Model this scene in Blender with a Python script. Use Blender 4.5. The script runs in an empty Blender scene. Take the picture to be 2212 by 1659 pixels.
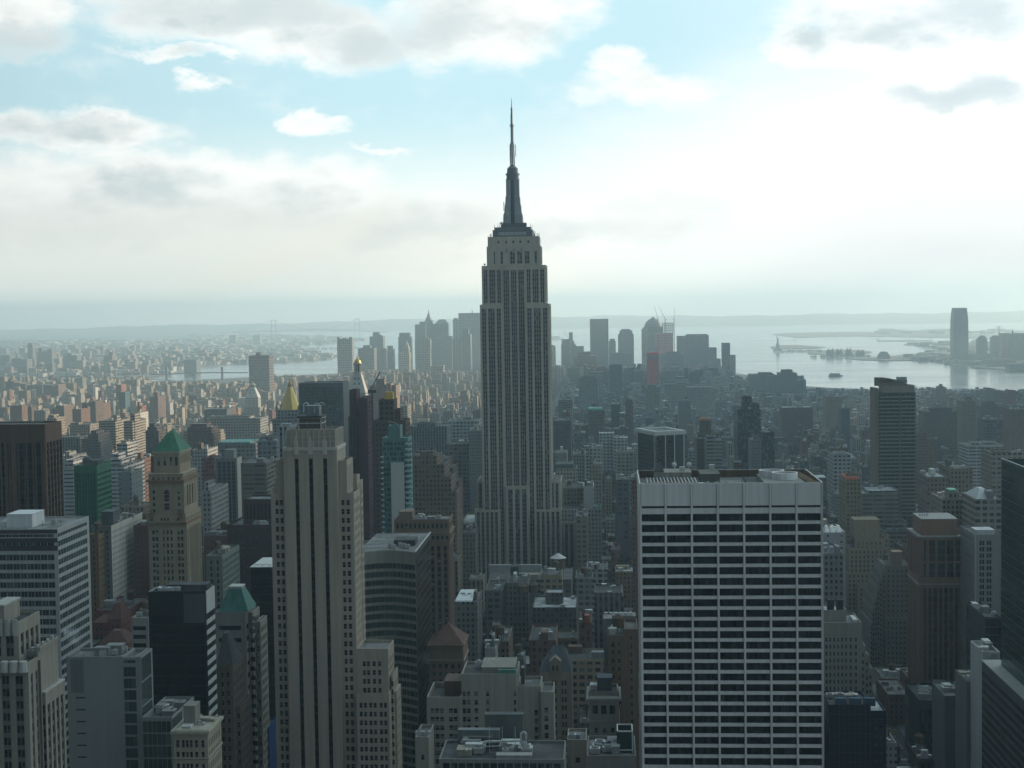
import bpy, math, random
from mathutils import Vector, Matrix
R = math.radians
rnd = random.Random(7)
S = bpy.context.scene
COL = S.collection

# ------------------------------------------------------------------ camera
F = 3270.0                      # focal length in units of a 2212-wide picture
CZ = 259.0                      # eye height above the street (m)
CAM = Vector((0, 0, CZ))
YAW, PITCH, ROLL = R(-3.57), R(2.80), R(0.85)
_f = Vector((math.sin(YAW) * math.cos(PITCH), math.cos(YAW) * math.cos(PITCH), -math.sin(PITCH)))
_r0 = _f.cross(Vector((0, 0, 1))).normalized()
_u0 = _r0.cross(_f)
_r = _r0 * math.cos(ROLL) - _u0 * math.sin(ROLL)
_u = _u0 * math.cos(ROLL) + _r0 * math.sin(ROLL)
cam_d = bpy.data.cameras.new('camera')
cam = bpy.data.objects.new('camera', cam_d)
COL.objects.link(cam)
cam_d.sensor_width = 36.0
cam_d.lens = 36.0 * F / 2212.0
cam_d.clip_start, cam_d.clip_end = 1.0, 90000.0
M = Matrix((_r, _u, -_f)).transposed().to_4x4()
M.translation = CAM
cam.matrix_world = M
S.camera = cam

def ray(px, py):
    return _f + _r * ((px - 1106.0) / F) + _u * ((829.5 - py) / F)

def at(px, py, Y):
    """world point on the plane y = Y seen at (px, py)"""
    d = ray(px, py)
    return CAM + d * (Y / d.y)

def gp(px, py, z=0.0):
    d = ray(px, py)
    return CAM + d * ((z - CZ) / d.z)

def proj(p):
    v = Vector(p) - CAM
    w = v.dot(_f)
    if w <= 1: return None
    return (1106 + F * v.dot(_r) / w, 829.5 - F * v.dot(_u) / w, w)

# ------------------------------------------------------------------ render settings
S.render.resolution_x, S.render.resolution_y = 1024, 768
S.view_settings.view_transform = 'Standard'
S.view_settings.look = 'None'
S.view_settings.exposure = EXPOSURE = 0.15
S.view_settings.gamma = 1.0
S.render.engine = 'CYCLES'
S.cycles.use_denoising = True
try: S.cycles.denoiser = 'OPENIMAGEDENOISE'
except Exception: pass
S.cycles.max_bounces = 5
S.cycles.diffuse_bounces = 2
S.cycles.glossy_bounces = 2
S.cycles.transmission_bounces = 2
S.cycles.volume_bounces = 2
S.cycles.transparent_max_bounces = 6
S.cycles.caustics_reflective = S.cycles.caustics_refractive = False
S.cycles.sample_clamp_indirect = 6.0

# ------------------------------------------------------------------ small node language
class X:
    def __init__(s, nt, sock): s.nt, s.s = nt, sock
    def _op(s, op, *o):
        n = s.nt.nodes.new('ShaderNodeMath'); n.operation = op
        for i, v in enumerate((s,) + o):
            if isinstance(v, X): s.nt.links.new(v.s, n.inputs[i])
            else: n.inputs[i].default_value = v
        return X(s.nt, n.outputs[0])
    def __add__(s, o): return s._op('ADD', o)
    __radd__ = __add__
    def __sub__(s, o): return s._op('SUBTRACT', o)
    def __rsub__(s, o): return X.c(s.nt, o)._op('SUBTRACT', s)
    def __mul__(s, o): return s._op('MULTIPLY', o)
    __rmul__ = __mul__
    def __truediv__(s, o): return s._op('DIVIDE', o)
    def __pow__(s, o): return s._op('POWER', o)
    def max(s, o): return s._op('MAXIMUM', o)
    def min(s, o): return s._op('MINIMUM', o)
    def gt(s, o): return s._op('GREATER_THAN', o)
    def lt(s, o): return s._op('LESS_THAN', o)
    def f(s, op, *o): return s._op(op, *o)
    def fract(s): return s._op('FRACT')
    def floor(s): return s._op('FLOOR')
    def abs(s): return s._op('ABSOLUTE')
    def clamp(s): return s.max(0.0).min(1.0)
    def step(s, a, b):
        n = s.nt.nodes.new('ShaderNodeMapRange'); n.interpolation_type = 'SMOOTHSTEP'
        s.nt.links.new(s.s, n.inputs[0])
        n.inputs[1].default_value, n.inputs[2].default_value = a, b
        return X(s.nt, n.outputs[0])
    @staticmethod
    def c(nt, v):
        n = nt.nodes.new('ShaderNodeValue'); n.outputs[0].default_value = v
        return X(nt, n.outputs[0])

def node(nt, typ, out=0, **kw):
    n = nt.nodes.new(typ)
    ins = kw.pop('ins', {})
    for k, v in kw.items(): setattr(n, k, v)
    for k, v in ins.items():
        if isinstance(v, X): nt.links.new(v.s, n.inputs[k])
        elif hasattr(v, 'is_output'): nt.links.new(v, n.inputs[k])
        else: n.inputs[k].default_value = v
    return X(nt, n.outputs[out])

def mixc(nt, fac, a, b, mode='MIX'):
    n = nt.nodes.new('ShaderNodeMix'); n.data_type = 'RGBA'; n.blend_type = mode
    for i, v in ((0, fac), (6, a), (7, b)):
        if isinstance(v, X): nt.links.new(v.s, n.inputs[i])
        else: n.inputs[i].default_value = v if i == 0 else (v[0], v[1], v[2], 1)
    return X(nt, n.outputs[2])

def xyz(nt, v):
    n = nt.nodes.new('ShaderNodeSeparateXYZ'); nt.links.new(v.s, n.inputs[0])
    return [X(nt, o) for o in n.outputs]

def vec(nt, x, y, z=0.0):
    n = nt.nodes.new('ShaderNodeCombineXYZ')
    for i, v in enumerate((x, y, z)):
        if isinstance(v, X): nt.links.new(v.s, n.inputs[i])
        else: n.inputs[i].default_value = v
    return X(nt, n.outputs[0])

# ------------------------------------------------------------------ sun and sky
SUN_AZ, SUN_EL = R(50.0), R(18.0)           # azimuth measured from +Y towards +X
sun_dir = Vector((math.sin(SUN_AZ) * math.cos(SUN_EL), math.cos(SUN_AZ) * math.cos(SUN_EL), math.sin(SUN_EL)))
sd = bpy.data.lights.new('sun', 'SUN')
sd.energy, sd.angle, sd.color = 4.8, R(0.6), (1.0, 0.79, 0.55)
sun = bpy.data.objects.new('sun', sd)
COL.objects.link(sun)
sun.rotation_euler = sun_dir.to_track_quat('Z', 'Y').to_euler()
sun.location = sun_dir * 3000

W = bpy.data.worlds.new('World'); S.world = W
W.use_nodes = True
nt = W.node_tree
nt.nodes.clear()
out = nt.nodes.new('ShaderNodeOutputWorld')
bg = nt.nodes.new('ShaderNodeBackground')
bg.inputs[1].default_value = SKY = 0.10
nt.links.new(bg.outputs[0], out.inputs[0])
sky = nt.nodes.new('ShaderNodeTexSky')
sky.sky_type = 'NISHITA'
sky.sun_disc = False
sky.sun_elevation = SUN_EL
sky.sun_rotation = SUN_AZ
sky.altitude = 200.0
sky.air_density, sky.dust_density, sky.ozone_density = 1.0, 1.6, 1.5
dirv = node(nt, 'ShaderNodeTexCoord', 0)
dx, dy, dz = xyz(nt, dirv)
U = dx.f('ARCTAN2', dy) * F                  # azimuth and elevation, in steps of 1/F radian
V = dz.f('ARCSINE') * F

def uv(px, py):
    d = ray(px, py).normalized()
    return math.atan2(d.x, d.y) * F, math.asin(d.z) * F

def noise2(su, sv, ou=0.0, ov=0.0, detail=5.0, rough=0.55):
    v = vec(nt, (U + ou) * (1.0 / su), (V + ov) * (1.0 / sv), 0.37)
    return node(nt, 'ShaderNodeTexNoise', 0, ins={'Vector': v, 'Scale': 1.0, 'Detail': detail, 'Roughness': rough})

# cloud masses: px, py, half width, half height, strength
CLOUDS = [(40, 40, 105, 60, 1.0), (470, 10, 330, 75, 1.1), (680, 60, 200, 78, 1.1), (800, 95, 70, 45, 0.8),
          (1040, 55, 225, 90, 1.15), (395, 116, 130, 16, .75), (405, 176, 55, 18, .8),
          (130, 285, 230, 40, .95), (685, 280, 60, 24, .75), (1395, 185, 140, 40, .8), (1345, 150, 60, 30, .7),
          (1990, 45, 290, 85, 1.15), (1760, 85, 90, 45, .85), (2090, 205, 190, 42, .9),
          (330, 410, 420, 80, 1.05), (100, 440, 330, 90, .9), (640, 420, 230, 70, .9), (880, 470, 220, 50, .7),
          (1420, 440, 130, 26, .6), (1300, 500, 200, 36, .5), (825, 322, 70, 8, .6)]
fld = None
# ragged edges: shift the coordinates by noise before measuring the masses
w1, w2 = noise2(150, 90, 0, 0, 9, .62), noise2(150, 90, 531, 917, 9, .62)
Uw = U + (w1 - 0.5) * 230.0
Vw = V + (w2 - 0.5) * 130.0
for (px, py, a, b, s) in CLOUDS:
    u0, v0 = uv(px, py)
    d = ((Uw - u0) * (1.0 / a)) ** 2.0 + ((Vw - v0) * (1.0 / b)) ** 2.0
    k = (1.0 - d).max(-1.5) * s
    fld = k if fld is None else fld.max(k)
n1 = noise2(120, 66, 0, 0, 9, .54)
n2 = noise2(120, 66, -22, -16, 9, .54)                # the same noise a little nearer the sun
dens = fld + (n1 - 0.5) * 2.3
mask = dens.step(-0.75, 0.80)
rim = ((n1 - n2) * 3.2 + 0.5).clamp()                 # bright towards the sun, grey away from it
thick = (fld * 0.9 + (noise2(230, 110, 60, -30, 5, .5) - 0.5) * 2.4).step(0.25, 1.35)
lowv = uv(560, 470)[1]
bank = (V - (lowv + 30.0) + (n1 - 0.5) * 110.0).step(50.0, -70.0)    # the big bank is grey in its lower half
# veil: bright thin cloud spreading round the sun and over the lower sky
sunv = vec(nt, sun_dir.x, sun_dir.y, sun_dir.z)
dotn = nt.nodes.new('ShaderNodeVectorMath'); dotn.operation = 'DOT_PRODUCT'
nt.links.new(dirv.s, dotn.inputs[0]); nt.links.new(sunv.s, dotn.inputs[1])
cs = X(nt, dotn.outputs['Value'])
glow = cs.step(0.66, 0.90)
low = V.step(460.0, 40.0) * (dz.gt(-0.02))
skyc = X(nt, sky.outputs[0])
tint = mixc(nt, 1.0, skyc, (1.0, 1.0, 0.90), 'MULTIPLY')
front = cs.step(-0.25, 0.62)
base = mixc(nt, 0.62, tint, (0.90, 1.02, 1.12))
base = mixc(nt, front * 0.75, base, (7.0, 10.3, 11.3))
base = mixc(nt, low * front * 0.80, base, (15.2, 13.4, 11.2))
base = mixc(nt, glow * 0.60, base, (12.0, 12.2, 12.2))
ug, vg = uv(2080, 440)
haloN = (noise2(420, 120, 9, 5, 5, .5) - 0.5) * 0.7
halo = (1.0 - ((U - ug) * (1 / 980.0)) ** 2.0 - ((V - vg) * (1 / 370.0)) ** 2.0 + haloN).step(-0.35, 0.85)
base = mixc(nt, halo * 0.88, base, (10.9, 11.1, 10.8))
white = mixc(nt, glow, (10.6, 10.6, 10.2), (12.5, 12.5, 12.3))
grey = mixc(nt, glow, (6.3, 7.0, 7.0), (6.4, 7.8, 8.4))
cores = None                                           # grey undersides of the thickest masses
for (px, py, a, b) in ((520, 25, 330, 52), (790, 92, 120, 46), (955, 62, 120, 60), (2105, 32, 170, 52), (1900, 60, 110, 30), (2090, 205, 170, 34), (50, 85, 110, 34)):
    u0, v0 = uv(px, py)
    k = 1.0 - ((Uw - u0) * (1.0 / a)) ** 2.0 - ((Vw - v0) * (1.0 / b)) ** 2.0
    cores = k if cores is None else cores.max(k)
cores = (cores + (n1 - 0.5) * 1.3 + (n2 - 0.5) * 0.5).step(-0.9, 1.35)
sh = (thick * 0.95).max(bank * (1.0 - glow) * 0.6) * (1.2 - rim * 0.5) * (1.0 - halo * 0.62)
cl = mixc(nt, (sh + (1.0 - rim) * 0.14).max(cores * 0.95).clamp(), white, grey)
back = cs.step(-0.3, 0.5)
cl = mixc(nt, back, (0.82, 0.90, 0.96), cl)
fin = mixc(nt, mask.max(cores * 0.9) * 0.93, base, cl)
# grey veil under the bank, left side
ub, vb = uv(420, 540)
veil = (1.0 - ((U - ub) * (1 / 760.0)) ** 2.0 - ((V - vb) * (1 / 120.0)) ** 2.0 + (noise2(300, 90) - 0.5) * .5).step(-0.3, 1.0)
fin = mixc(nt, veil * 0.72, fin, (7.9, 8.0, 7.5))
# a faint slanting shaft of light through the veil
us, vs = uv(560, 575)
shaft = (1.0 - (((V - vs) - (U - us) * 0.40) * (1 / 42.0)) ** 2.0).clamp() * (1.0 - ((U - us) * (1 / 330.0)) ** 2.0).clamp()
fin = mixc(nt, shaft * 0.5, fin, (9.6, 9.0, 7.6))
fin = mixc(nt, dz.lt(-0.03) * 0.8, fin, (3.0, 3.2, 3.2))
nt.links.new(fin.s, bg.inputs[0])
# ------------------------------------------------------------------ materials
def new_mat(name):
    m = bpy.data.materials.new(name); m.use_nodes = True
    nt = m.node_tree
    bs = next(n for n in nt.nodes if n.type == 'BSDF_PRINCIPLED')
    return m, nt, bs

def plain(name, col, rough=0.85, var=0.25, scale=0.15, metal=0.0, streak=True, spec=0.3):
    """stone, brick, metal: base colour with weathering blotches and faint vertical streaks"""
    m, nt, bs = new_mat(name)
    geo = node(nt, 'ShaderNodeNewGeometry', 0)
    x, y, z = xyz(nt, geo)
    n = node(nt, 'ShaderNodeTexNoise', 0, ins={'Vector': vec(nt, x * scale, y * scale, z * scale * (0.25 if streak else 1.0)), 'Scale': 1.0, 'Detail': 6.0, 'Roughness': .65})
    n2 = node(nt, 'ShaderNodeTexNoise', 0, ins={'Vector': vec(nt, x * .9, y * .9, z * .9), 'Scale': 1.0, 'Detail': 3.0})
    n3 = node(nt, 'ShaderNodeTexNoise', 0, ins={'Vector': vec(nt, x * .7, y * .7, z * .025), 'Scale': 1.0, 'Detail': 4.0, 'Roughness': .6})
    k = (1.0 - var * 1.3) + n * (var * 1.4) + n2 * (var * .5) + n3.step(.35, .7) * (var * .9)
    c = mixc(nt, 1.0, (col[0], col[1], col[2]), k, 'MULTIPLY')
    nt.links.new(c.s, bs.inputs['Base Color'])
    bs.inputs['Roughness'].default_value = rough
    bs.inputs['Metallic'].default_value = metal
    bs.inputs['Specular IOR Level'].default_value = spec
    return m

def glass(name, dark=(0.010, 0.013, 0.016), light=(0.10, 0.11, 0.11), share=0.18, rough=0.12, spec=0.5):
    """window glass: mostly dark, some panes pale, for drawn blinds and for lit windows"""
    m, nt, bs = new_mat(name)
    oi = nt.nodes.new('ShaderNodeObjectInfo')
    gi = nt.nodes.new('ShaderNodeNewGeometry')
    r = (X(nt, oi.outputs['Random']) + X(nt, gi.outputs['Random Per Island'])).fract()
    r2 = (r * 37.0).fract()
    c = mixc(nt, r.lt(share) * (r2 * .8 + .2), dark, light)
    c = mixc(nt, r2 * .5, c, (dark[0] * 2.2, dark[1] * 2.2, dark[2] * 2.2))
    nt.links.new(c.s, bs.inputs['Base Color'])
    bs.inputs['Roughness'].default_value = rough
    bs.inputs['Specular IOR Level'].default_value = spec
    return m

def facade(name, pu, pz, fu, fz, dark=(0.015, 0.02, 0.025), src='obj', lit=0.2, spec=0.35, strip=0.0):
    """wall of a distant building: window openings in bays of pu x pz metres (openings fu x fz of a bay).
    Wall colour comes from the object's own colour, or from the colour attribute."""
    m, nt, bs = new_mat(name)
    tc = nt.nodes.new('ShaderNodeTexCoord')
    P = X(nt, tc.outputs['Object'])
    x, y, z = xyz(nt, P)
    nx, ny, nz = xyz(nt, X(nt, tc.outputs['Normal']))
    side = nx.abs().gt(ny.abs())
    u = y * side + x * (1.0 - side)
    oi = nt.nodes.new('ShaderNodeObjectInfo')
    orn = X(nt, oi.outputs['Random'])
    pul = pu
    cu, cz = u * (1.0 / pu) + 500.0, z * (1.0 / pz)
    wu = (cu.fract() - 0.5).abs().lt(fu * 0.5)
    wz = (cz.fract() - 0.5).abs().lt(fz * 0.5)
    win = wu * wz * nz.abs().lt(0.5)
    wn = node(nt, 'ShaderNodeTexWhiteNoise', 0, noise_dimensions='3D', ins={'Vector': vec(nt, cu.floor(), cz.floor(), side * 3.0 + orn * 91.0)})
    if src == 'obj':
        col = X(nt, oi.outputs['Color'])
    else:
        a = nt.nodes.new('ShaderNodeVertexColor'); a.layer_name = 'col'
        col = X(nt, a.outputs[0])
    n = node(nt, 'ShaderNodeTexNoise', 0, ins={'Vector': vec(nt, x * .12, y * .12, z * .05), 'Scale': 1.0, 'Detail': 5.0, 'Roughness': .65})
    col = mixc(nt, 1.0, col, 0.75 + n * .5, 'MULTIPLY')
    glassc = mixc(nt, wn.lt(lit) * .8, dark, (0.16, 0.17, 0.17))
    if strip > 0:                                   # darker spandrels between the windows of a vertical strip
        col = mixc(nt, wu * (1.0 - wz) * nz.abs().lt(.5) * strip, col, (0.05, 0.05, 0.05))
    c = mixc(nt, win, col, glassc)
    nt.links.new(c.s, bs.inputs['Base Color'])
    rg = 0.9 - win * 0.75
    nt.links.new(rg.s, bs.inputs['Roughness'])
    bs.inputs['Specular IOR Level'].default_value = spec
    return m

def roofmat(name, src='obj', fixed=None):
    """flat roofs: tar, gravel and silver paint, blotched and patched"""
    m, nt, bs = new_mat(name)
    tc = nt.nodes.new('ShaderNodeTexCoord')
    x, y, z = xyz(nt, X(nt, tc.outputs['Object']))
    n = node(nt, 'ShaderNodeTexNoise', 0, ins={'Vector': vec(nt, x * .1, y * .1, z * .1), 'Scale': 1.0, 'Detail': 7.0, 'Roughness': .7})
    if fixed: c = mixc(nt, n, tuple(v * .7 for v in fixed), tuple(v * 1.2 for v in fixed))
    elif src == 'obj':
        oi = nt.nodes.new('ShaderNodeObjectInfo')
        r = X(nt, oi.outputs['Random'])
        c = mixc(nt, r, (0.04, 0.043, 0.045), (0.12, 0.117, 0.113))
        c = mixc(nt, r.gt(.90) * .9, c, (0.42, 0.43, 0.43))
    else:
        a = nt.nodes.new('ShaderNodeVertexColor'); a.layer_name = 'col'
        c = X(nt, a.outputs[0])
    vor = nt.nodes.new('ShaderNodeTexVoronoi'); vor.distance = 'CHEBYCHEV'
    nt.links.new(vec(nt, x * .16, y * .16, 0).s, vor.inputs['Vector']); vor.inputs['Scale'].default_value = 1.0
    patch = xyz(nt, X(nt, vor.outputs['Color']))[0]
    st = node(nt, 'ShaderNodeTexNoise', 0, ins={'Vector': vec(nt, x * .5, y * .5, 0), 'Scale': 1.0, 'Detail': 5.0, 'Roughness': .7})
    c = mixc(nt, 1.0, c, (0.35 + n * 0.75 + patch.step(.3, .9) * .55) * (1.15 - st.step(.52, .66) * .4), 'MULTIPLY')
    nt.links.new(c.s, bs.inputs['Base Color'])
    bs.inputs['Roughness'].default_value = 0.9
    return m

# ------------------------------------------------------------------ mesh building
class MB:
    def __init__(s): s.v, s.f, s.m, s.c = [], [], [], []
    def face(s, pts, mi=0, col=None):
        i = len(s.v); s.v.extend(tuple(p) for p in pts)
        s.f.append(tuple(range(i, i + len(pts)))); s.m.append(mi); s.c.append(col)
    def box(s, x0, x1, y0, y1, z0, z1, mi=0, top=None, bottom=False, col=None, tcol=None):
        a, b, c, d = (x0, y0), (x1, y0), (x1, y1), (x0, y1)
        for p, q in ((a, b), (b, c), (c, d), (d, a)):
            s.face([(*p, z0), (*q, z0), (*q, z1), (*p, z1)], mi, col)
        s.face([(*a, z1), (*b, z1), (*c, z1), (*d, z1)], mi if top is None else top, tcol or col)
        if bottom: s.face([(*d, z0), (*c, z0), (*b, z0), (*a, z0)], mi, col)
    def prism(s, pts, z0, z1, mi=0, top=None, scale=1.0, cen=None, bottom=False, col=None, tcol=None):
        """vertical prism (or frustum) over a counter-clockwise outline"""
        n = len(pts)
        cx, cy = cen or (sum(p[0] for p in pts) / n, sum(p[1] for p in pts) / n)
        up = [(cx + (p[0] - cx) * scale, cy + (p[1] - cy) * scale) for p in pts]
        for i in range(n):
            j = (i + 1) % n
            if scale < 1e-4: s.face([(*pts[i], z0), (*pts[j], z0), (*up[i], z1)], mi, col)
            else: s.face([(*pts[i], z0), (*pts[j], z0), (*up[j], z1), (*up[i], z1)], mi, col)
        if scale >= 1e-4: s.face([(*p, z1) for p in up], mi if top is None else top, tcol or col)
        if bottom: s.face([(*p, z0) for p in reversed(pts)], mi, col)
    def cyl(s, cx, cy, r, z0, z1, n=10, mi=0, top=None, scale=1.0):
        s.prism([(cx + r * math.cos(2 * math.pi * i / n), cy + r * math.sin(2 * math.pi * i / n)) for i in range(n)], z0, z1, mi, top, scale)
    def bar(s, p, q, w, mi=0, w2=None):
        p, q = Vector(p), Vector(q)
        d = (q - p)
        if d.length < 1e-6: return
        d.normalize()
        a = d.cross(Vector((0, 0, 1)))
        if a.length < 1e-3: a = Vector((1, 0, 0))
        a.normalize(); b = d.cross(a)
        w2 = w if w2 is None else w2
        A = [p + (a * sx + b * sy) * (w / 2) for sx, sy in ((-1, -1), (1, -1), (1, 1), (-1, 1))]
        B = [q + (a * sx + b * sy) * (w2 / 2) for sx, sy in ((-1, -1), (1, -1), (1, 1), (-1, 1))]
        for i in range(4):
            j = (i + 1) % 4
            s.face([A[i], A[j], B[j], B[i]], mi)
        s.face(B, mi); s.face(A[::-1], mi)
    def mesh(s, name, mats):
        me = bpy.data.meshes.new(name)
        me.from_pydata(s.v, [], s.f)
        for m in (mats if isinstance(mats, (list, tuple)) else [mats]): me.materials.append(m)
        if any(s.m): me.polygons.foreach_set('material_index', s.m)
        if any(c is not None for c in s.c):
            ca = me.color_attributes.new('col', 'FLOAT_COLOR', 'CORNER')
            buf = []
            for f, c in zip(s.f, s.c):
                c = c or (0.2, 0.2, 0.2)
                buf.extend((c[0], c[1], c[2], 1.0) * len(f))
            ca.data.foreach_set('color', buf)
        me.update()
        return me
    def obj(s, name, mats, parent=None, loc=None, color=None):
        if not s.f: return None
        o = bpy.data.objects.new(name, s.mesh(name, mats))
        COL.objects.link(o)
        if parent is not None: o.parent = parent
        if loc is not None: o.location = loc
        if color is not None: o.color = (*color[:3], 1)
        return o

def tag(o, label=None, cat=None, group=None, kind=None):
    if label: o['label'] = label
    if cat: o['category'] = cat
    if group: o['group'] = group
    if kind: o['kind'] = kind
    return o

def thing(name, label, cat, loc=(0, 0, 0), group=None, rz=0.0):
    o = bpy.data.objects.new(name, None)
    o.empty_display_size = 5.0
    COL.objects.link(o)
    o.location = loc; o.rotation_euler = (0, 0, rz)
    return tag(o, label, cat, group)

def struct(name, mb, mats):
    return tag(mb.obj(name, mats), kind='structure')
# ------------------------------------------------------------------ ground, water, hills, haze
def ground_mat(name, a, b, s1, s2, rough=.95):
    m, nt, bs = new_mat(name)
    x, y, z = xyz(nt, node(nt, 'ShaderNodeNewGeometry', 0))
    n = node(nt, 'ShaderNodeTexNoise', 0, ins={'Vector': vec(nt, x * s1, y * s1, 0), 'Scale': 1.0, 'Detail': 8.0, 'Roughness': .7})
    n2 = node(nt, 'ShaderNodeTexVoronoi', 1, ins={'Vector': vec(nt, x * s2, y * s2, 0), 'Scale': 1.0})
    g = xyz(nt, n2)[0]
    c = mixc(nt, (n * .7 + g * .5).clamp(), a, b)
    nt.links.new(c.s, bs.inputs['Base Color'])
    bs.inputs['Roughness'].default_value = rough
    return m

def water_mat():
    m, nt, bs = new_mat('bay_water')
    x, y, z = xyz(nt, node(nt, 'ShaderNodeNewGeometry', 0))
    bs.inputs['Base Color'].default_value = (0.03, 0.05, 0.055, 1)
    n0 = node(nt, 'ShaderNodeTexNoise', 0, ins={'Vector': vec(nt, x * .0011, y * .0035, 0), 'Scale': 1.0, 'Detail': 6.0, 'Roughness': .6})
    rg = 0.14 + n0.step(.35, .75) * .10
    nt.links.new(rg.s, bs.inputs['Roughness'])
    n = node(nt, 'ShaderNodeTexNoise', 0, ins={'Vector': vec(nt, x * .05, y * .11, 0), 'Scale': 1.0, 'Detail': 6.0, 'Roughness': .7})
    b = nt.nodes.new('ShaderNodeBump'); b.inputs['Strength'].default_value = .06; b.inputs['Distance'].default_value = 2.0
    nt.links.new(n.s, b.inputs['Height']); nt.links.new(b.outputs[0], bs.inputs['Normal'])
    return m

def sheet(name, pts, z, mat, skirt=3.0, kind='structure'):
    """flat land sheet with a quay edge; pts counter-clockwise or clockwise"""
    B = MB()
    a = sum(pts[i][0] * pts[(i + 1) % len(pts)][1] - pts[(i + 1) % len(pts)][0] * pts[i][1] for i in range(len(pts)))
    if a < 0: pts = pts[::-1]
    B.face([(p[0], p[1], z) for p in pts])
    for i in range(len(pts)):
        p, q = pts[i], pts[(i + 1) % len(pts)]
        B.face([(p[0], p[1], z - skirt), (q[0], q[1], z - skirt), (q[0], q[1], z), (p[0], p[1], z)])
    o = B.obj(name, mat)
    return tag(o, kind=kind)

def G(*pp): return [tuple(gp(x, y)[:2]) for x, y in pp]
M_street = ground_mat('street_asphalt', (0.035, 0.035, 0.037), (0.075, 0.073, 0.07), .03, .02)
M_land = ground_mat('town_ground', (0.05, 0.055, 0.05), (0.16, 0.15, 0.135), .004, .012)
M_green = ground_mat('island_ground', (0.05, 0.06, 0.035), (0.11, 0.105, 0.07), .01, .01)
M_water = water_mat()
B = MB(); B.face([(-26000, -3000, -3), (22000, -3000, -3), (22000, 27500, -3), (-26000, 27500, -3)])
struct('water', B, M_water)
MANH = [(1420, -2500)] + G((2330, 878), (2212, 864), (2130, 854), (2000, 846), (1900, 842), (1800, 838), (1740, 834), (1640, 815), (1592, 806), (1570, 802),
         (1400, 797), (1200, 796), (1000, 798), (900, 802), (730, 807), (585, 812), (480, 818), (360, 823), (200, 827), (0, 832), (-200, 838)) + [(-4300, 4200), (-2300, -2500)]
sheet('ground', MANH, 0.0, M_street)
sheet('borough_ground', [(-26000, 1500), (-4700, 4300)] + G((-200, 835), (0, 830), (200, 824), (345, 813), (411, 795), (504, 786), (620, 783.5), (690, 777), (735, 771),
      (735, 765), (660, 758), (610, 752), (630, 746), (728, 742), (795, 735), (780, 731), (700, 725), (560, 722), (480, 722)) + [(-9000, 25000), (-26000, 26000)], 0.2, M_land)
sheet('river_shore', G((2022, 781), (2060, 788), (2095, 786), (2100, 794), (2170, 797), (2420, 806)) + [(9000, 3200), (14000, 9000), (9000, 14000)] +
      G((2212, 735), (2050, 739), (1960, 742), (1951, 744), (2000, 747), (2028, 752), (2038, 757), (2022, 762), (1950, 767), (1900, 770), (1826, 774), (1862, 777), (1930, 778.5), (2000, 777)), 0.2, M_land)
sheet('peninsula', G((1667, 722), (1700, 719), (1800, 717), (2050, 715), (2500, 713), (2500, 737), (2120, 731), (1960, 728), (1850, 726), (1720, 729.5)), 0.2, M_green)
sheet('statue_island', G((1664, 749), (1680, 746), (1720, 745), (1783, 749), (1770, 752), (1700, 753.5), (1668, 752.5)), 0.4, M_green)
sheet('harbour_island', G((1744, 763), (1775, 757), (1800, 755), (1860, 756), (1885, 760), (1870, 764), (1790, 765.5), (1750, 765)), 0.4, M_green)

M_hill = ground_mat('hazed_hill', (0.10, 0.11, 0.10), (0.20, 0.20, 0.18), .0006, .002)  # coloured paler than woods, in place of thicker haze
B = MB()
crest = [(-500, 722), (-200, 716), (0, 712), (250, 706), (504, 700), (764, 694), (894, 690.5), (1188, 685), (1360, 682.5), (1560, 681), (1659, 681), (1900, 677.5), (2212, 671.5), (2700, 664)]
cols = []
for i in range(241):
    px = -500 + 3200 * i / 240
    for (a, ya), (b, yb) in zip(crest, crest[1:]):
        if a <= px <= b: py = ya + (yb - ya) * (px - a) / (b - a); break
    py += 1.3 * math.sin(px * .013) + .9 * math.sin(px * .041 + 1) + .5 * math.sin(px * .11)
    p = at(px, py, 23500)
    q0 = at(px, py, 20500)
    cols.append([(q0.x, 20500, -3.5), (q0.x * 1.03, 21300, p.z * .45), (q0.x * 1.08, 22300, p.z * .8), (p.x, 23500, p.z), (p.x * 1.05, 25500, p.z * .7), (p.x * 1.1, 27000, -3.5)])
for a, b in zip(cols, cols[1:]):
    for k in range(5): B.face([a[k], b[k], b[k + 1], a[k + 1]])
struct('hills', B, M_hill)

HAZE = 0.90e-4
def make_haze():
    m = bpy.data.materials.new('haze_air'); m.use_nodes = True
    nt = m.node_tree; nt.nodes.clear()
    o = nt.nodes.new('ShaderNodeOutputMaterial'); v = nt.nodes.new('ShaderNodeVolumePrincipled')
    v.inputs['Color'].default_value = (0.70, 0.905, 1.0, 1)
    v.inputs['Density'].default_value = HAZE
    v.inputs['Anisotropy'].default_value = 0.55
    nt.links.new(v.outputs[0], o.inputs['Volume'])
    B = MB(); B.box(-27000, 23000, -4000, 28000, -4.5, 460, bottom=True)
    tag(B.obj('haze', m), kind='stuff')
make_haze()

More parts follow.
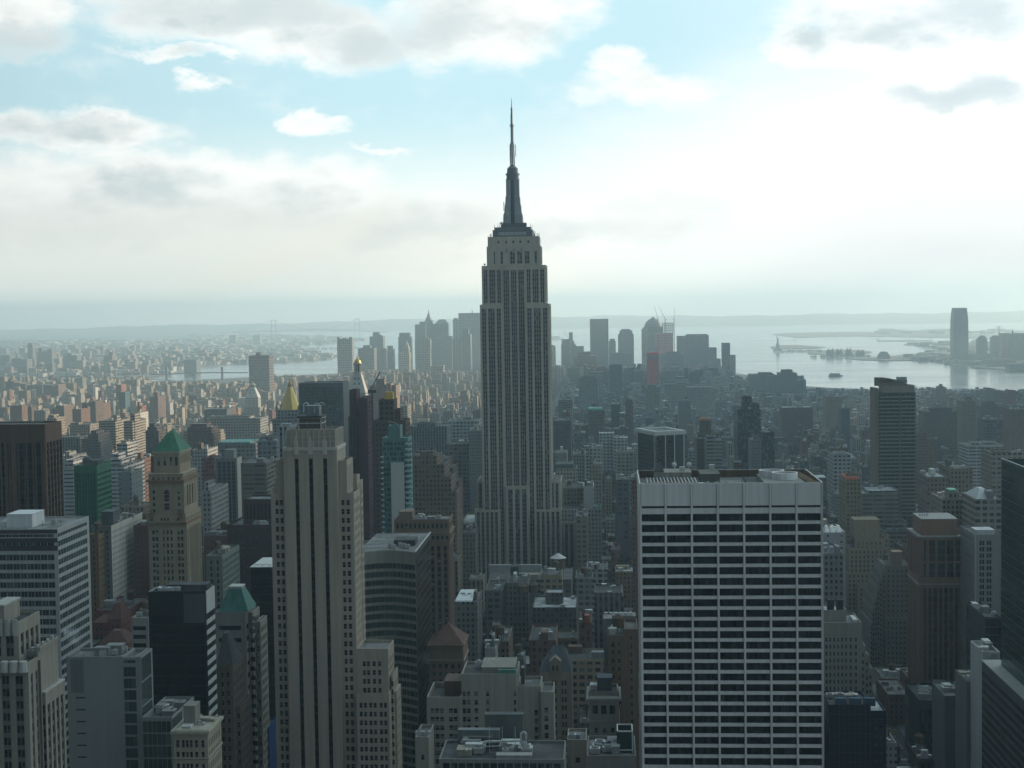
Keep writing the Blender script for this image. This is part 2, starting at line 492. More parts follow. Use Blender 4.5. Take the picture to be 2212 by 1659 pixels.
# the cloud that keeps the near blocks in shade (it hangs to the right of the view, towards the sun)
def shade_cloud():
    r = random.Random(11); H0 = 1500.0
    sx, sy = sun_dir.x / sun_dir.z, sun_dir.y / sun_dir.z
    edge = [(-1500, -1800), (-760, 300), (-600, 1000), (-290, 1600), (-190, 2300), (-40, 3200), (250, 4600), (2600, 5200), (3000, 1500), (2200, -1800)]
    B = MB(); n = 0
    poly = [(x + sx * H0, y + sy * H0) for x, y in edge]
    while n < 420:
        x, y = r.uniform(-1500, 3000), r.uniform(-1800, 5200)
        ok = False; j = len(edge) - 1
        for i in range(len(edge)):
            (xi, yi), (xj, yj) = edge[i], edge[j]
            if (yi > y) != (yj > y) and x < (xj - xi) * (y - yi) / (yj - yi) + xi: ok = not ok
            j = i
        if not ok: continue
        n += 1; R_ = r.uniform(120, 230); c = (x + sx * H0, y + sy * H0, H0 + r.uniform(0, 160)); ns, nr = 9, 5
        pr = None
        for k in range(nr + 1):
            th = math.pi * k / nr; ring = []
            for m in range(ns):
                a = 2 * math.pi * (m + .5 * (k % 2)) / ns; q = R_ * (1 + r.uniform(-.12, .12))
                ring.append((c[0] + q * math.sin(th) * math.cos(a), c[1] + q * math.sin(th) * math.sin(a), c[2] + q * .5 * math.cos(th)))
            if pr:
                for m in range(ns): B.face([pr[m], pr[(m + 1) % ns], ring[(m + 1) % ns], ring[m]])
            pr = ring
    m, nt, bs = new_mat('cloud_white'); bs.inputs['Base Color'].default_value = (.85, .85, .85, 1); bs.inputs['Roughness'].default_value = 1.0
    tag(B.obj('cloud', m), kind='stuff')
shade_cloud()
# ------------------------------------------------------------------ building kit
FOOT = []          # footprints already taken: x0, x1, y0, y1
BOXES = []         # boxes already built, for judging what hides what
GUARD = []         # (px left, px right, lowest visible row, distance): nothing nearer may cover these
def rgb(h):
    h = h.lstrip('#'); c = [int(h[i:i + 2], 16) / 255 for i in (0, 2, 4)]
    return tuple(v / 12.92 if v <= .04045 else ((v + .055) / 1.055) ** 2.4 for v in c)
_mats = {}
def stone(col, rough=.88, var=.22, metal=0.0, spec=.3):
    if .2 < max(col) < .46 and not metal: col = tuple(c * .86 for c in col)
    k = (tuple(round(c, 3) for c in col), rough, var, metal)
    if k not in _mats: _mats[k] = plain('masonry' if not metal else 'metal', col, rough, var, metal=metal, spec=spec)
    return _mats[k]
LIME, BUFF, TAN = (.40, .37, .32), (.36, .32, .26), (.34, .27, .19)
BRICK, RED, BROWN = (.20, .11, .075), (.24, .085, .06), (.14, .095, .07)
GREY, PALE, WHITE, BLACK = (.26, .26, .26), (.48, .46, .43), (.72, .71, .69), (.018, .02, .022)
DKGL = (.016, .02, .024)
G_sash = glass('sash_glass')
G_band = glass('band_glass', (.004, .005, .007), (.045, .05, .052), .12, .08, .22)
G_blue = glass('green_glass', (.016, .03, .029), (.09, .13, .12), .12, .07)
G_lit = glass('dim_glass', (.012, .014, .016), (.42, .45, .45), .12, .15)  # pale panes stand for blinds and lights, put into the colour
F_pale, F_dark = stone((.30, .29, .27), .6), stone((.013, .014, .015), .5, spec=.2)
M_roof = roofmat('flat_roof')
M_rooflight = roofmat('gravel_roof', fixed=(.17, .17, .168))
M_rooftar = roofmat('tar_roof', fixed=(.06, .061, .063))
M_metal = stone((.42, .43, .43), .45, .2, .6)
M_dkmetal = stone((.07, .07, .072), .5, .2)
M_wood = stone((.11, .075, .05), .9, .3)
M_copper = stone((.09, .25, .20), .75, .35)
M_tin = stone((.5, .5, .49), .6, .3)
_wm = {}
def win_mesh(w, h, gl, fr, mull):
    k = (round(w, 2), round(h, 2), gl.name, fr.name, mull)
    if k not in _wm:
        B = MB(); win_quads(B, Vector((0, 0, 0)), Vector((1, 0, 0)), Vector((0, -1, 0)), w, h, mull)
        _wm[k] = B.mesh('window', [fr, gl])
    return _wm[k]
def win_quads(B, c, u, n, w, h, mull):
    z = Vector((0, 0, 1))
    def q(a, b, lo, hi, off, mi):
        o = c + n * off
        B.face([o + u * a + z * lo, o + u * b + z * lo, o + u * b + z * hi, o + u * a + z * hi], mi)
    q(-w / 2, w / 2, -h / 2, h / 2, 0, 0)
    e = .07
    if mull == 0: q(-w / 2 + e, w / 2 - e, -h / 2 + e, h / 2 - e, .012, 1)
    elif mull < 0:                                    # sash: two lights, the upper one a touch proud
        q(-w / 2 + e, w / 2 - e, -h / 2 + e, -.05, .012, 1); q(-w / 2 + e, w / 2 - e, .05, h / 2 - e, .03, 1)
    else:
        p = w / mull
        for i in range(mull): q(-w / 2 + i * p + e * .6, -w / 2 + (i + 1) * p - e * .6, -h / 2 + e, h / 2 - e, .012, 1)

class Bld:
    """one building: an Empty at its foot that parents its parts (coordinates below are world metres)"""
    def __init__(s, name, label, cat, x, y, group=None):
        s.root = thing(name, label, cat, (x, y, 0), group); s.off = Vector((-x, -y, 0))
        s.parts, s.wins = {}, []
    def mb(s, part, mats):
        if part not in s.parts: s.parts[part] = (MB(), mats if isinstance(mats, (list, tuple)) else [mats])
        return s.parts[part][0]
    def one(s, part, B, mats):                        # a repeated part: an object of its own each time
        o = B.obj(part, mats, s.root, s.off); return o
    def face(s, p0, p1, z0, z1, st, wallmat, part='wall'):
        B = s.mb(part, wallmat)
        p0, p1 = Vector((*p0, 0)), Vector((*p1, 0))
        W = (p1 - p0).length; u = (p1 - p0) / W; n = Vector((u.y, -u.x, 0)); Z = Vector((0, 0, 1))
        def q(a, b, lo, hi, off=0.0, bb=B, mi=0):
            if b - a < .01 or hi - lo < .01: return
            o = p0 - n * off
            bb.face([o + u * a + Z * lo, o + u * b + Z * lo, o + u * b + Z * hi, o + u * a + Z * hi], mi)
        if not st: q(0, W, z0, z1); return
        rec = st.get('rec', .35)
        if 'cols' in st: cols = st['cols']
        else:
            mg = st.get('mg', 1.0); k = max(1, round((W - 2 * mg) / st['p'])); p = (W - 2 * mg) / k
            cols = []
            for i in range(k):
                c = mg + (i + .5) * p
                for d in st.get('grp', (0,)): cols.append((c + d - st['w'] / 2, c + d + st['w'] / 2))
        fh, wh, sh = st['fh'], st['wh'], st.get('sh', (st['fh'] - st['wh']) / 2)
        tm, bm = st.get('tm', 1.5), st.get('bm', 0.5)
        rows, z = list(st.get('top', [])), z1 - tm
        rows = [(z1 - b, z1 - a) for a, b in rows]
        if rows: z = rows[-1][0] - st.get('gap', 1.0)
        while z - fh + sh >= z0 + bm:
            rows.append((z - fh + sh, z - fh + sh + wh)); z -= fh
        if not rows or not cols: q(0, W, z0, z1); return
        gl, fr, mu = st.get('gl', G_sash), st.get('fr', F_pale), st.get('mull', -1)
        def reveal(a, b, lo, hi):
            o0, o1 = p0, p0 - n * rec
            for (A, C, l, h) in ((a, a, lo, hi), (b, b, lo, hi)):
                B.face([o0 + u * A + Z * l, o1 + u * A + Z * l, o1 + u * A + Z * h, o0 + u * A + Z * h])
            for l in (lo, hi):
                B.face([o0 + u * a + Z * l, o0 + u * b + Z * l, o1 + u * b + Z * l, o1 + u * a + Z * l])
        if st.get('strip'):
            lo, hi = rows[-1][0] - .3, rows[0][1] + st.get('cap', .4)
            q(0, W, hi, z1); q(0, W, z0, lo)
            prev = 0.0
            SB = s.mb('spandrel', st.get('sp', F_dark))
            for ci, (a, b) in enumerate(cols):
                q(prev, a, lo, hi); prev = b
                reveal(a, b, lo, hi); q(a, b, lo, hi, rec, SB)
                sub = st.get('sub', 1); sub = sub[ci] if isinstance(sub, list) else sub
                if st.get('fin'):
                    for i in range(1, sub): m = a + (b - a) * i / sub; q(m - .16, m + .16, lo, hi, rec - .12)
                ww = (b - a) / sub
                for l, h in rows:
                    for i in range(sub):
                        s.wins.append((p0 + u * (a + (i + .5) * ww) - n * (rec - .04) + Z * ((l + h) / 2), u, n, ww - .25, h - l, gl, fr, mu))
            q(prev, W, lo, hi)
        else:
            top = z1
            for l, h in rows:
                q(0, W, h, top); top = l
                prev = 0.0
                for a, b in cols:
                    q(prev, a, l, h); prev = b
                    reveal(a, b, l, h)
                    s.wins.append((p0 + u * ((a + b) / 2) - n * rec + Z * ((l + h) / 2), u, n, b - a, h - l, gl, fr, mu))
                q(prev, W, l, h)
            q(0, W, z0, top)
    def tier(s, x0, x1, y0, y1, z0, z1, mat, F=None, Rt=None, L=None, ph=1.1, roof=None, th=.45, foot=True):
        s.face((x0, y0), (x1, y0), z0, z1, F, mat); s.face((x1, y0), (x1, y1), z0, z1, Rt, mat)
        s.face((x0, y1), (x0, y0), z0, z1, L, mat); s.face((x1, y1), (x0, y1), z0, z1, None, mat)
        B = s.mb('wall', mat)
        a = [(x0, y0), (x1, y0), (x1, y1), (x0, y1)]; b = [(x0 + th, y0 + th), (x1 - th, y0 + th), (x1 - th, y1 - th), (x0 + th, y1 - th)]
        for i in range(4):
            j = (i + 1) % 4
            B.face([(*a[i], z1), (*a[j], z1), (*b[j], z1), (*b[i], z1)])
            B.face([(*b[j], z1 - ph), (*b[i], z1 - ph), (*b[i], z1), (*b[j], z1)])
        RF = MB(); RF.face([(*p, z1 - ph) for p in b]); s.one('roof', RF, roof or M_roof)
        BOXES.append((x0, x1, y0, y1, z1))
        if foot and z0 < 1: FOOT.append((x0, x1, y0, y1))
    def ring(s, part, x0, x1, y0, y1, z0, z1, out, mat):
        """cornice or belt course standing proud of the wall"""
        B = MB(); B.box(x0 - out, x1 + out, y0 - out, y1 + out, z0, z1, bottom=True); s.one(part, B, mat)
    def tank(s, x, y, z, r=2.0, h=3.6):
        B = MB()
        for i in range(4):
            a = math.pi / 4 + i * math.pi / 2
            B.bar((x + r * .7 * math.cos(a), y + r * .7 * math.sin(a), z), (x + r * .7 * math.cos(a), y + r * .7 * math.sin(a), z + 2.6), .22, 1)
        B.cyl(x, y, r, z + 2.5, z + 2.5 + h, 14); B.cyl(x, y, r * 1.08, z + 2.5 + h, z + 2.5 + h + r * .75, 14, 2, scale=0.0)
        s.one('water_tank', B, [M_wood, M_dkmetal, M_wood])
    def box(s, part, x0, x1, y0, y1, z0, z1, mat, top=None):
        B = MB(); B.box(x0, x1, y0, y1, z0, z1, 0, 1 if top else None)
        if top is None and (x1 - x0) > 2.5: B.box(x0 - .15, x1 + .15, y0 - .15, y1 + .15, z1, z1 + .25)
        s.one(part, B, [mat, top or mat])
    def fan(s, x, y, z, w=2.6):
        B = MB(); B.box(x - w / 2, x + w / 2, y - w / 2, y + w / 2, z + .3, z + 2.0, bottom=True)
        B.cyl(x, y, w * .38, z + 2.0, z + 2.35, 12, 0, 1)
        for sx in (-1, 1): B.box(x + sx * w * .4 - .1, x + sx * w * .4 + .1, y - w / 2, y + w / 2, z, z + .3)
        s.one('air_handler', B, [M_metal, M_dkmetal])
    def gear(s, x0, x1, y0, y1, z, n=4, tanks=0, seed=1):
        r = random.Random(seed)
        w, d = x1 - x0, y1 - y0
        for i in range(n):
            cx, cy = x0 + w * r.uniform(.15, .85), y0 + d * r.uniform(.2, .85)
            if r.random() < .5: s.fan(cx, cy, z, r.uniform(1.8, 3.4))
            else:
                a, b = r.uniform(1.2, min(3.2, w * .16 + .8)), r.uniform(1.2, min(3.0, d * .16 + .8))
                s.box('bulkhead', cx - a, cx + a, cy - b, cy + b, z, z + r.uniform(1.4, 3.2), r.choice([stone(GREY), stone(BUFF), M_tin]))
        for i in range(tanks): s.tank(x0 + w * r.uniform(.15, .85), y0 + d * r.uniform(.3, .8), z, r.uniform(1.7, 2.4))
    def done(s, most=100):
        for part, (B, mats) in s.parts.items(): B.obj(part, mats, s.root, s.off)
        seen, rest = [], []
        for w in s.wins:
            c, u, n = w[0], w[1], w[2]
            p = proj(c); v = (CAM - c)
            if p is None or v.dot(n) <= 0: rest.append((0, w)); continue
            ins = -5 < p[0] < 2217 and -5 < p[1] < 1664
            seen.append((w[3] * w[4] * v.normalized().dot(n) / p[2] ** 2, w)) if ins else rest.append((0, w))
        seen.sort(key=lambda t: -t[0])
        for _, (c, u, n, w, h, gl, fr, mu) in seen[:most]:
            o = bpy.data.objects.new('window', win_mesh(w, h, gl, fr, mu)); COL.objects.link(o)
            o.parent = s.root; o.location = c + s.off; o.rotation_euler = (0, 0, math.atan2(u.y, u.x))
        rest = [w for _, w in seen[most:] + rest]
        if rest:
            keys = sorted({(w[5].name, w[6].name) for w in rest}); mats = []; idx = {}
            for k in keys: idx[k] = len(mats); mats += [bpy.data.materials[k[1]], bpy.data.materials[k[0]]]
            B = MB()
            for c, u, n, w, h, gl, fr, mu in rest:
                i0 = len(B.m); win_quads(B, c, u, n, w, h, mu); k = idx[(gl.name, fr.name)]
                for j in range(i0, len(B.m)): B.m[j] += k
            tag(B.obj('window', mats, s.root, s.off), kind='stuff')
        return s
def xs(xl, xr, y, Y): return at(xl, y, Y).x, at(xr, y, Y).x
def zt(px, py, Y): return at(px, py, Y).z
def PN(p, w, fh, wh, **k): return dict(p=p, w=w, fh=fh, wh=wh, **k)
def ST(p, w, fh, wh, **k): return dict(p=p, w=w, fh=fh, wh=wh, strip=True, **k)

# ------------------------------------------------------------------ the tall stone skyscraper with the mast
def skyscraper():
    Y = 1285.0
    lime, lime2 = stone((.53, .455, .37), .85, .25), stone((.40, .37, .33), .8, .25)
    alu = stone((.36, .38, .39), .55, .2)
    x0, x1 = xs(1037, 1187, 700, Y)
    b = Bld('skyscraper', 'tallest tower, grey limestone skyscraper with stepped crown and antenna mast piercing the skyline', 'skyscraper', (x0 + x1) / 2, Y + 25)
    cx = (x0 + x1) / 2
    sp = stone((.115, .11, .105), .6)
    def strips(pitch=4.1, sub=2, w=2.5, **k): return ST(pitch, w, 3.68, 1.9, sub=sub, sp=sp, gl=G_lit, fr=F_dark, mg=1.2, rec=.6, mull=0, **k)
    Z = lambda row: zt(1112, row, Y)
    z_base, z_low, z_sh, z_a, z_b, z_c = Z(1130), Z(1099), Z(657), Z(573), Z(531), Z(510)
    # broad wings at the foot
    a0, a1 = xs(996, 1243, 1130, Y + 4)
    b.tier(a0, a1, Y + 4, Y + 62, 0, z_base, lime, strips(4.3), strips(4.3))
    l0, l1 = xs(1025, 1080, 1099, Y - 6); r0, r1 = xs(1154, 1213, 1099, Y - 6)
    b.tier(l0, l1, Y - 6, Y + 3.9, 0, z_low, lime, strips(4.2), strips(4.2))
    b.tier(r0, r1, Y - 6, Y + 3.9, 0, z_low, lime, strips(4.2), strips(4.2))
    w0, w1 = xs(1029, 1211, 1040, Y + 9); zw = Z(1042)
    b.tier(w0, w1, Y + 9, Y + 55, z_base - 1.1, zw, lime, strips(), strips(4.5))
    FL = lambda w: dict(cols=[(w * .09, w * .265), (w * .36, w * .64), (w * .735, w * .91)], sub=[2, 3, 2])
    MD = lambda w: dict(cols=[(w * .04, w * .29), (w * .375, w * .625), (w * .71, w * .96)], sub=[3, 3, 3])
    S2 = lambda c, **k: dict(c, fh=3.68, wh=1.75, sp=sp, gl=G_lit, fr=F_dark, rec=.6, mull=0, strip=True, fin=True, **k)
    # shaft: two flanks and a recessed middle bay
    m0, m1 = xs(1088, 1136, 800, Y)
    b.tier(x0, m0, Y, Y + 42, 0, z_sh, lime, S2(FL(m0 - x0), tm=3), strips(5.2, 2, 3.0))
    b.tier(m1, x1, Y, Y + 42, 0, z_sh, lime, S2(FL(x1 - m1), tm=3), strips(5.2, 2, 3.0))
    b.tier(m0, m1, Y + 2.6, Y + 42, 0, z_a, lime, S2(MD(m1 - m0), cap=2.0, tm=5), None)
    k0, k1 = xs(1092, 1143, 1050, Y)
    b.tier(k0, k1, Y - 2.5, Y + 2.5, 0, Z(1050), lime, strips(6.3, 2, 3.8, tm=3, cap=1.4))
    u0, u1 = xs(1040, 1179, 600, Y)
    b.tier(u0, m0, Y + 3.2, Y + 39, z_sh - 1.1, z_a, lime, S2(FL(m0 - u0), tm=3), strips(5.2, 2, 2.9))
    b.tier(m1, u1, Y + 3.2, Y + 39, z_sh - 1.1, z_a, lime, S2(FL(u1 - m1), tm=3), strips(5.2, 2, 2.9))
    c0, c1 = xs(1051, 1168, 540, Y + 5)
    b.tier(c0, c1, Y + 6, Y + 37, z_a - 1.1, z_b, lime, S2(dict(cols=[(6, 7.2), (11.8, 13.8), (20.0, 24.0), (26.2, 30.2), (32.4, 36.4), (40.8, 42.8)], sub=[1, 1, 2, 2, 2, 1]), tm=4.5, cap=1.2), strips())
    d0, d1 = xs(1053, 1164, 515, Y + 5)
    b.tier(d0, d1, Y + 7, Y + 36, z_b - 1.1, z_c, lime, dict(cols=[(8.5, 10), (15, 16.4), (21, 22.6), (27, 28.6), (34, 35.4)], fh=4, wh=2.2, tm=2.6, bm=2, gl=G_lit, fr=F_dark, mull=0), None)
    # pointed finials over the middle bays
    B = b.mb('finial', lime2)
    for f in (-6.4, 0, 6.4):
        B.prism([(cx + f - 1.2, Y + 5.4), (cx + f + 1.2, Y + 5.4), (cx + f + 1.2, Y + 6.2), (cx + f - 1.2, Y + 6.2)], z_b - 6, z_b - 2.5); B.prism([(cx + f - 1.2, Y + 5.4), (cx + f + 1.2, Y + 5.4), (cx + f + 1.2, Y + 6.2), (cx + f - 1.2, Y + 6.2)], z_b - 2.5, z_b - .4, scale=0.0)
    # observation deck, its railing and the glazed room
    my = Y + 21
    h0, h1 = at(1066, 500, my).x, at(1151, 500, my).x
    zd, zd2 = z_c - 1.1, Z(489)
    b.box('observation_deck', h0, h1, my - 11, my + 11, zd, zd2 - 2.5, stone((.16, .17, .18), .6))
    B = b.mb('deck_window', [M_tin, F_dark])
    for i in range(22):
        xx = h0 + 5 + i * (h1 - h0 - 10) / 22
        B.box(xx, xx + .75, my - 11.25, my - 11.02, zd + 2.4, zd + 5.2, 0, bottom=True)
    h2, h3 = at(1083, 480, my).x, at(1137, 480, my).x
    b.box('deck_upper', h2, h3, my - 8, my + 8, zd2 - 2.5, Z(480), stone((.14, .15, .16), .6))
    b.box('deck_parapet', h0 + 1.5, h1 - 1.5, my - 9.5, my + 9.5, zd2 - 2.2, zd2 - .2, stone((.2, .2, .2), .6))
    for k in range(26):
        r = random.Random(k); xx = r.choice([r.uniform(h0, h0 + 6), r.uniform(h1 - 6, h1), r.uniform(d0, d0 + 4), r.uniform(d1 - 5, d1), r.uniform(c1 - 3, c1)])
        B = MB(); zz = zd2 - .5 if h0 < xx < h1 else z_c
        if xx > d1: zz = z_b
        B.bar((xx, my - 9 + r.uniform(-2, 2), zz - .8), (xx + r.uniform(-.4, .4), my - 9, zz + r.uniform(1.5, 5)), .35, 0, .15)
        b.one('aerial', B, M_dkmetal)
    for xx, zz, rr in ((at(1083, 472, my - 9).x, zd2 + 3.4, 1.3), (at(1062, 527, my - 13).x, z_c - 4.5, .9), (at(1150, 524, my - 13).x, z_c - 4.2, .9), (at(1152, 566, Y).x, z_a + 1.5, 1.2), (at(1166, 567, Y).x, z_a + 1.2, 1.0), (at(1046, 565, Y).x, z_a + 1.2, .9)):
        B = MB(); yy = Y + 4.5 if zz < z_a + 3 else (my - 15.4 if zz < z_c else my - 9)
        B.cyl(0, 0, rr, -.15, .15, 12)
        o = b.one('dish_antenna', B, M_tin); o.rotation_euler = (R(90), 0, 0); o.location = Vector((xx, yy, zz)) + b.off
    # mooring mast: four flared wings round a glazed shaft
    mz0, mz1, mzt = Z(480), Z(385), Z(371)
    mc = at(1108, 430, my).x
    B = b.mb('mast_shaft', stone((.11, .14, .15), .35, .15))
    B.cyl(mc, my, 4.6, mz0, mzt, 16)
    for k, (dx_, dy_) in enumerate(((1, -1), (-1, -1), (1, 1), (-1, 1))):
        B = MB()
        prof = [(8.3, mz0), (8.0, Z(462)), (7.1, Z(455)), (6.8, Z(440)), (6.3, Z(437)), (6.0, Z(422)), (5.55, Z(420)), (5.5, mz1)]
        for (r1, za), (r2, zb) in zip(prof, prof[1:]):
            def q(r): return [(mc + dx_ * 1.7, my + dy_ * 1.7), (mc + dx_ * r, my + dy_ * 1.7), (mc + dx_ * r, my + dy_ * r), (mc + dx_ * 1.7, my + dy_ * r)]
            p, t = q(r1), q(r2)
            if dx_ * dy_ < 0: p, t = p[::-1], t[::-1]
            for i in range(4):
                j = (i + 1) % 4
                B.face([(*p[i], za), (*p[j], za), (*t[j], zb), (*t[i], zb)])
        B.face([(*v, mz1) for v in t])
        b.one('mast_wing', B, alu)
    B = b.mb('dome', stone((.17, .19, .20), .5, .2))
    for r_, za, zb, sc in ((5.9, mz1, mz1 + 1.2, 1), (5.3, mz1 + 1.2, mzt - 1, 1), (6.1, mzt - 1, mzt + .3, 1), (4.9, mzt + .3, Z(362), .96), (4.5, Z(362), Z(359), 1.08), (4.4, Z(359), Z(353), .55), (1.9, Z(353), Z(350), .7)):
        B.cyl(mc, my, r_, za, zb, 18, scale=sc)
    # antenna: lattice, tube and tip
    an = stone((.16, .17, .18), .5, .1)
    B = MB(); za, zb = Z(351), Z(304)
    def lattice(B, xc, yc, w0, w1, za, zb, n, t):
        for k in range(n + 1):
            f = k / n; w = w0 + (w1 - w0) * f; z = za + (zb - za) * f
            c = [(xc - w, yc - w, z), (xc + w, yc - w, z), (xc + w, yc + w, z), (xc - w, yc + w, z)]
            for i in range(4): B.bar(c[i], c[(i + 1) % 4], t)
            if k:
                for i in range(4): B.bar(pc[i], c[i], t * 1.5); B.bar(pc[i], c[(i + 1) % 4], t * .8)
            pc = c
    lattice(B, mc, my, 1.7, 1.3, za, zb, 9, .36); b.one('antenna_lattice', B, an)
    B = MB(); B.cyl(mc, my, 1.0, zb, Z(264), 10); B.cyl(mc, my, .6, za, zb, 8); b.one('antenna_tube', B, an)
    for k in range(11):
        z = zb + (Z(264) - zb) * (k + .5) / 11
        B = MB(); B.box(mc - 1.7, mc + 1.7, my - .15, my + .15, z, z + .35, bottom=True); B.box(mc - .15, mc + .15, my - 1.7, my + 1.7, z + .4, z + .7, bottom=True)
        b.one('dipole', B, an)
    B = MB(); B.cyl(mc, my, 1.9, Z(266), Z(263), 12); b.one('antenna_ring', B, an)
    B = MB(); B.cyl(mc, my, .8, Z(263), Z(226), 8); B.bar((mc - 1.1, my, Z(262)), (mc - 1.0, my, Z(240)), .22); b.one('antenna_tube', B, an)
    B = MB(); B.cyl(mc, my, .45, Z(226), Z(204), 6, scale=.3); b.one('antenna_tip', B, an)
    for dx_, ra, rb in ((3.0, 307, 333), (-1.9, 306, 340), (-7.9, 432, 452)):
        B = MB(); x = mc + dx_; B.bar((x, my - 1, Z(rb)), (x, my - 1, Z(ra)), .5)
        for rr in (ra + 3, rb - 3): B.bar((mc, my, Z(rr)), (x, my - 1, Z(rr)), .22)
        b.one('side_aerial', B, an)
    b.done()
    GUARD.append((1025, 1213, 1212, Y - 8)); GUARD.append((994, 1244, 1150, Y)); GUARD.append((1035, 1190, 900, Y + 60))
skyscraper()

# ------------------------------------------------------------------ the white slab with dark ribbon windows
def white_slab():
    Y = 570.0
    x0, x1 = xs(1381, 1777.5, 1046, Y); z1 = zt(1579, 1043, Y)
    W = x1 - x0
    trav = stone((.69, .66, .645), .75, .16)
    b = Bld('office_slab', 'white travertine office slab with black ribbon windows between seven bays, seen over its rooftop', 'office building', (x0 + x1) / 2, Y + 25)
    bay = W / 7.0
    cols = [(i * bay + (.80 if i == 0 else .40), (i + 1) * bay - (.80 if i == 6 else .40)) for i in range(7)]
    st = dict(cols=cols, fh=4.05, wh=2.85, sh=.6, top=[(8.6, 9.5)], gap=1.55, rec=.8, gl=G_band, fr=F_dark, mull=6)
    side = dict(cols=[(1.5 + i * 4.4, 4.5 + i * 4.4) for i in range(10)], fh=4.05, wh=2.85, sh=.6, tm=11, rec=.4, gl=G_band, fr=F_dark, mull=2)
    b.tier(x0, x1, Y, Y + 47, 0, z1, trav, st, side, side, ph=3.0, th=.4, roof=M_rooflight)
    B = b.mb('pier', trav)                                    # piers proud of the ribbons
    for i in range(8):
        c = x0 + i * bay
        a, d = max(c - .30, x0 + .02), min(c + .30, x1 - .02)
        B.box(a, d, Y - .32, Y - .02, 0, z1 - .3)
    B = b.mb('groove_strip', stone((.22, .22, .22)))                # flat grey strips standing for shadow joints in the blank band
    for i in range(8):
        for s_ in (-.5, .5):
            c = min(max(x0 + i * bay + s_, x0 + .5), x1 - .5)
            B.box(c - .05, c + .05, Y - .01, Y + .01, z1 - 8.5, z1 - .5)
    zr = z1 - 3.0
    brown = stone((.16, .10, .055), .9, .5)
    X = lambda f: x0 + W * f
    b.box('plant_room', X(.10), X(.31), Y + 30, Y + 44, zr, z1 + .6, stone((.33, .30, .27), .9, .4))
    b.box('plant_room', X(.36), X(.47), Y + 27, Y + 41, zr, z1 + .2, stone((.13, .13, .11)))
    B = MB(); B.prism([(X(.095), Y + 30), (X(.155), Y + 30), (X(.155), Y + 37), (X(.095), Y + 37)], z1 + .9, z1 + 4.5, scale=.2); b.one('tent_roof', B, M_rooftar)
    b.box('plinth', X(.70), X(.92), Y + 8, Y + 40, zr, zr + 1.6, stone((.30, .30, .28)))
    b.box('pit', X(.62), X(.70), Y + 10, Y + 42, zr, zr + .3, M_rooftar)
    for q_ in ((x0 + .45, x0 + .75, Y + 1, Y + 46, .05), (x1 - .75, x1 - .45, Y + 1, Y + 46, .05), (x0 + .8, x1 - .8, Y + 46.2, Y + 46.5, .05)): b.mb('wall_lining', stone((.13, .085, .055), .9, .5)).box(*q_[:4], zr, z1 - q_[4])
    for k in range(15):                                       # pergola ribs over the cooling plant
        xx = X(.05) + k * W * .0195
        B = MB(); B.bar((xx, Y + 8, zr), (xx, Y + 8, z1 - .8), .28); B.bar((xx, Y + 8, z1 - .8), (xx, Y + 26, z1 - .8), .3); b.one('cooling_rib', B, M_tin)
    b.box('cooling_tower', X(.04), X(.33), Y + 10, Y + 24, zr, z1 - 2.2, stone((.20, .15, .12), .9, .5))
    for (xx, yy) in ((.86, 22), (.80, 31)):                   # round white fan rings
        B = MB()
        for i in range(28):
            a0, a1 = 2 * math.pi * i / 28, 2 * math.pi * (i + 1) / 28
            for (ra, rb, za, zb) in ((5.0, 5.0, 0, 2.6), (5.0, 4.3, 2.6, 2.6), (4.3, 4.3, 2.6, 0)):
                P = lambda a, r, z: (X(xx) - 2 + r * math.cos(a), Y + yy + r * math.sin(a), zr + 1.8 + z)
                B.face([P(a0, ra, za), P(a1, ra, za), P(a1, rb, zb), P(a0, rb, zb)])
        B.cyl(X(xx) - 2, Y + yy, 4.3, zr + 1.8, zr + 2.6, 20, 1)
        b.one('fan_ring', B, [stone(WHITE, .6), stone((.16, .07, .06))])
    for k in range(6):
        B = MB(); xx = X(.94 + k * .0085); B.bar((xx, Y + 6, zr + 2.2), (xx - 2.5, Y + 45, zr + 2.2), .35); b.one('steel_beam', B, brown)
    b.box('rust_bed', X(.925), X(.99), Y + 5, Y + 45.5, zr, zr + .9, brown)
    for xx, yy, w in ((.245, 34, 2.2), (.425, 42, 2.2), (.06, 6, 3.0), (.335, 12, 2.6), (.365, 10, 2.6)): b.box('white_box', X(xx), X(xx) + w, Y + yy, Y + yy + 2, zr if yy < 20 else z1 + .85, z1 + (2.6 if yy > 20 else -1.6), M_tin)
    for xx in (.215, .30):
        B = MB(); B.bar((X(xx), Y + 36, z1 + .5), (X(xx), Y + 36, z1 + 2.6), .2); 
        for i in range(6): B.cyl(X(xx), Y + 36, 1.0 * math.cos(-1.4 + i * .5), z1 + 3.3 + math.sin(-1.4 + i * .5), z1 + 3.3 + math.sin(-.9 + i * .5), 12, scale=max(.1, math.cos(-.9 + i * .5) / max(.05, math.cos(-1.4 + i * .5))))
        b.one('radome', B, M_tin)
    for k in range(9): b.fan(X(.35 + .018 * k), Y + 5 + (k % 3) * 3, zr, 1.3)
    for k in range(4):
        B = MB(); xx = X(.53 + .02 * k); B.bar((xx, Y + 16 + 3 * k, zr), (xx, Y + 16 + 3 * k, zr + 1.6), .12); b.one('vent_pipe', B, M_dkmetal)
    b.done()
    GUARD.append((1376, 1782, 1659, Y))
white_slab()

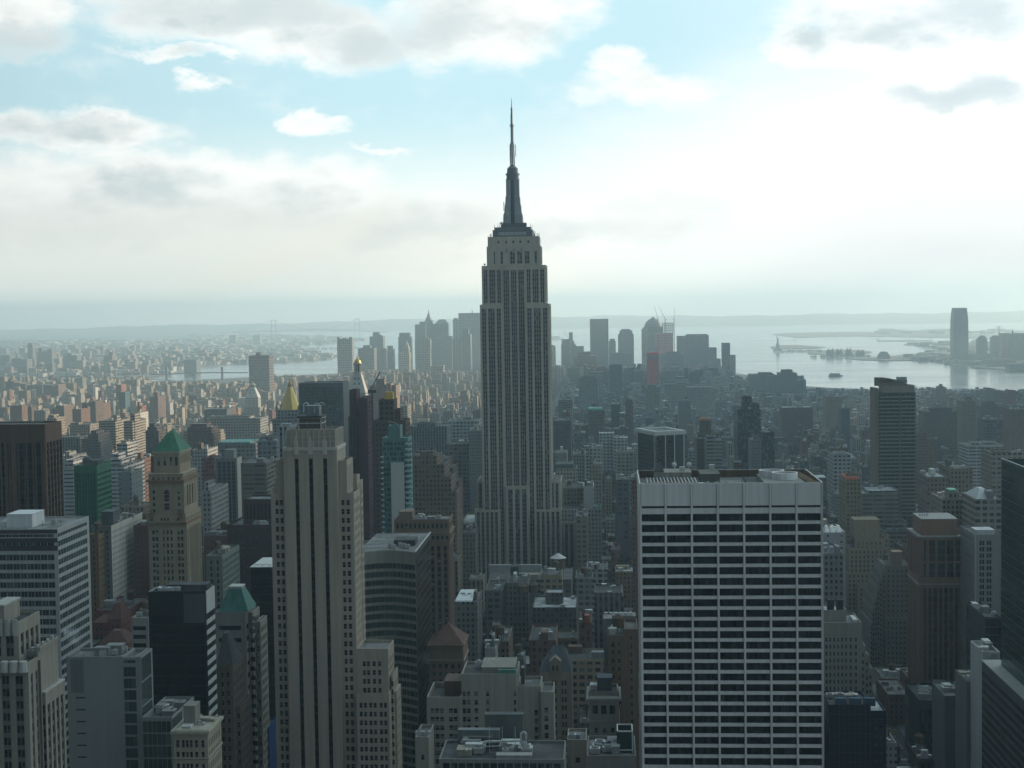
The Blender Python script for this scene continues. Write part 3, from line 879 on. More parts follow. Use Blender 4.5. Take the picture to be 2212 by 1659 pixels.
# ------------------------------------------------------------------ buff tower with three dark slots
def slot_tower():
    Y = 596.0
    buff = stone((.43, .365, .295), .9, .2); buff2 = stone((.52, .475, .41), .85, .2)
    Z = lambda px, row: zt(px, row, Y)
    b = Bld('setback_tower', 'buff brick setback tower with three black vertical slots and a pleated stone crown', 'office tower', at(670, 1200, Y).x, Y + 15)
    x0, x1 = xs(611.6, 727.5, 975, Y)
    z1, zc, zs = Z(670, 929), Z(670, 968), Z(670, 985)
    W = x1 - x0
    win = dict(gl=G_sash, fr=F_pale, rec=.45)
    # shaft with slots
    lo = 0.0
    cols = [(W * (a - 205) / 665., W * (c - 205) / 665.) for a, c in ((342, 393), (519, 570), (696, 747))]
    slot = dict(cols=cols, fh=3.57, wh=2.6, tm=4.0, strip=True, rec=1.0, sub=1, gl=G_band, fr=F_dark, sp=stone((.012, .013, .014), .4), mull=0, cap=.3)
    rs = PN(3.4, 1.15, 3.57, 2.1, mg=1.5, tm=9, **win)
    b.tier(x0, x1, Y, Y + 20, 0, zc, buff, slot, rs)
    B = b.mb('wall', buff)
    for a, c in cols:                                         # stone plume over each slot
        m = x0 + (a + c) / 2; w = (c - a) / 2
        P = b.mb('plume', buff2)
        P.box(m - w * 1.05, m + w * 1.05, Y - .42, Y - .02, zs + .6, zc + 1.2)
        P.box(m - w * 1.25, m + w * 1.25, Y - .55, Y - .36, zc + 1.2, zc + 2.6, bottom=True)
        P.face([(m - w * 1.0, Y - .4, zc + 2.6), (m + w * 1.0, Y - .4, zc + 2.6), (m, Y - .4, zc + 5.0)])
    b.ring('belt', x0, x1, Y, Y + 20, zc - .9, zc + .3, .25, buff2)
    c0, c1 = xs(616.5, 724, 950, Y)
    b.tier(c0, c1, Y + .6, Y + 19, zc + .3, z1, stone((.41, .38, .33), .85, .25), None, PN(2.8, .9, 4.2, 3.0, tm=2, **win), ph=1.6, roof=M_rooftar)
    P = b.mb('rib', buff2)
    n = 9
    for i in range(n + 1):                                    # pleats of the crown
        xx = c0 + (c1 - c0) * i / n
        P.box(xx - .14, xx + .14, Y + .3, Y + .59, zc + .3, z1 - .2)
        if i < n:
            mid = xx + (c1 - c0) / n / 2
            P.box(mid - .9, mid + .9, Y + .62, Y + 1.0, z1, z1 + .45)
    for i in range(7):
        yy = Y + 2 + i * 2.6; P.box(c1 + .01, c1 + .3, yy - .14, yy + .14, zc + .3, z1 - .2)
    for zz in (.35, .6): P.box(c0 + .1, c1 - .1, Y + .42, Y + .58, zc + (z1 - zc) * zz, zc + (z1 - zc) * zz + .18, bottom=True)
    # rooftop tank house on a steel frame
    t0, t1 = xs(649, 694, 920, Y + 8)
    zz = z1 - 1.6
    b.box('tank_house', t0, t1, Y + 6, Y + 15, zz, zz + 5.2, stone((.12, .10, .085), .9, .5))
    B = MB()
    for xx in (t0 - .3, t1 + .3):
        for yy in (Y + 5.6, Y + 15.4): B.bar((xx, yy, zz), (xx, yy, zz + 6), .3)
    for za in (zz + 3.9, zz + 6):
        for a, c in (((t0 - .6, Y + 5.6, za), (t1 + .6, Y + 5.6, za)), ((t1 + .6, Y + 5.6, za), (t1 + .6, Y + 15.4, za)), ((t0 - .6, Y + 15.4, za), (t1 + .6, Y + 15.4, za)), ((t0 - .6, Y + 5.6, za), (t0 - .6, Y + 15.4, za))): B.bar(a, c, .35)
    b.one('steel_frame', B, M_tin)
    b.box('deck', t0 - .8, t1 + .8, Y + 5.2, Y + 15.8, zz + 6.1, zz + 6.5, M_rooftar)
    u0, u1 = xs(661, 690, 895, Y + 8)
    b.box('tank_screen', u0, u1, Y + 7, Y + 13, zz + 6.6, zz + 10.6, stone((.22, .25, .27), .6, .3))
    for k, (xx, yy) in enumerate(((u0 + .3, Y + 6.9), (u1 - .8, Y + 6.9), (u1 + .6, Y + 10), (u0 - .4, Y + 11))):
        B = MB(); pr = None
        for i in range(9):
            a = math.pi * i / 8; p = (xx + 1.0 * math.cos(a), yy, zz + 11.0 + 1.0 * math.sin(a))
            if pr: B.bar(pr, p, .28)
            pr = p
        B.bar((xx - 1.0, yy, zz + 8), (xx - 1.0, yy, zz + 11), .28); b.one('pipe_loop', B, M_tin)
    B = MB()
    for k in range(5): B.bar((t1 - .5 + .2 * k, Y + 5.9 + 2 * k, zz), (t1 - .5 + .2 * k, Y + 5.9 + 2 * k, zz + 9), .12)
    b.one('ladder', B, wood_rust := stone((.2, .12, .07)))
    # left and right wings
    two = dict(fh=3.57, wh=2.15, tm=2.2, sh=.7, **win)
    a0, a1 = xs(595.5, 611.4, 1000, Y + 2.5)
    b.tier(a0, x0 - .02, Y + 2.5, Y + 22, zt(600, 1066, Y) - 2, Z(600, 997), buff, dict(cols=[(1.35, 2.75)], fh=20, wh=10.2, tm=0, sh=3.5, gl=G_band, fr=F_dark, rec=.6, mull=0), None)
    b0, b1 = xs(585, 611.4, 1070, Y + 2.0)
    b.tier(b0, x0 - .02, Y + 2.0, Y + 24, 0, Z(598, 1066), buff, dict(cols=[(1.7, 3.0), (3.65, 4.95)], **two), None)
    b.box('turret', b0, b0 + 1.4, Y + 10, Y + 14, Z(598, 1066), Z(590, 1046), buff)
    e0, e1 = xs(727.7, 749, 1000, Y + 2.5)
    b.tier(x1 + .02, e1, Y + 2.5, Y + 17, Z(740, 1066) - 2, Z(740, 996), buff, dict(cols=[(.9, 2.5)], fh=20, wh=10.0, tm=0, sh=3.0, gl=G_band, fr=F_dark, rec=.6, mull=0), ST(3.0, 1.1, 3.57, 2.2, tm=2, gl=G_sash, fr=F_pale, sp=buff2))
    f0, f1 = xs(727.7, 764, 1080, Y + 2.0)
    b.tier(x1 + .02, f1, Y + 2.0, Y + 17.5, 0, Z(750, 1066), buff, dict(cols=[(.95, 2.25), (2.95, 4.4)], **two), PN(3.2, 1.25, 3.57, 2.15, tm=2.2, mg=.8, **win))
    g0, g1 = xs(749, 772, 1040, Y + 18)
    b.tier(x1 - 3, g1, Y + 17.52, Y + 24, 0, Z(760, 1037), buff, PN(3, 1.2, 3.57, 2.1, **win), PN(3.2, 1.25, 3.57, 2.15, tm=3, mg=.5, **win))
    g2 = at(779, 1060, Y + 24).x
    b.tier(x1 - 3, g2, Y + 24.02, Y + 30, 0, Z(770, 1053), buff, None, PN(3.0, 1.25, 3.57, 2.15, tm=3, mg=.5, **win))
    # annex on the right
    h0, h1 = xs(764, 834, 1400, Y - 3)
    za = Z(805, 1404); zb = Z(805, 1497)
    b.tier(f1 + .02, h1, Y + 2.2, Y + 19, zb - 2, za, buff, dict(cols=[(2.2, 3.5), (3.9, 5.2), (6.2, 7.5), (8.4, 9.7)], fh=3.57, wh=2.1, tm=4.4, sh=.7, **win), PN(3.0, 1.2, 3.57, 2.1, tm=4.0, **win), roof=M_rooflight)
    i0, i1 = xs(764, 839, 1500, Y - 3)
    b.tier(f1 + .02, i1, Y - 1, Y + 22, 0, zb, buff, dict(cols=[(1.1, 2.4), (2.9, 4.2), (5.0, 6.3), (6.8, 8.1), (9.2, 10.5), (11, 12.2)], fh=3.57, wh=2.1, tm=3, sh=.7, **win), PN(3.0, 1.2, 3.57, 2.1, tm=3, **win))
    j0, j1 = xs(838, 851, 1475, Y + 8)
    b.tier(i1 + .02, j1, Y + 5, Y + 20, 0, Z(845, 1466), buff, PN(2, 1.1, 3.57, 2.1, mg=.3, **win), PN(3.0, 1.2, 3.57, 2.1, tm=3, **win), roof=M_rooflight)
    k1 = at(861, 1520, Y + 14).x
    b.tier(j1 + .02, k1, Y + 9, Y + 22, 0, Z(855, 1506), buff, None, PN(3.0, 1.2, 3.57, 2.1, tm=3, **win))
    b.done()
    GUARD.append((583, 862, 1659, Y - 3))
slot_tower()
# ------------------------------------------------------------------ other near buildings
def sash(p=3.2, w=1.3, fh=3.6, wh=2.0, **k): return PN(p, w, fh, wh, **{**dict(gl=G_sash, fr=F_pale, rec=.35, tm=2.2), **k})
def start(name, label, cat, xl, xr, ytop, Y, vb=None, group=None):
    """building whose front wall stands at distance Y between two columns of the picture"""
    x0, x1 = xs(xl, xr, ytop, Y); z = zt((xl + xr) / 2, ytop, Y)
    b = Bld(name, label, cat, (x0 + x1) / 2, Y + 8, group)
    if vb: GUARD.append((xl, xr + 12, vb, Y))
    return b, x0, x1, z

def pyramid_tower():
    Y = 800.0
    st, st2, terr = stone((.36, .29, .205), .88, .25), stone((.42, .355, .26), .88, .25), stone((.24, .15, .09), .88, .3)
    b, x0, x1, _ = start('pyramid_roof_tower', 'tan stone tower with green copper pyramid roof and tall arched window below the cornice', 'office tower', 320, 403, 1120, Y, 1262)
    Z = lambda r: zt(370, r, Y)
    d = 29
    win = dict(gl=G_lit, fr=F_dark, rec=.4)
    W = x1 - x0
    cs = [(W * a / 475, W * c / 475) for a, c in ((42, 78), (86, 118))]; cm = [(W * a / 475, W * c / 475) for a, c in ((178, 205), (222, 255), (272, 300))]; cr = [(W * a / 475, W * c / 475) for a, c in ((355, 388), (396, 430))]
    b.tier(x0, x1, Y, Y + d, 0, Z(1131), st, dict(cols=cs + cm + cr, fh=3.57, wh=2.3, tm=3, mull=-1, **win),
           dict(cols=[(1.2, 3.0), (6.5, 8), (9.5, 11.5), (13.5, 15.5), (17.5, 19.5), (21.5, 23), (25.8, 27.6)], fh=3.57, wh=2.3, tm=3, strip=True, sp=st, **win))
    for xx in (.34, .43, .54, .64):                                   # thin mullion piers of the middle bay
        B = MB(); B.box(x0 + W * xx - .2, x0 + W * xx + .2, Y - .25, Y - .01, 60, Z(1140)); b.one('mullion_pier', B, st2)
    for yy in (5.2, 8.8, 12.5, 16.5, 20.3, 24.2):
        B = MB(); B.box(x1 + .01, x1 + .4, Y + yy - .25, Y + yy + .25, 60, Z(1140)); b.one('mullion_pier', B, st2)
    x2, x3 = xs(317, 401.5, 1110, Y)
    b.tier(x2, x3, Y - .6, Y + d + .6, Z(1131) - .4, Z(1110), terr, dict(cols=[(2, 3.6), (7.6, 8.8), (9.4, 10.6), (11.2, 12.4), (16.5, 18)], fh=4.8, wh=1.6, tm=.6, **win), sash(3, 1.2, 4.8, 1.8, tm=.7))
    b.ring('cornice', x2, x3, Y - .6, Y + d + .6, Z(1131) - .2, Z(1131) + .9, .7, terr)
    for f in (.13, .87):
        B = MB(); m = x2 + (x3 - x2) * f
        B.box(m - 1.2, m + 1.2, Y - 1.2, Y - .5, Z(1121), Z(1110)); B.face([(m - 2.6, Y - 1.25, Z(1111)), (m + 2.6, Y - 1.25, Z(1111)), (m, Y - 1.25, Z(1104))]); B.box(m - .7, m + .7, Y - 1, Y + .4, Z(1111), Z(1100)); b.one('pediment', B, terr)
    x4, x5 = xs(321, 396.5, 1070, Y); w4 = x5 - x4
    y4 = Y + .8
    arch = (w4 * .40, w4 * .615)
    b.tier(x4, x5, y4, Y + d - .8, Z(1110) - 1.2, Z(1039), st, dict(cols=[(w4 * .1, w4 * .175), (w4 * .81, w4 * .885)], fh=3.4, wh=1.9, tm=4.4, **win), dict(cols=[(1.3, 2.6), (5.5, 8.4), (10.5, 13.4), (15.5, 18.4), (21.5, 22.8)], fh=15.5, wh=11, tm=1, sh=2.2, gl=G_lit, fr=F_dark, rec=.7, mull=3))
    B = MB()                                                         # tall arched window with a stone surround
    zA, zB = Z(1102), Z(1065); ra = (arch[1] - arch[0]) / 2; mx = x4 + (arch[0] + arch[1]) / 2
    pts = [(mx - ra, zA), (mx + ra, zA)] + [(mx + ra * math.cos(a * math.pi / 10), zB + ra * math.sin(a * math.pi / 10)) for a in range(11)]
    B.face([(px, y4 - .04, pz) for px, pz in pts], 1)
    for (p, q) in zip(pts[1:], pts[2:] + pts[:1]):
        if p[1] > zA or q[1] > zA: B.bar((p[0], y4 - .1, p[1]), (q[0], y4 - .1, q[1]), .7)
    for k in range(1, 5): B.bar((mx - ra, y4 - .08, zA + (zB - zA) * k / 4.4), (mx + ra, y4 - .08, zA + (zB - zA) * k / 4.4), .3 if k != 2 else 1.1)
    for f in (-.35, .35): B.bar((mx + ra * 2 * f * .95, y4 - .08, zA), (mx + ra * 2 * f * .95, y4 - .08, zB + ra * .6), .22)
    b.one('arched_window', B, [st, G_lit])
    x6, x7 = xs(321, 394, 1030, Y)
    b.tier(x6, x7, Y + .4, Y + d - .4, Z(1039) - .8, Z(1024), st2, sash(2.6, 1.25, 4, 1.6, tm=.6, gl=G_lit), sash(1.6, .8, 4, 1.7, tm=.6, gl=G_lit))
    b.ring('cornice', x6, x7, Y + .4, Y + d - .4, Z(1039) - .6, Z(1038) + .4, 1.2, terr)
    b.ring('cornice', x6, x7, Y + .4, Y + d - .4, Z(1025), Z(1024) + .3, .4, st2)
    x8, x9 = xs(331, 387, 1000, Y + 2); y8 = Y + 3
    b.tier(x8, x9, y8, Y + d - 4, Z(1024) - 1, Z(977), st, dict(cols=[(2.0, 3.3), (5.3, 6.7), (8.7, 10.1), (11.6, 13.0)], fh=5, wh=2.0, top=[(2.8, 7.6)], gap=2, **win), sash(1.7, .75, 5, 2.0, top=[(2.2, 6.8)], gap=2, gl=G_lit), roof=M_rooftar)
    b.box('corner_pavilion', x8 - 2.2, x8 - .1, y8 + 2, Y + d - 6, Z(1024) - 1, Z(987), terr)
    b.ring('cornice', x8, x9, y8, Y + d - 4, Z(977) - .9, Z(977) + .2, .5, st2)
    B = MB(); B.prism([(x8 - .3, y8 - .3), (x9 + .3, y8 - .3), (x9 + .3, Y + d - 3.7), (x8 - .3, Y + d - 3.7)], Z(977) + .2, Z(938), scale=.22)
    B.prism([(x8 + 5.5, y8 + 9.6), (x9 - 5.5, y8 + 9.6), (x9 - 5.5, Y + d - 10), (x8 + 5.5, Y + d - 10)], Z(938), Z(932), scale=.1)
    b.one('copper_roof', B, stone((.045, .155, .09), .75, .5))
    b.done()
pyramid_tower()

def strip_slab():
    Y = 622.0
    al = stone((.42, .425, .42), .5, .25)
    b, x0, x1, z = start('striped_slab', 'wide grey office block banded with pale spandrels, flat light roof carrying one white box', 'office building', -95, 124, 1141, Y, 1600)
    z = zt(124, 1142, Y); d = 39
    W = x1 - x0
    bl = glass('slab_glass', (.012, .014, .017), (.10, .12, .12), .3, .15)
    fr = dict(cols=[(.3 + i * 3.0, 3.15 + i * 3.0) for i in range(int((W - .4) / 3.0))], fh=3.92, wh=2.55, sh=.2, top=[(2.3, 3.6), (4.9, 9.2)], gap=.6, rec=.12, gl=bl, fr=al, mull=2)
    sd = dict(cols=[(.3 + i * 3.0, 3.15 + i * 3.0) for i in range(int((d - .4) / 3.0))], fh=3.92, wh=2.45, sh=.2, top=[(2.2, 3.7)], gap=.4, rec=.12, gl=G_blue, fr=al, mull=2)
    b.tier(x0, x1, Y, Y + d, 0, z, al, fr, sd, ph=.6, roof=M_rooflight)
    dk = stone((.045, .04, .035), .6, .3)
    B = b.mb('louvre_band', dk)
    B.box(x0 + .1, x1 - .05, Y - .06, Y - .02, z - 2.0, z - .5, bottom=True)
    for a, c in ((4.0, 5.9), (7.2, 9.4)): b.mb('louvre_band', dk).box(x0 + .1, x1 - .05, Y - .06, Y - .02, z - c, z - a, bottom=True)
    p0, p1 = xs(15, 70, 1136, Y + 8)
    b.box('penthouse', p0, p1, Y + 8, Y + 22, z - .6, z + 5.0, stone((.6, .61, .61), .7, .2))
    for k in range(3):
        B = MB(); xx = p1 + 3 + 4 * k; B.bar((xx, Y + 12, z - .6), (xx, Y + 12, z + 2.0), .12); B.bar((xx - .6, Y + 12, z + 1.2), (xx + .6, Y + 12, z + 1.2), .1); b.one('roof_mast', B, M_dkmetal)
    b.fan(p1 + 6, Y + 18, z - .6, 1.6)
    b.done()
strip_slab()

def deco_block():
    Y = 425.0
    st, tr = stone((.30, .275, .235), .88, .28), stone((.44, .43, .40), .85, .25)
    b, x0, x1, z = start('deco_block', 'stone setback block with pale scalloped parapets, its upper steps filling the lower corner', 'office building', -40, 60, 1425, Y, 1659)
    Z = lambda r: zt(40, r, Y)
    s1 = ST(3.9, 2.3, 3.6, 2.2, sub=2, gl=G_sash, fr=F_dark, sp=stone((.14, .13, .12)), tm=3.4, mg=.8, rec=.4)
    b.tier(x0, x1, Y, Y + 24, 0, Z(1432), st, s1, ST(3.9, 1.6, 3.6, 2.2, gl=G_sash, fr=F_dark, sp=stone((.14, .13, .12)), tm=3.4, mg=.8))
    for i in range(5):
        B = MB(); m = x0 + (x1 - x0) * (i + .5) / 5
        B.cyl(m, Y - .1, 1.5, Z(1432) - 2.6, Z(1432) + .5, 10, scale=.8); b.one('scallop', B, tr)
    q1 = at(88, 1420, Y + 12).x
    b.tier(x1 + .02, q1, Y + 8, Y + 24, 0, Z(1412), st, s1, s1)
    for k in range(4):
        B = MB(); yy = Y + 9.5 + k * 4; B.box(q1 - .2, q1 + .35, yy - .5, yy + .5, Z(1412) - 3.2, Z(1412) + .6, bottom=True); b.one('scallop', B, tr)
    r1 = at(104, 1520, Y + 12).x
    b.tier(q1 + .02, r1, Y + 10, Y + 26, 0, Z(1517), st, ST(2.6, 1.4, 3.6, 2.2, gl=G_sash, fr=F_dark, tm=3, mg=.3), s1)
    b.ring('coping', q1 + .1, r1, Y + 10, Y + 26, Z(1517), Z(1517) + .5, .2, tr)
    u1 = at(48, 1350, Y + 8).x
    b.tier(x0, u1, Y + 5, Y + 22, Z(1432) - 1.2, Z(1352), st, s1, s1)
    for i in range(4):
        B = MB(); m = x0 + (u1 - x0) * (i + .6) / 4; B.box(m - .7, m + .7, Y + 4.6, Y + 5, Z(1352) - 4, Z(1352) + .9, bottom=True); b.one('scallop', B, tr)
    v1 = at(12, 1325, Y + 9).x
    b.tier(x0, v1, Y + 8, Y + 20, Z(1352) - 1.2, Z(1322), st, None, None)
    b.ring('coping', x0, v1, Y + 8, Y + 20, Z(1322), Z(1322) + .6, .25, tr)
    b.gear(u1 + .5, q1 - 3, Y + 10, Y + 22, Z(1432) - 1.1, 3, seed=3)
    b.done()
deco_block()

def grey_panel():
    Y = 500.0
    pan = stone((.25, .255, .25), .7, .1); dk = stone((.13, .135, .135), .6, .15)
    b, x0, x1, z = start('panel_building', 'blank pale grey panel wall beside dark green glass, steam rising off the roof', 'office building', 143, 304, 1418, Y, 1659)
    X = lambda px: at(px, 1500, Y).x
    gls = dict(cols=[(.3, 4.9), (5.3, 9.0)], fh=4.0, wh=3.4, tm=2, top=[(1, 2)], rec=.1, gl=G_blue, fr=stone((.10, .14, .13), .5), mull=3)
    xm = X(267)
    b.tier(x0, xm, Y, Y + 13, 0, z, pan, None, None, ph=1.0, roof=M_rooflight)
    for k in range(12):
        B = MB(); zz = z - 14.5 - k * 3.9 * 1.05; xx = X(164); B.box(xx, xx + 3.2, Y - .03, Y - .005, zz, zz + .5, bottom=True); b.one('vent_slot', B, F_dark)
    B = b.mb('dark_panel', dk); B.box(X(154), X(182), Y - .05, Y - .01, z - 12.5, z - .8, bottom=True); 
    b.tier(xm + .02, X(296), Y + .02, Y + 13, 0, z - .3, dk, dict(gls, cols=[(.2, 4.4)]), None)
    sg = dict(cols=[(.2 + i * 1.9, 2.0 + i * 1.9) for i in range(6)], fh=8.4, wh=7.9, sh=.2, tm=.5, rec=.06, gl=G_blue, fr=stone((.16, .22, .2), .5), mull=2)
    b.tier(X(296) + .02, x1, Y + .02, Y + 13, 0, z - .1, stone((.10, .14, .13), .5), None, sg)
    b.gear(x0 + 7, xm, Y + 2, Y + 12, z - 1, 9, seed=5)
    for k in range(14):
        r = random.Random(k); b.fan(x0 + 9 + (xm - x0 - 11) * r.random(), Y + 3 + 8 * r.random(), z - 1, 1.3)
    # lower glass block at its side
    a0, a1 = xs(306, 372, 1540, Y - 3); za = zt(340, 1549, Y - 3)
    b.tier(a0, a1, Y - 3, Y + 24, 0, za, stone((.12, .16, .15), .5), dict(cols=[(.3 + i * 1.62, 1.8 + i * 1.62) for i in range(int((a1 - a0 - .4) / 1.62))], fh=4.3, wh=3.9, sh=.2, tm=1.2, rec=.06, gl=G_blue, fr=stone((.2, .25, .23), .5), mull=1), sg, ph=2.0, roof=M_rooftar)
    b.gear(a0 + 1, a1 - 1, Y, Y + 22, za - 2, 9, seed=9)
    b.done()
grey_panel()

def steam():
    m = bpy.data.materials.new('steam_puff'); m.use_nodes = True
    nt = m.node_tree; nt.nodes.clear()
    o = nt.nodes.new('ShaderNodeOutputMaterial'); v = nt.nodes.new('ShaderNodeVolumePrincipled')
    v.inputs['Color'].default_value = (.9, .93, .95, 1)
    x, y, z = xyz(nt, node(nt, 'ShaderNodeNewGeometry', 0))
    n = node(nt, 'ShaderNodeTexNoise', 0, ins={'Vector': vec(nt, x * .35, y * .35, z * .35), 'Scale': 1.0, 'Detail': 4.0})
    de = n.step(.40, .70) * .22
    nt.links.new(de.s, v.inputs['Density']); nt.links.new(v.outputs[0], o.inputs['Volume'])
    B = MB(); p = at(178, 1408, 505)
    for k in range(6):
        c = p + Vector((-.9 * k * .8, 0, 1.5 * k)); r = 1.2 + .32 * k
        for j in range(4): B.cyl(c.x, c.y, r * (.55, 1, 1, .55)[j], c.z + r * (j - 2) / 2, c.z + r * (j - 1) / 2, 10, scale=(1.8, 1, .55, .3)[j])
    tag(B.obj('steam', m), kind='stuff')

steam()
def black_box():
    Y = 560.0
    bk = stone((.016, .018, .02), .35, .2, spec=.25)
    b, x0, x1, z = start('black_box_tower', 'black glass box with a grey top corner and white bands down its narrow side', 'office building', 317, 444, 1277, Y, 1525)
    X = lambda px: at(px, 1300, Y).x
    xa = X(326)
    fr = dict(cols=[(.2 + i * 1.55, 1.68 + i * 1.55) for i in range(int((x1 - xa - .3) / 1.55))], fh=3.9, wh=3.5, sh=.2, tm=9, rec=.05, gl=glass('black_glass', (.006, .007, .008), (.03, .03, .03), .05, .08, .25), fr=bk, mull=1)
    fr['top'] = []
    sd = dict(cols=[(.1, 3.9), (4.0, 7.8), (7.9, 11.6)], fh=3.9, wh=2.1, sh=.1, tm=9, rec=.1, gl=G_band, fr=F_dark, mull=3)
    wb = stone((.55, .55, .53), .6, .15)
    b.tier(xa, x1, Y, Y + 12, 0, z, bk, fr, None, ph=1.2, roof=M_rooflight)
    b.tier(x0, xa - .02, Y + 1.5, Y + 12, 0, z - .5, bk, None, None)
    b.face((x1 + .03, Y + .02), (x1 + .03, Y + 12), 0, z - .05, sd, [bk])
    B = b.mb('white_band', wb)
    zz = z - 9
    B.box(x1 + .04, x1 + .35, Y + .05, Y + 12, z - 8.6, z - .2, bottom=True)
    while zz > 20:
        B.box(x1 + .05, x1 + .32, Y + .05, Y + 12, zz - 3.9, zz - 2.25, bottom=True); zz -= 3.9
    b.mb('grey_panel', stone((.07, .07, .07), .6, .2)).box(X(396), x1 - .3, Y - .05, Y - .01, z - 12.2, z - 1.0, bottom=True)
    b.box('penthouse', X(352), x1 - 1, Y + 5, Y + 11.3, z - 1.2, z + 1.3, M_rooftar)
    b.gear(xa + 1, x1 - 2, Y + 1, Y + 5, z - 1.2, 4, seed=14)
    b.done()
black_box()

def cornice_block():
    Y = 470.0
    st = stone((.36, .32, .25), .88, .25)
    b, x0, x1, z = start('cornice_block', 'low buff stone building with a heavy cornice, its sunlit flank facing the avenue', 'office building', 374, 448, 1577, Y, 1659)
    y1 = Y + 17
    b.tier(x0, x1, Y, y1, 0, z, st, dict(cols=[(.8, 1.9), (2.6, 3.6), (3.9, 4.9), (5.2, 6.2), (6.9, 7.9), (9.0, 10.0)], fh=3.8, wh=2.5, tm=2.6, top=[], gl=G_sash, fr=F_pale, rec=.5), sash(2.1, 1.0, 3.8, 2.4, tm=3), ph=1.5, roof=M_rooftar)
    b.ring('cornice', x0, x1, Y, y1, z - 1.2, z - .2, .7, stone((.42, .38, .31)))
    b.ring('belt', x0, x1, Y, y1, z - 9.3, z - 8.9, .3, stone((.42, .38, .31)))
    p0, p1 = xs(400, 425, 1530, Y + 8)
    b.box('bulkhead', p0, p1, Y + 6, Y + 12, z - 1.5, z + 6, stone((.20, .19, .17)))
    b.gear(x0 + 1, x1 - 1, Y + 2, y1 - 1, z - 1.5, 9, seed=21)
    b.done()
cornice_block()

def teal_roof():
    Y = 622.0
    st = stone((.33, .315, .285), .85, .2)
    b, x0, x1, z = start('frustum_roof_tower', 'grey stone tower under a cut off teal copper roof, with lattice bracing on its flank', 'office building', 465, 531, 1322, Y, 1560)
    Z = lambda r: zt(500, r, Y)
    w = dict(gl=G_sash, fr=F_dark, rec=.3)
    b.tier(x0, x1, Y, Y + 17, 0, z, st, dict(cols=[(1.3, 10.8)], fh=5.2, wh=1.9, tm=4.2, mull=8, **w), dict(cols=[(1, 7), (9, 15)], fh=5.2, wh=2.2, tm=4.0, mull=4, **w), ph=1)
    B = MB(); B.prism([(x0 + .9, Y + .8), (x1 + .8, Y + .8), (x1 + .8, Y + 16), (x0 + .9, Y + 16)], z, Z(1277), scale=.42)
    b.one('copper_roof', B, stone((.07, .21, .185), .65, .45))
    cx, cy = (x0 + x1) / 2 + .9, Y + 8.4
    b.box('roof_lantern', cx - 2.8, cx + 2.8, cy - 3.1, cy + 3.1, Z(1277), Z(1273), stone((.5, .5, .47)))
    e1 = at(551, 1360, Y + 8).x; f1 = at(564, 1370, Y + 10).x
    b.tier(x1 + .02, e1, Y + 4, Y + 17, 0, Z(1327), st, dict(cols=[(.6, 2.6)], fh=4, wh=2, tm=6, **w), sash(2.3, 1.3, 3.8, 2.2), roof=M_rooftar)
    B = MB()
    for k in range(3):
        zz = Z(1335 + k * 14)
        for i in range(6):
            a0, a1 = -math.pi / 2 + i * math.pi / 6, -math.pi / 2 + (i + 1) * math.pi / 6
            c = (x1 + 1.2, Y + 4)
            B.face([(c[0] + 3.4 * math.sin(a0 + 1.57), c[1] - 2.2 * math.cos(a0), zz - 1.6), (c[0] + 3.4 * math.sin(a1 + 1.57), c[1] - 2.2 * math.cos(a1), zz - 1.6), (c[0] + 3.4 * math.sin(a1 + 1.57), c[1] - 2.2 * math.cos(a1), zz), (c[0] + 3.4 * math.sin(a0 + 1.57), c[1] - 2.2 * math.cos(a0), zz)])
    b.one('balcony', B, st)
    b.tier(e1 + .02, f1, Y + 9, Y + 22, 0, Z(1352), st, sash(2, .9, 3.8, 2), sash(2.3, 1.3, 3.8, 2.2))
    zz = Z(1370)
    while zz > 30:
        B = MB()
        B.bar((e1 + .3, Y + 8.9, zz), (f1, Y + 8.9, zz - 8), .3); B.bar((f1, Y + 8.9, zz), (e1 + .3, Y + 8.9, zz - 8), .3); B.bar((e1 + .2, Y + 8.9, zz), (f1, Y + 8.9, zz), .3)
        b.one('lattice_brace', B, stone((.45, .45, .43))); zz -= 8
    l1 = at(519, 1433, Y - 45).x; l0 = at(468, 1433, Y - 45).x
    b.done()
    b, a0, a1, za = start('brown_hip_building', 'narrow brown stone building with a sloping dark roof below the teal roofed tower', 'office building', 468, 503, 1437, 585, 1600)
    br = stone((.15, .115, .09), .9, .25)
    b.tier(a0, a1, 585, 603, 0, za, br, sash(2.2, 1.1, 3.7, 2.0), sash(2.4, 1.2, 3.7, 2.0), ph=.4)
    B = MB(); B.prism([(a0, 585), (a1, 585), (a1, 603), (a0, 603)], za, za + 11, scale=.25, cen=(a0 + 1, 596)); b.one('slate_roof', B, M_rooftar)
    g1 = at(522, 1500, 590).x
    b.tier(a1 + .02, g1, 588, 606, 0, zt(512, 1525, 588), br, sash(2.2, 1.1, 3.7, 2.0), sash(2.4, 1.2, 3.7, 2.0))
    b.done()
teal_roof()

def dark_slab():
    b, x0, x1, z = start('dark_slab', 'windowless dark green black slab squeezed against the buff slotted tower', 'office building', 541, 606, 1226, 680, 1560)
    m = stone((.022, .027, .028), .4, .25, spec=.2)
    fr = dict(cols=[(.2 + i * 1.5, 1.6 + i * 1.5) for i in range(8)], fh=3.8, wh=3.4, tm=1, rec=.05, gl=glass('black_glass2', (.008, .012, .012), (.02, .025, .025), .1, .1, .25), fr=m, mull=1)
    b.tier(x0, x1, 680, 706, 0, z, m, fr, None)
    b.ring('coping', x0, x1, 680, 706, z, z + .4, .2, M_tin)
    for k in range(3): b.box('bulkhead', x0 + 1 + k * 3, x0 + 3 + k * 3, 684, 688, z - 1.1, z + .8, M_tin)
    b.done()
dark_slab()

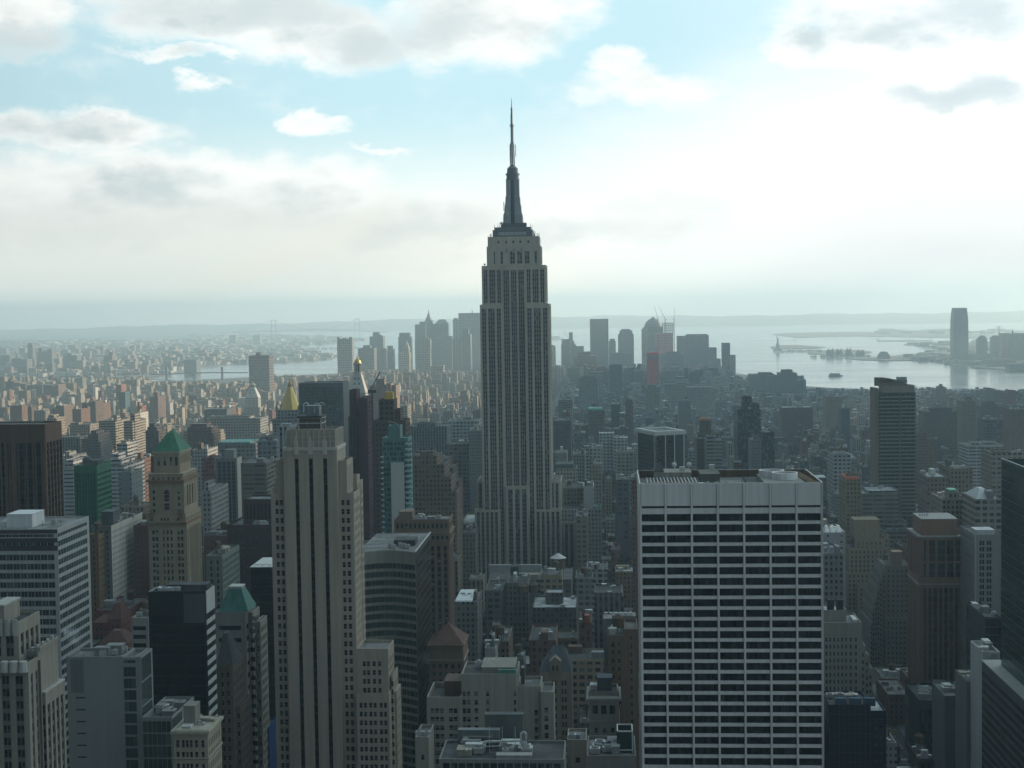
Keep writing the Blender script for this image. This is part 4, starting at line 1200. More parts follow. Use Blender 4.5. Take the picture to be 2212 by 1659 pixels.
def curved_banded():
    Y = 690.0
    b, x0, x1, z = start('curved_glass_block', 'concave office block banded in green glass and buff stone, side of dark brown glass', 'office building', 770, 897, 1195, Y, 1500)
    st = stone((.30, .28, .24), .8, .25)
    n = 14
    dep = lambda t: 7.0 * (1 - (2 * t - .55) ** 2 / 2.2) if True else 0
    pts = [(x0 + (x1 - x0) * i / n, Y + max(0, 6.5 * math.sin(math.pi * min(1, max(0, (i / n) * 1.0))))) for i in range(n + 1)]
    fh = 3.95
    for p, q in zip(pts, pts[1:]):
        W = math.hypot(q[0] - p[0], q[1] - p[1])
        b.face(p, q, 0, z, dict(cols=[(.02, W - .02)], fh=fh, wh=2.55, sh=.3, tm=4.6, rec=.25, gl=G_blue, fr=stone((.10, .12, .11), .5), mull=2), [st])
    B = b.mb('roof', M_rooflight)
    B.face([(*p, z - .02) for p in pts] + [(x1, Y + 62, z - .02), (x0, Y + 62, z - .02)])
    bg = glass('bronze_glass', (.020, .016, .012), (.07, .05, .03), .22, .12, .35); bf = stone((.035, .028, .022), .5)
    x2 = at(934, 1200, Y + 50).x
    sd = dict(cols=[(.2 + i * 2.05, 2.1 + i * 2.05) for i in range(29)], fh=fh, wh=3.3, tm=2.6, rec=.06, gl=bg, fr=bf, mull=1)
    b.face((x1 + .02, Y), (x1 + .02, Y + 61), 0, z + .4, sd, [bf], 'side_wall')
    b.mb('side_coping', M_tin).box(x1 - .3, x1 + .3, Y, Y + 61.5, z + .4, z + .8, bottom=True)
    B = b.mb('parapet', stone((.40, .39, .36)))
    for p, q in zip(pts, pts[1:]): B.bar((p[0], p[1] + .2, z + .2), (q[0], q[1] + .2, z + .2), .6)
    b.box('bulkhead', x1 - 13, x1 - 3, Y + 22, Y + 34, z, z + 2.4, M_rooftar)
    for k in range(5): b.fan(x1 - 5 - 2.2 * k, Y + 12 + 3 * (k % 3), z, 1.7)
    FOOT.append((x0, x1, Y, Y + 62))
    b.done()
curved_banded()

def brown_tower():
    Y = 800.0
    br = stone((.20, .135, .095), .88, .25)
    b, x0, x1, z = start('brown_strip_tower', 'brown masonry tower with pale roof edge and tall window strips left of the skyscraper foot', 'office building', 851, 970, 1122, Y, 1340)
    sp = stone((.10, .08, .065))
    Z = lambda r: zt(910, r, Y)
    fr = ST(2.45, 1.35, 3.7, 2.3, gl=G_lit, fr=F_dark, sp=sp, tm=1.8, mg=.6, rec=.4)
    za = Z(1150)
    b.tier(x0, x1, Y, Y + 21, za, z, br, fr, fr, ph=1.2, roof=M_rooflight, foot=False)
    b.tier(x0 - .5, x1 + .5, Y - .5, Y + 21.5, Z(1171), za, br, dict(fr, tm=1, strip=False, wh=2), dict(fr, tm=1, strip=False), foot=False)
    b.tier(x0 + 4, x1, Y + .2, Y + 21, 0, Z(1171), br, dict(fr, p=3.4, w=2.0), dict(fr, p=3.4, w=2.0))
    b.ring('belt', x0 - .5, x1 + .5, Y - .5, Y + 21.5, Z(1151), Z(1149.5), .35, stone((.30, .24, .18)))
    b.box('bulkhead', x0 + 2, x0 + 9, Y + 6, Y + 17, z - 1.2, z + 3.2, br)
    b.gear(x0 + 8, x1 - 2, Y + 3, Y + 18, z - 1.2, 6, seed=31)
    b.done()
brown_tower()

def red_pyramid():
    Y = 700.0
    br = stone((.21, .15, .115), .88, .25)
    b, x0, x1, z = start('red_roof_building', 'brown brick building under a steep red tiled pyramid roof', 'office building', 926, 1001, 1395, Y, 1500)
    d = 22
    b.tier(x0, x1, Y, Y + d, 0, z - 3, br, sash(3, 1.5, 3.6, 2.0, mg=.8, tm=5), sash(2.6, 1.3, 3.6, 2.0, tm=5))
    b.ring('cornice', x0, x1, Y, Y + d, z - 7.2, z - 6.5, .5, stone((.33, .28, .22)))
    b.tier(x0 + .3, x1 - .3, Y + .3, Y + d - .3, z - 3, z, br, sash(1.7, 1.0, 3.0, 2.2, tm=.5, bm=.1, mg=.6), sash(1.7, 1.0, 3.0, 2.2, tm=.5, bm=.1), foot=False)
    b.ring('cornice', x0, x1, Y, Y + d, z - .1, z + .5, .5, stone((.30, .2, .14)))
    B = MB(); B.prism([(x0 - .2, Y - .2), (x1 + .2, Y - .2), (x1 + .2, Y + d + .2), (x0 - .2, Y + d + .2)], z + .5, zt(966, 1347, Y + 11), scale=.06)
    b.one('tiled_roof', B, stone((.115, .062, .048), .85, .5))
    B = MB(); B.bar(((x0 + x1) / 2, Y + 11, zt(966, 1349, Y + 11)), ((x0 + x1) / 2, Y + 11, zt(966, 1341, Y + 11)), .5, 0, .1); b.one('finial', B, stone((.5, .4, .25)))
    b.done()
red_pyramid()

def stepped_buff():
    Y = 520.0
    bf = stone((.33, .30, .255), .88, .25)
    b, x0, x1, z = start('stepped_buff_block', 'large stepped buff brick block with blank central wall, pipes and plant at its foot', 'office building', 922, 1196, 1457, Y, 1600)
    X = lambda px: at(px, 1540, Y).x; Z = lambda r: zt(1060, r, Y)
    w = dict(gl=glass('blind_glass', (.012, .014, .016), (.26, .27, .27), .5, .15), fr=F_pale, rec=.35)
    pairs = lambda *a: [(X(p) - X(922), X(q) - X(922)) for p, q in a]
    za = Z(1506)
    b.tier(X(922), X(997), Y, Y + 22, 0, za, bf, dict(cols=pairs((929.7, 938.6), (940, 948.8), (950.2, 959), (969.3, 978.4), (979.6, 988.4)), fh=3.0, wh=1.8, tm=3.4, **w), None, ph=2, roof=M_rooftar)
    c0 = X(997)
    cc = lambda *a: [(X(p) - c0, X(q) - c0) for p, q in a]
    b.tier(c0 + .02, X(1117), Y + .8, Y + 20, 0, z, bf, dict(cols=cc((998.5, 1006.4), (1008, 1016), (1024, 1032.6), (1050, 1056.5), (1110, 1115)), fh=3.0, wh=1.8, tm=5.6, **w), None, ph=1, roof=M_rooftar)
    b.mb('pilaster', stone((.42, .40, .36))).box(X(995), X(998), Y - .25, Y - .02, 20, Z(1535))
    d0 = X(1117)
    b.tier(d0 + .02, X(1168), Y + 3, Y + 18, 0, Z(1487), bf, dict(cols=[(X(1153) - d0, X(1161) - d0)], fh=3.0, wh=2.0, tm=8, **w), None, roof=M_rooflight)
    e0 = X(1168)
    b.tier(e0 + .02, X(1196), Y + 1.5, Y + 16, 0, Z(1497), bf, dict(cols=[(X(1175) - e0, X(1184) - e0)], fh=3.0, wh=2.0, tm=5, **w), None, roof=M_rooflight)
    b.box('bulkhead', X(955), X(997), Y + 9, Y + 20, za - 2, za + 3.2, stone((.13, .09, .07)))
    b.box('bulkhead', X(1040), X(1112), Y + 3, Y + 18, z - 1, z + 1.6, stone((.28, .26, .22)))
    B = b.mb('vent_row', M_tin)
    for k in range(16): B.cyl(X(1022 + k * 3.6), Y + 14 + (k % 2) * 1.5, .45, z - 1, z + 1.1 + (k % 3) * .4, 8)
    b.box('copper_kerb', X(1078), X(1116), Y + 1.2, Y + 2, z, z + 1.2, M_copper)
    b.box('access_shaft', X(1124), X(1132), Y + 6, Y + 10, Z(1487), z + .8, M_dkmetal)
    b.done()
stepped_buff()

def gabled():
    Y = 640.0
    st = stone((.34, .295, .235), .88, .25)
    b, x0, x1, z = start('gabled_building', 'tan chateau style building with steep grey slate roof and a stone dormer gable', 'office building', 1166, 1235, 1452, Y, 1600)
    d = 20
    b.tier(x0, x1, Y, Y + d, 0, z, st, dict(cols=[(1.2, 2.1), (2.4, 3.3), (4.9, 5.8), (6.2, 7.1), (9.2, 10.1), (10.5, 11.4)], fh=3.6, wh=2.2, tm=3, gl=G_sash, fr=F_pale, rec=.35), None, ph=.4)
    xm = (x0 + x1) / 2
    B = MB(); zr = zt(1205, 1394, Y + 8)
    a = [(x0, Y), (x1, Y), (x1, Y + d), (x0, Y + d)]; t0, t1 = (x0 + 5.4, Y + 8), (x1 - 3.4, Y + 8)
    B.face([(*a[0], z), (*a[1], z), (*t1, zr), (*t0, zr)]); B.face([(*a[1], z), (*a[2], z), (*t1, zr)]); B.face([(*a[2], z), (*a[3], z), (*t0, zr), (*t1, zr)]); B.face([(*a[3], z), (*a[0], z), (*t0, zr)])
    b.one('slate_roof', B, stone((.085, .10, .115), .7, .3))
    g0, g1 = xs(1187, 1212, 1440, Y)
    B = MB(); zg = zt(1200, 1429, Y); ze = zt(1200, 1419, Y)
    B.box(g0, g1, Y - .3, Y + 5, z, zg); B.face([(g0, Y - .3, zg), (g1, Y - .3, zg), ((g0 + g1) / 2, Y - .3, ze)]); B.face([(g0, Y - .3, zg), ((g0 + g1) / 2, Y - .3, ze), ((g0 + g1) / 2, Y + 5, ze), (g0, Y + 5, zg)]); B.face([(g1, Y + 5, zg), ((g0 + g1) / 2, Y + 5, ze), ((g0 + g1) / 2, Y - .3, ze), (g1, Y - .3, zg)])
    b.one('dormer', B, st)
    for k in (0, 1):
        B = MB(); xx = g0 + 1.2 + k * 1.6; B.box(xx, xx + .9, Y - .36, Y - .31, z + .6, z + 2.9, bottom=True); b.one('dormer_window', B, F_dark)
    b.done()
gabled()

def ornate_slim():
    Y = 600.0
    st, rd = stone((.36, .34, .30), .88, .25), stone((.16, .085, .07), .9, .25)
    b, x0, x1, z = start('ornate_slim_building', 'slim building with pale arched top storeys over dark red brick, glass rooms on its roof', 'office building', 1271, 1337, 1508, Y, 1659)
    zb = zt(1300, 1560, Y); W = x1 - x0
    cols = [(W * a, W * c) for a, c in ((.13, .31), (.41, .59), (.69, .87))]
    b.tier(x0, x1, Y, Y + 18, zb, z, st, dict(cols=cols, fh=5.6, wh=3.6, tm=2.0, gl=G_sash, fr=F_dark, rec=.6, mull=2), sash(), foot=False, ph=1.5)
    b.ring('cornice', x0, x1, Y, Y + 18, z - .9, z, .8, stone((.42, .40, .36)))
    b.ring('belt', x0, x1, Y, Y + 18, zb - .3, zb + .6, .4, st)
    b.tier(x0 + .15, x1 - .15, Y + .15, Y + 18, 0, zb - .3, rd, dict(cols=[(W * a, W * c) for a, c in ((.17, .28), (.44, .56), (.72, .83))], fh=3.7, wh=2.1, tm=1.2, gl=G_sash, fr=F_pale, rec=.35), sash())
    b.tier(x0 + .3, x1 - .3, Y + 4, Y + 16, z - 1.5, zt(1300, 1493, Y + 4), stone((.22, .22, .21)), sash(2.2, 1.5, 3, 1.8, tm=.7), None, foot=False)
    p0, p1 = xs(1290, 1322, 1470, Y + 6)
    b.box('plant_room', p0, p1, Y + 6, Y + 13, z + 1.4, z + 6.5, stone((.10, .12, .14)))
    b.gear(x0 + 1, x1 - 1, Y + 5, Y + 15, z + 1.4, 4, seed=4)
    b.done()
    Y = 640.0
    b, x0, x1, z = start('brown_loft', 'brown brick loft with many small rooftop boxes and a water tank beside the white slab', 'office building', 1304, 1379, 1362, Y, 1600)
    br = stone((.16, .115, .085), .9, .3)
    X = lambda px: at(px, 1380, Y).x
    b.tier(X(1312), X(1349), Y, Y + 20, 0, zt(1330, 1372, Y), br, sash(3.2, 1.2, 3.6, 1.9), None, ph=1.2, roof=M_rooflight)
    b.tier(X(1349) + .02, X(1378), Y + 1, Y + 22, 0, zt(1362, 1360, Y), stone((.12, .075, .055)), sash(3.2, 1.2, 3.6, 1.9), None)
    zz = zt(1330, 1345, Y + 14)
    b.box('bulkhead', X(1304), X(1322), Y + 12, Y + 20, 0, zz + 2, M_rooflight)
    b.box('bulkhead', X(1325), X(1375), Y + 22.2, Y + 30, 0, zz + 1.0, stone((.26, .25, .23)))
    b.tank(X(1336), Y + 10, zt(1330, 1372, Y) - 1.2, 2.4, 4.2)
    b.gear(X(1313), X(1348), Y + 2, Y + 18, zt(1330, 1372, Y) - 1.2, 6, seed=8)
    for k in range(6): b.box('white_hood', X(1306 + k * 11), X(1306 + k * 11) + 1.5, Y + 23, Y + 24.5, zz + 1.0, zz + 2.6, M_tin)
    b.done()
ornate_slim()

def bottom_roofs():
    Y = 440.0
    b, x0, x1, z = start('plant_roof_building', 'dark roof crowded with ducts, white pipes and a glazed front, at the lower edge', 'office building', 948, 1219, 1640, Y, 1700)
    b.tier(x0, x1, Y, Y + 20, 0, z, stone((.22, .22, .21)), PN(2.4, 2.0, 3.6, 2.4, gl=G_blue, fr=F_dark, tm=.6, rec=.15, mull=2), None, ph=.8, roof=M_rooftar)
    zr = z - .8
    X = lambda px: at(px, 1630, Y + 8).x
    b.box('duct', X(1010), X(1060), Y + 13, Y + 15.5, zr, zr + 3.4, M_dkmetal); b.box('duct', X(985), X(1075), Y + 16, Y + 18.5, zr, zr + 4.8, stone((.13, .15, .15), .6))
    b.box('duct', X(1120), X(1150), Y + 8, Y + 11, zr, zr + 1.6, stone((.45, .42, .38))); b.box('duct', X(1075), X(1150), Y + 3, Y + 6, zr, zr + .9, stone((.38, .37, .35)))
    b.box('plant_screen', X(1040), X(1125), Y + 22, Y + 25, 60, zr + 8, stone((.10, .11, .11)))
    B = MB(); p = [(X(1008), Y + 10, zr + 1), (X(1050), Y + 10, zr + 3.2), (X(1125), Y + 10, zr + 3.4), (X(1125), Y + 10, zr + 5.6), (X(1131), Y + 10, zr + 6.2), (X(1136), Y + 10, zr + 5.6), (X(1136), Y + 10, zr + 4)]
    for q, r in zip(p, p[1:]): B.bar(q, r, .55)
    b.one('pipe', B, M_tin)
    B = MB(); B.bar((X(1010), Y + 8, zr + 2), (X(1080), Y + 8, zr + 2.4), .3); B.bar((X(1010), Y + 8, zr + 2), (X(1010), Y + 4, zr + 2), .3); b.one('pipe', B, M_metal)
    for k in range(3):
        B = MB(); xx = X(1057 + 28 * k); B.bar((xx, Y + 9.3, zr), (xx, Y + 9.3, zr + 8), .16); b.one('light_pole', B, M_tin)
    b.gear(x0 + 2, x1 - 2, Y + 2, Y + 18, zr, 14, seed=77)
    b.done()
    for (lab, xl, xr, yt, Y, d, c, rf) in (('small buff box with light roof at the very bottom, beside the slotted tower', 897, 926, 1592, 500, 16, (.34, .31, .26), M_rooflight),
                                    ('small blank grey tan box with one dark opening near the lower edge', 1225, 1267, 1598, 500, 14, (.31, .27, .22), M_rooflight)):
        b, x0, x1, z = start('small_building', lab, 'building', xl, xr, yt, Y, 1659)
        b.tier(x0, x1, Y, Y + d, 0, z, stone(c), dict(cols=[((x1 - x0) * .4, (x1 - x0) * .65)], fh=7, wh=1.8, tm=3.5, rec=.5), None, roof=rf)
        b.gear(x0, x1, Y, Y + d, z - 1.1, 2, seed=int(xl)); b.done()
    b, x0, x1, z = start('glass_roof_building', 'low roof with a white framed glass box and scattered vents left of the white slab', 'building', 1268, 1374, 1632, 470, 1659)
    b.tier(x0, x1, 470, 492, 0, z, stone((.17, .16, .15)), None, None, roof=M_rooflight)
    g0, g1 = xs(1334, 1366, 1610, 478)
    B = MB()
    for (p, q) in (((g0, 476), (g1, 476)), ((g1, 476), (g1, 484)), ((g0, 484), (g1, 484)), ((g0, 476), (g0, 484))):
        for zz in (z, z + 6): B.bar((*p, zz), (*q, zz), .35)
        B.bar((*p, z - 1), (*p, z + 6), .35)
        B.face([(*p, z - 1), (*q, z - 1), (*q, z + 6), (*p, z + 6)], 1)
    b.one('glass_room', B, [M_tin, G_blue]); b.gear(x0, x1, 471, 490, z - 1.1, 10, seed=41); b.done()
bottom_roofs()

def right_side():
    # orange brick tower
    Y = 905.0
    br = stone((.27, .15, .095), .88, .3); lt = stone((.42, .40, .38))
    b, x0, x1, z = start('orange_brick_tower', 'orange brick tower with dark glass bays, pale ledges and a railed brick penthouse', 'office tower', 1985, 2079, 1160, Y, 1560)
    d = 34; W = x1 - x0
    zb = zt(2030, 1262, Y)
    dk = dict(gl=G_band, fr=F_dark, rec=.35, sp=stone((.05, .035, .03)), strip=True, fh=4.6, wh=3.2)
    cols = [(W * a, W * c) for a, c in ((.11, .165), (.235, .375), (.43, .60), (.65, .80), (.85, .96))]
    cols2 = [(W * a, W * c) for a, c in ((.11, .17), (.22, .29), (.33, .42), (.47, .54), (.58, .66), (.70, .78), (.83, .90))]
    sc = [(2 + i * 4.6, 4.3 + i * 4.6) for i in range(7)]
    b.tier(x0, x1, Y, Y + d, zb, z, br, dict(cols=cols, tm=1.6, sub=2, mull=1, **dk), None, dict(cols=sc, tm=1.6, sub=1, mull=1, **dk), foot=False)
    b.tier(x0, x1, Y, Y + d, 0, zb, br, dict(cols=cols2, tm=2.0, sub=1, mull=1, **dk), None, dict(cols=sc, tm=2, sub=1, mull=1, **dk))
    B = b.mb('spandrel_rib', br)
    zz = z - 1.6 - 4.6 * 3
    while zz > zb: B.box(x0 + .1, x1 - .1, Y - .12, Y - .01, zz, zz + .9, bottom=True); zz -= 4.6 * 3
    for za, zc in ((z - .2, z + .5), (zb - .3, zb + .4)): b.ring('ledge', x0, x1, Y, Y + d, za, zc, .4, lt)
    p0, p1 = xs(1979, 2066, 1140, Y + 8)
    p0 = x0 + 2
    zp = zt(2020, 1121, Y + 4)
    b.tier(p0, x1 - 2.4, Y + 2, Y + d - 6, z - 1.1, zp, br, None, None, foot=False, ph=2.5)
    b.ring('ledge', p0, x1 - 2.4, Y + 2, Y + d - 6, zp, zp + .4, .25, lt)
    for k in range(6): b.box('roof_post', p0 + 1 + k * 1.0, p0 + 1.3 + k * 1.0, Y + 14, Y + 14.3, zp - 2, zp + 2.0, M_dkmetal)
    b.box('corner_box', x1 - 2.2, x1 - .2, Y + 6, Y + 14, z - 1, z + 3.5, br)
    b.done()
    # green glass tower at the edge
    Y0, Y1 = 590.0, 682.0
    x = at(2163, 1100, Y1).x
    z = zt(2163, 991, Y1)
    b = Bld('green_glass_tower', 'tall dark green glass tower cut off by the edge of view, thin pale rim', 'office tower', x + 20, 640)
    gg = stone((.016, .05, .045), .3, .2); gl = glass('deep_green_glass', (.006, .022, .020), (.012, .05, .045), .4, .06, .3)
    fr = dict(cols=[(.1 + i * 1.8, 1.82 + i * 1.8) for i in range(40)], fh=4.0, wh=3.7, sh=.15, tm=1.0, rec=.04, gl=gl, fr=gg, mull=1)
    b.tier(x, x + 45, Y0, Y1, 0, z, gg, fr, None, fr, ph=3.0, roof=M_rooflight)
    b.mb('roof_rim', stone((.6, .6, .55), .5)).box(x - .15, x + .25, Y0, Y1, z, z + .35, bottom=True)
    pod = at(2155, 1420, Y1 + 4).x
    b.done(); GUARD.append((2160, 2212, 1425, Y0))
    # dark block, lower corner
    x = at(2121, 1427, 693).x; z = zt(2121, 1427, 693)
    b = Bld('dark_corner_block', 'dark grey office block with gravel roof and a pale parapet at the lower corner', 'office building', x + 15, 620)
    dg = stone((.075, .075, .078), .7, .2)
    fr = dict(cols=[(.6 + i * 2.9, 2.9 + i * 2.9) for i in range(44)], fh=3.9, wh=2.3, sh=.5, tm=3.4, rec=.5, gl=G_band, fr=F_dark, mull=2)
    b.tier(x, x + 60, 560, 693, 0, z, dg, dict(fr, cols=fr['cols'][:16]), None, fr, ph=1.2, roof=M_rooflight)
    b.ring('coping', x, x + 60, 560, 693, z, z + .4, .15, stone((.45, .45, .43)))
    b.mb('roof_kerb', stone((.40, .39, .37))).box(x + 5, x + 58, 562, 687, z - 1.15, z - .5)
    b.fan(x + 13, 663, z - 1.2, .9)
    b.done(); GUARD.append((2121, 2212, 1659, 560))
    # glass and concrete pieces below the green tower
    for (nm, lab, xl, xr, yt, Y, d, c, st) in (
        ('white_podium', 'white box with slotted corner standing below the green glass tower', 2123, 2160, 1408, 715, 24, (.46, .47, .46), None),
        ('dark_podium', 'black wedge shaped building behind the white slotted box', 2128, 2163, 1333, 765, 40, (.03, .036, .038), dict(cols=[(.2 + i * 2, 2 + i * 2) for i in range(4)], fh=4, wh=3.4, tm=1, rec=.06, gl=G_band, fr=F_dark, mull=1)),
        ('grey_shaft', 'plain light grey shaft rising beside the dark corner block', 2088, 2118, 1471, 740, 24, (.20, .21, .205), None),
        ('grey_wing', 'lower plain grey wing with a ribbed wall next to the light grey shaft', 2040, 2090, 1503, 790, 30, (.15, .155, .15), None),
        ('black_roof_block', 'black glass block with a gravel roof full of small vents beside the avenue', 1985, 2045, 1513, 850, 40, (.018, .019, .02), dict(cols=[(.2 + i * 1.6, 1.7 + i * 1.6) for i in range(7)], fh=4, wh=3.5, tm=5, rec=.05, gl=G_band, fr=F_dark, mull=1)),
        ('brown_roof_block', 'low dark brown roofed block behind the black roofed one', 2000, 2062, 1480, 893, 10, (.09, .07, .06), None),
        ('pale_brick_block', 'low reddish brick buildings along the avenue at the foot of the orange tower', 1918, 1966, 1500, 935, 40, (.22, .13, .10), sash(3, 1.2, 3.6, 1.9))):
        b, x0, x1, z = start(nm, lab, 'building', xl, xr, yt, Y, yt + 60)
        b.tier(x0, x1, Y, Y + d, 0, z, stone(c, .8, .25), st, None, st, roof=M_rooftar if c[0] < .12 else M_rooflight)
        if nm == 'white_podium':
            for k in range(5): b.box('fin', x1 - 4 + k * .8, x1 - 3.7 + k * .8, Y - .4, Y - .02, z - 6, z - .5, M_tin)
        b.gear(x0, x1, Y, Y + d, z - 1.1, {'black_roof_block': 16}.get(nm, 4), seed=int(xl)); b.done()
    # blue netting
    Y = 660.0
    b, x0, x1, z = start('netted_building', 'building shrouded in dark blue construction netting beside the white slab', 'building', 1790, 1880, 1522, Y, 1659)
    b.tier(x0, x1, Y, Y + 24, 0, z, stone((.010, .017, .042), .9, .35), None, None, None, roof=M_rooftar)
    b.tier(x0 - 5, x0 - .05, Y + 2, Y + 24, 0, z - 9, stone((.13, .09, .07)), sash(3, 1.4, 3.6, 2), None)
    b.tier(x1 + .05, x1 + 7, Y + 1, Y + 24, 0, z - 3, stone((.14, .10, .08)), sash(3, 1.4, 3.6, 2), None)
    B = b.mb('scaffold', M_dkmetal)
    for k in range(9): xx = x0 + (x1 - x0) * k / 8; B.bar((xx, Y - .6, 40), (xx, Y - .6, z + 1.5), .12)
    for k in range(14): B.bar((x0, Y - .6, z - 4.2 * k), (x1, Y - .6, z - 4.2 * k), .12)
    for k in range(3): b.box('site_hut', x0 + 3 + 6.2 * k, x0 + 8 + 6.2 * k, Y + 1, Y + 3.5, z - 1, z + 2.2, stone((.06, .10, .15)))
    b.gear(x0, x1, Y + 4, Y + 22, z - 1.1, 7, seed=6); b.done()
    # stepped pale brick
    Y = 770.0
    bf = stone((.31, .285, .245), .88, .22)
    b, x0, x1, z = start('stepped_pale_block', 'pale brick block stepping down in three narrow setbacks with two black tanks on top', 'office building', 1778, 1862, 1345, Y, 1490)
    X = lambda px: at(px, 1400, Y).x
    s = dict(cols=[(1.2, 2.3), (3.2, 4.1), (5.2, 6.1), (7.2, 8.1), (9.2, 10.1), (11.2, 12.1), (13.4, 14.5), (16, 17.1)], fh=3.6, wh=2.1, tm=7, gl=G_sash, fr=F_pale, rec=.35)
    b.tier(X(1778), X(1862), Y, Y + 26, 0, z, bf, s, None, roof=M_rooflight)
    b.tier(X(1862) + .02, X(1872), Y + 3, Y + 26, 0, zt(1866, 1398, Y), bf, dict(cols=[(.5, 1.5)], fh=3.6, wh=2.1, tm=3), None)
    b.tier(X(1872) + .02, X(1881), Y + 5, Y + 26, 0, zt(1876, 1420, Y), bf, dict(cols=[(.5, 1.5)], fh=3.6, wh=2.1, tm=3), None)
    b.tier(X(1881) + .02, X(1890), Y + 7, Y + 26, 0, zt(1885, 1450, Y), bf, dict(cols=[(.5, 1.5)], fh=3.6, wh=2.1, tm=3), None)
    b.tier(X(1786), X(1834), Y + 8, Y + 24, z - 1.1, zt(1810, 1318, Y + 8), stone((.17, .17, .15)), None, None, foot=False)
    for k in (1795, 1815):
        zz = zt(1810, 1318, Y + 8); b.box('black_tank', X(k), X(k) + 3.2, Y + 10, Y + 14, zz - 1, zz + 4.6, stone(BLACK))
    b.box('sky_light', X(1846), X(1856), Y + 4, Y + 16, z - 1, z + .6, M_tin)
    b.done()
    # tan stepped tower behind
    Y = 1190.0
    tn = stone((.31, .245, .165), .88, .25)
    b, x0, x1, z = start('stepped_tan_tower', 'tan deco building with many setbacks and a tall blank tower block on top', 'office building', 1822, 1928, 1230, Y, 1420)
    X = lambda px: at(px, 1200, Y).x
    ss = ST(3.2, 1.4, 3.6, 2.1, sp=tn, gl=G_sash, fr=F_dark)
    b.tier(X(1828), X(1926), Y, Y + 34, 0, zt(1875, 1236, Y), tn, ss, None, ss)
    b.tier(X(1835), X(1921), Y + 4, Y + 32, 30, zt(1875, 1186, Y), tn, ss, None, ss, foot=False)
    b.tier(X(1850), X(1913), Y + 7, Y + 30, 30, zt(1875, 1166, Y), tn, sash(), None, sash(), foot=False)
    b.tier(X(1850), X(1905), Y + 10, Y + 28, 30, zt(1878, 1128, Y), tn, dict(cols=[(7, 8)], fh=7, wh=1.8, tm=4), None, None, foot=False)
    b.tier(X(1913) + .02, X(1925), Y + 8, Y + 26, 30, zt(1918, 1161, Y), tn, sash(), None, None, foot=False)
    b.tier(X(1850), X(1895), Y - 6, Y - .02, 0, zt(1875, 1262, Y), tn, ss, None, ss)
    b.ring('coping', X(1850), X(1905), Y + 10, Y + 28, zt(1878, 1128, Y), zt(1878, 1128, Y) + .6, .2, tn)
    b.gear(X(1836), X(1850), Y + 4, Y + 28, zt(1875, 1186, Y) - 1, 5, 2, seed=12)
    b.done()
    # grey stepped pyramid of terraces
    Y = 1090.0
    gs = stone((.22, .205, .185), .88, .25)
    b, x0, x1, z = start('terraced_grey_block', 'grey brick block whose near corner climbs in a staircase of small terraces', 'office building', 1912, 1964, 1222, Y, 1440)
    X = lambda px: at(px, 1260, Y).x
    sg = sash(2.9, 1.2, 3.6, 1.9)
    b.tier(X(1912), X(1966), Y, Y + 36, 0, z, gs, sg, None, sg)
    steps = [(1905, 1233), (1898, 1250), (1892, 1268), (1886, 1290), (1880, 1312), (1876, 1340)]
    pv = 1912
    for k, (p, r) in enumerate(steps):
        b.tier(X(p), X(pv) - .02, Y - 2 - k * 1.2, Y + 36, 0, zt(p, r, Y), gs, sg, None, sg); pv = p
    b.tier(X(1908), X(1966), Y - 7, Y - .02, 0, zt(1930, 1330, Y), gs, sg, None, None)
    b.box('tower_room', X(1931), X(1953), Y + 6, Y + 16, z - 1, zt(1940, 1196, Y), stone((.2, .16, .13)))
    b.gear(X(1914), X(1962), Y + 2, Y + 30, z - 1.1, 4, 1, seed=2); b.done()
    # grey tower with frames at the right
    Y = 870.0
    b, x0, x1, z = start('framed_grey_tower', 'light grey office building with stone frame round paired dark windows, left of green tower', 'office building', 2106, 2162, 1155, Y, 1345)
    gf = stone((.28, .28, .27), .8, .2)
    b.tier(x0, x1, Y, Y + 36, 0, z, gf, dict(cols=[(2.6, 3.8), (4.1, 5.3), (6.6, 7.8), (8.1, 9.3)], fh=3.6, wh=2.5, tm=3, gl=G_band, fr=F_dark, rec=.5), None, sash(3, 1.3, 3.6, 2.2))
    b.mb('corner_pier', stone((.40, .40, .39))).box(x0 - .3, x0 + .6, Y - .3, Y - .02, 0, z + .3)
    b.box('penthouse', x0 + 2, x1 - 2, Y + 6, Y + 18, z - 1, z + 1.6, M_tin); b.done()
right_side()

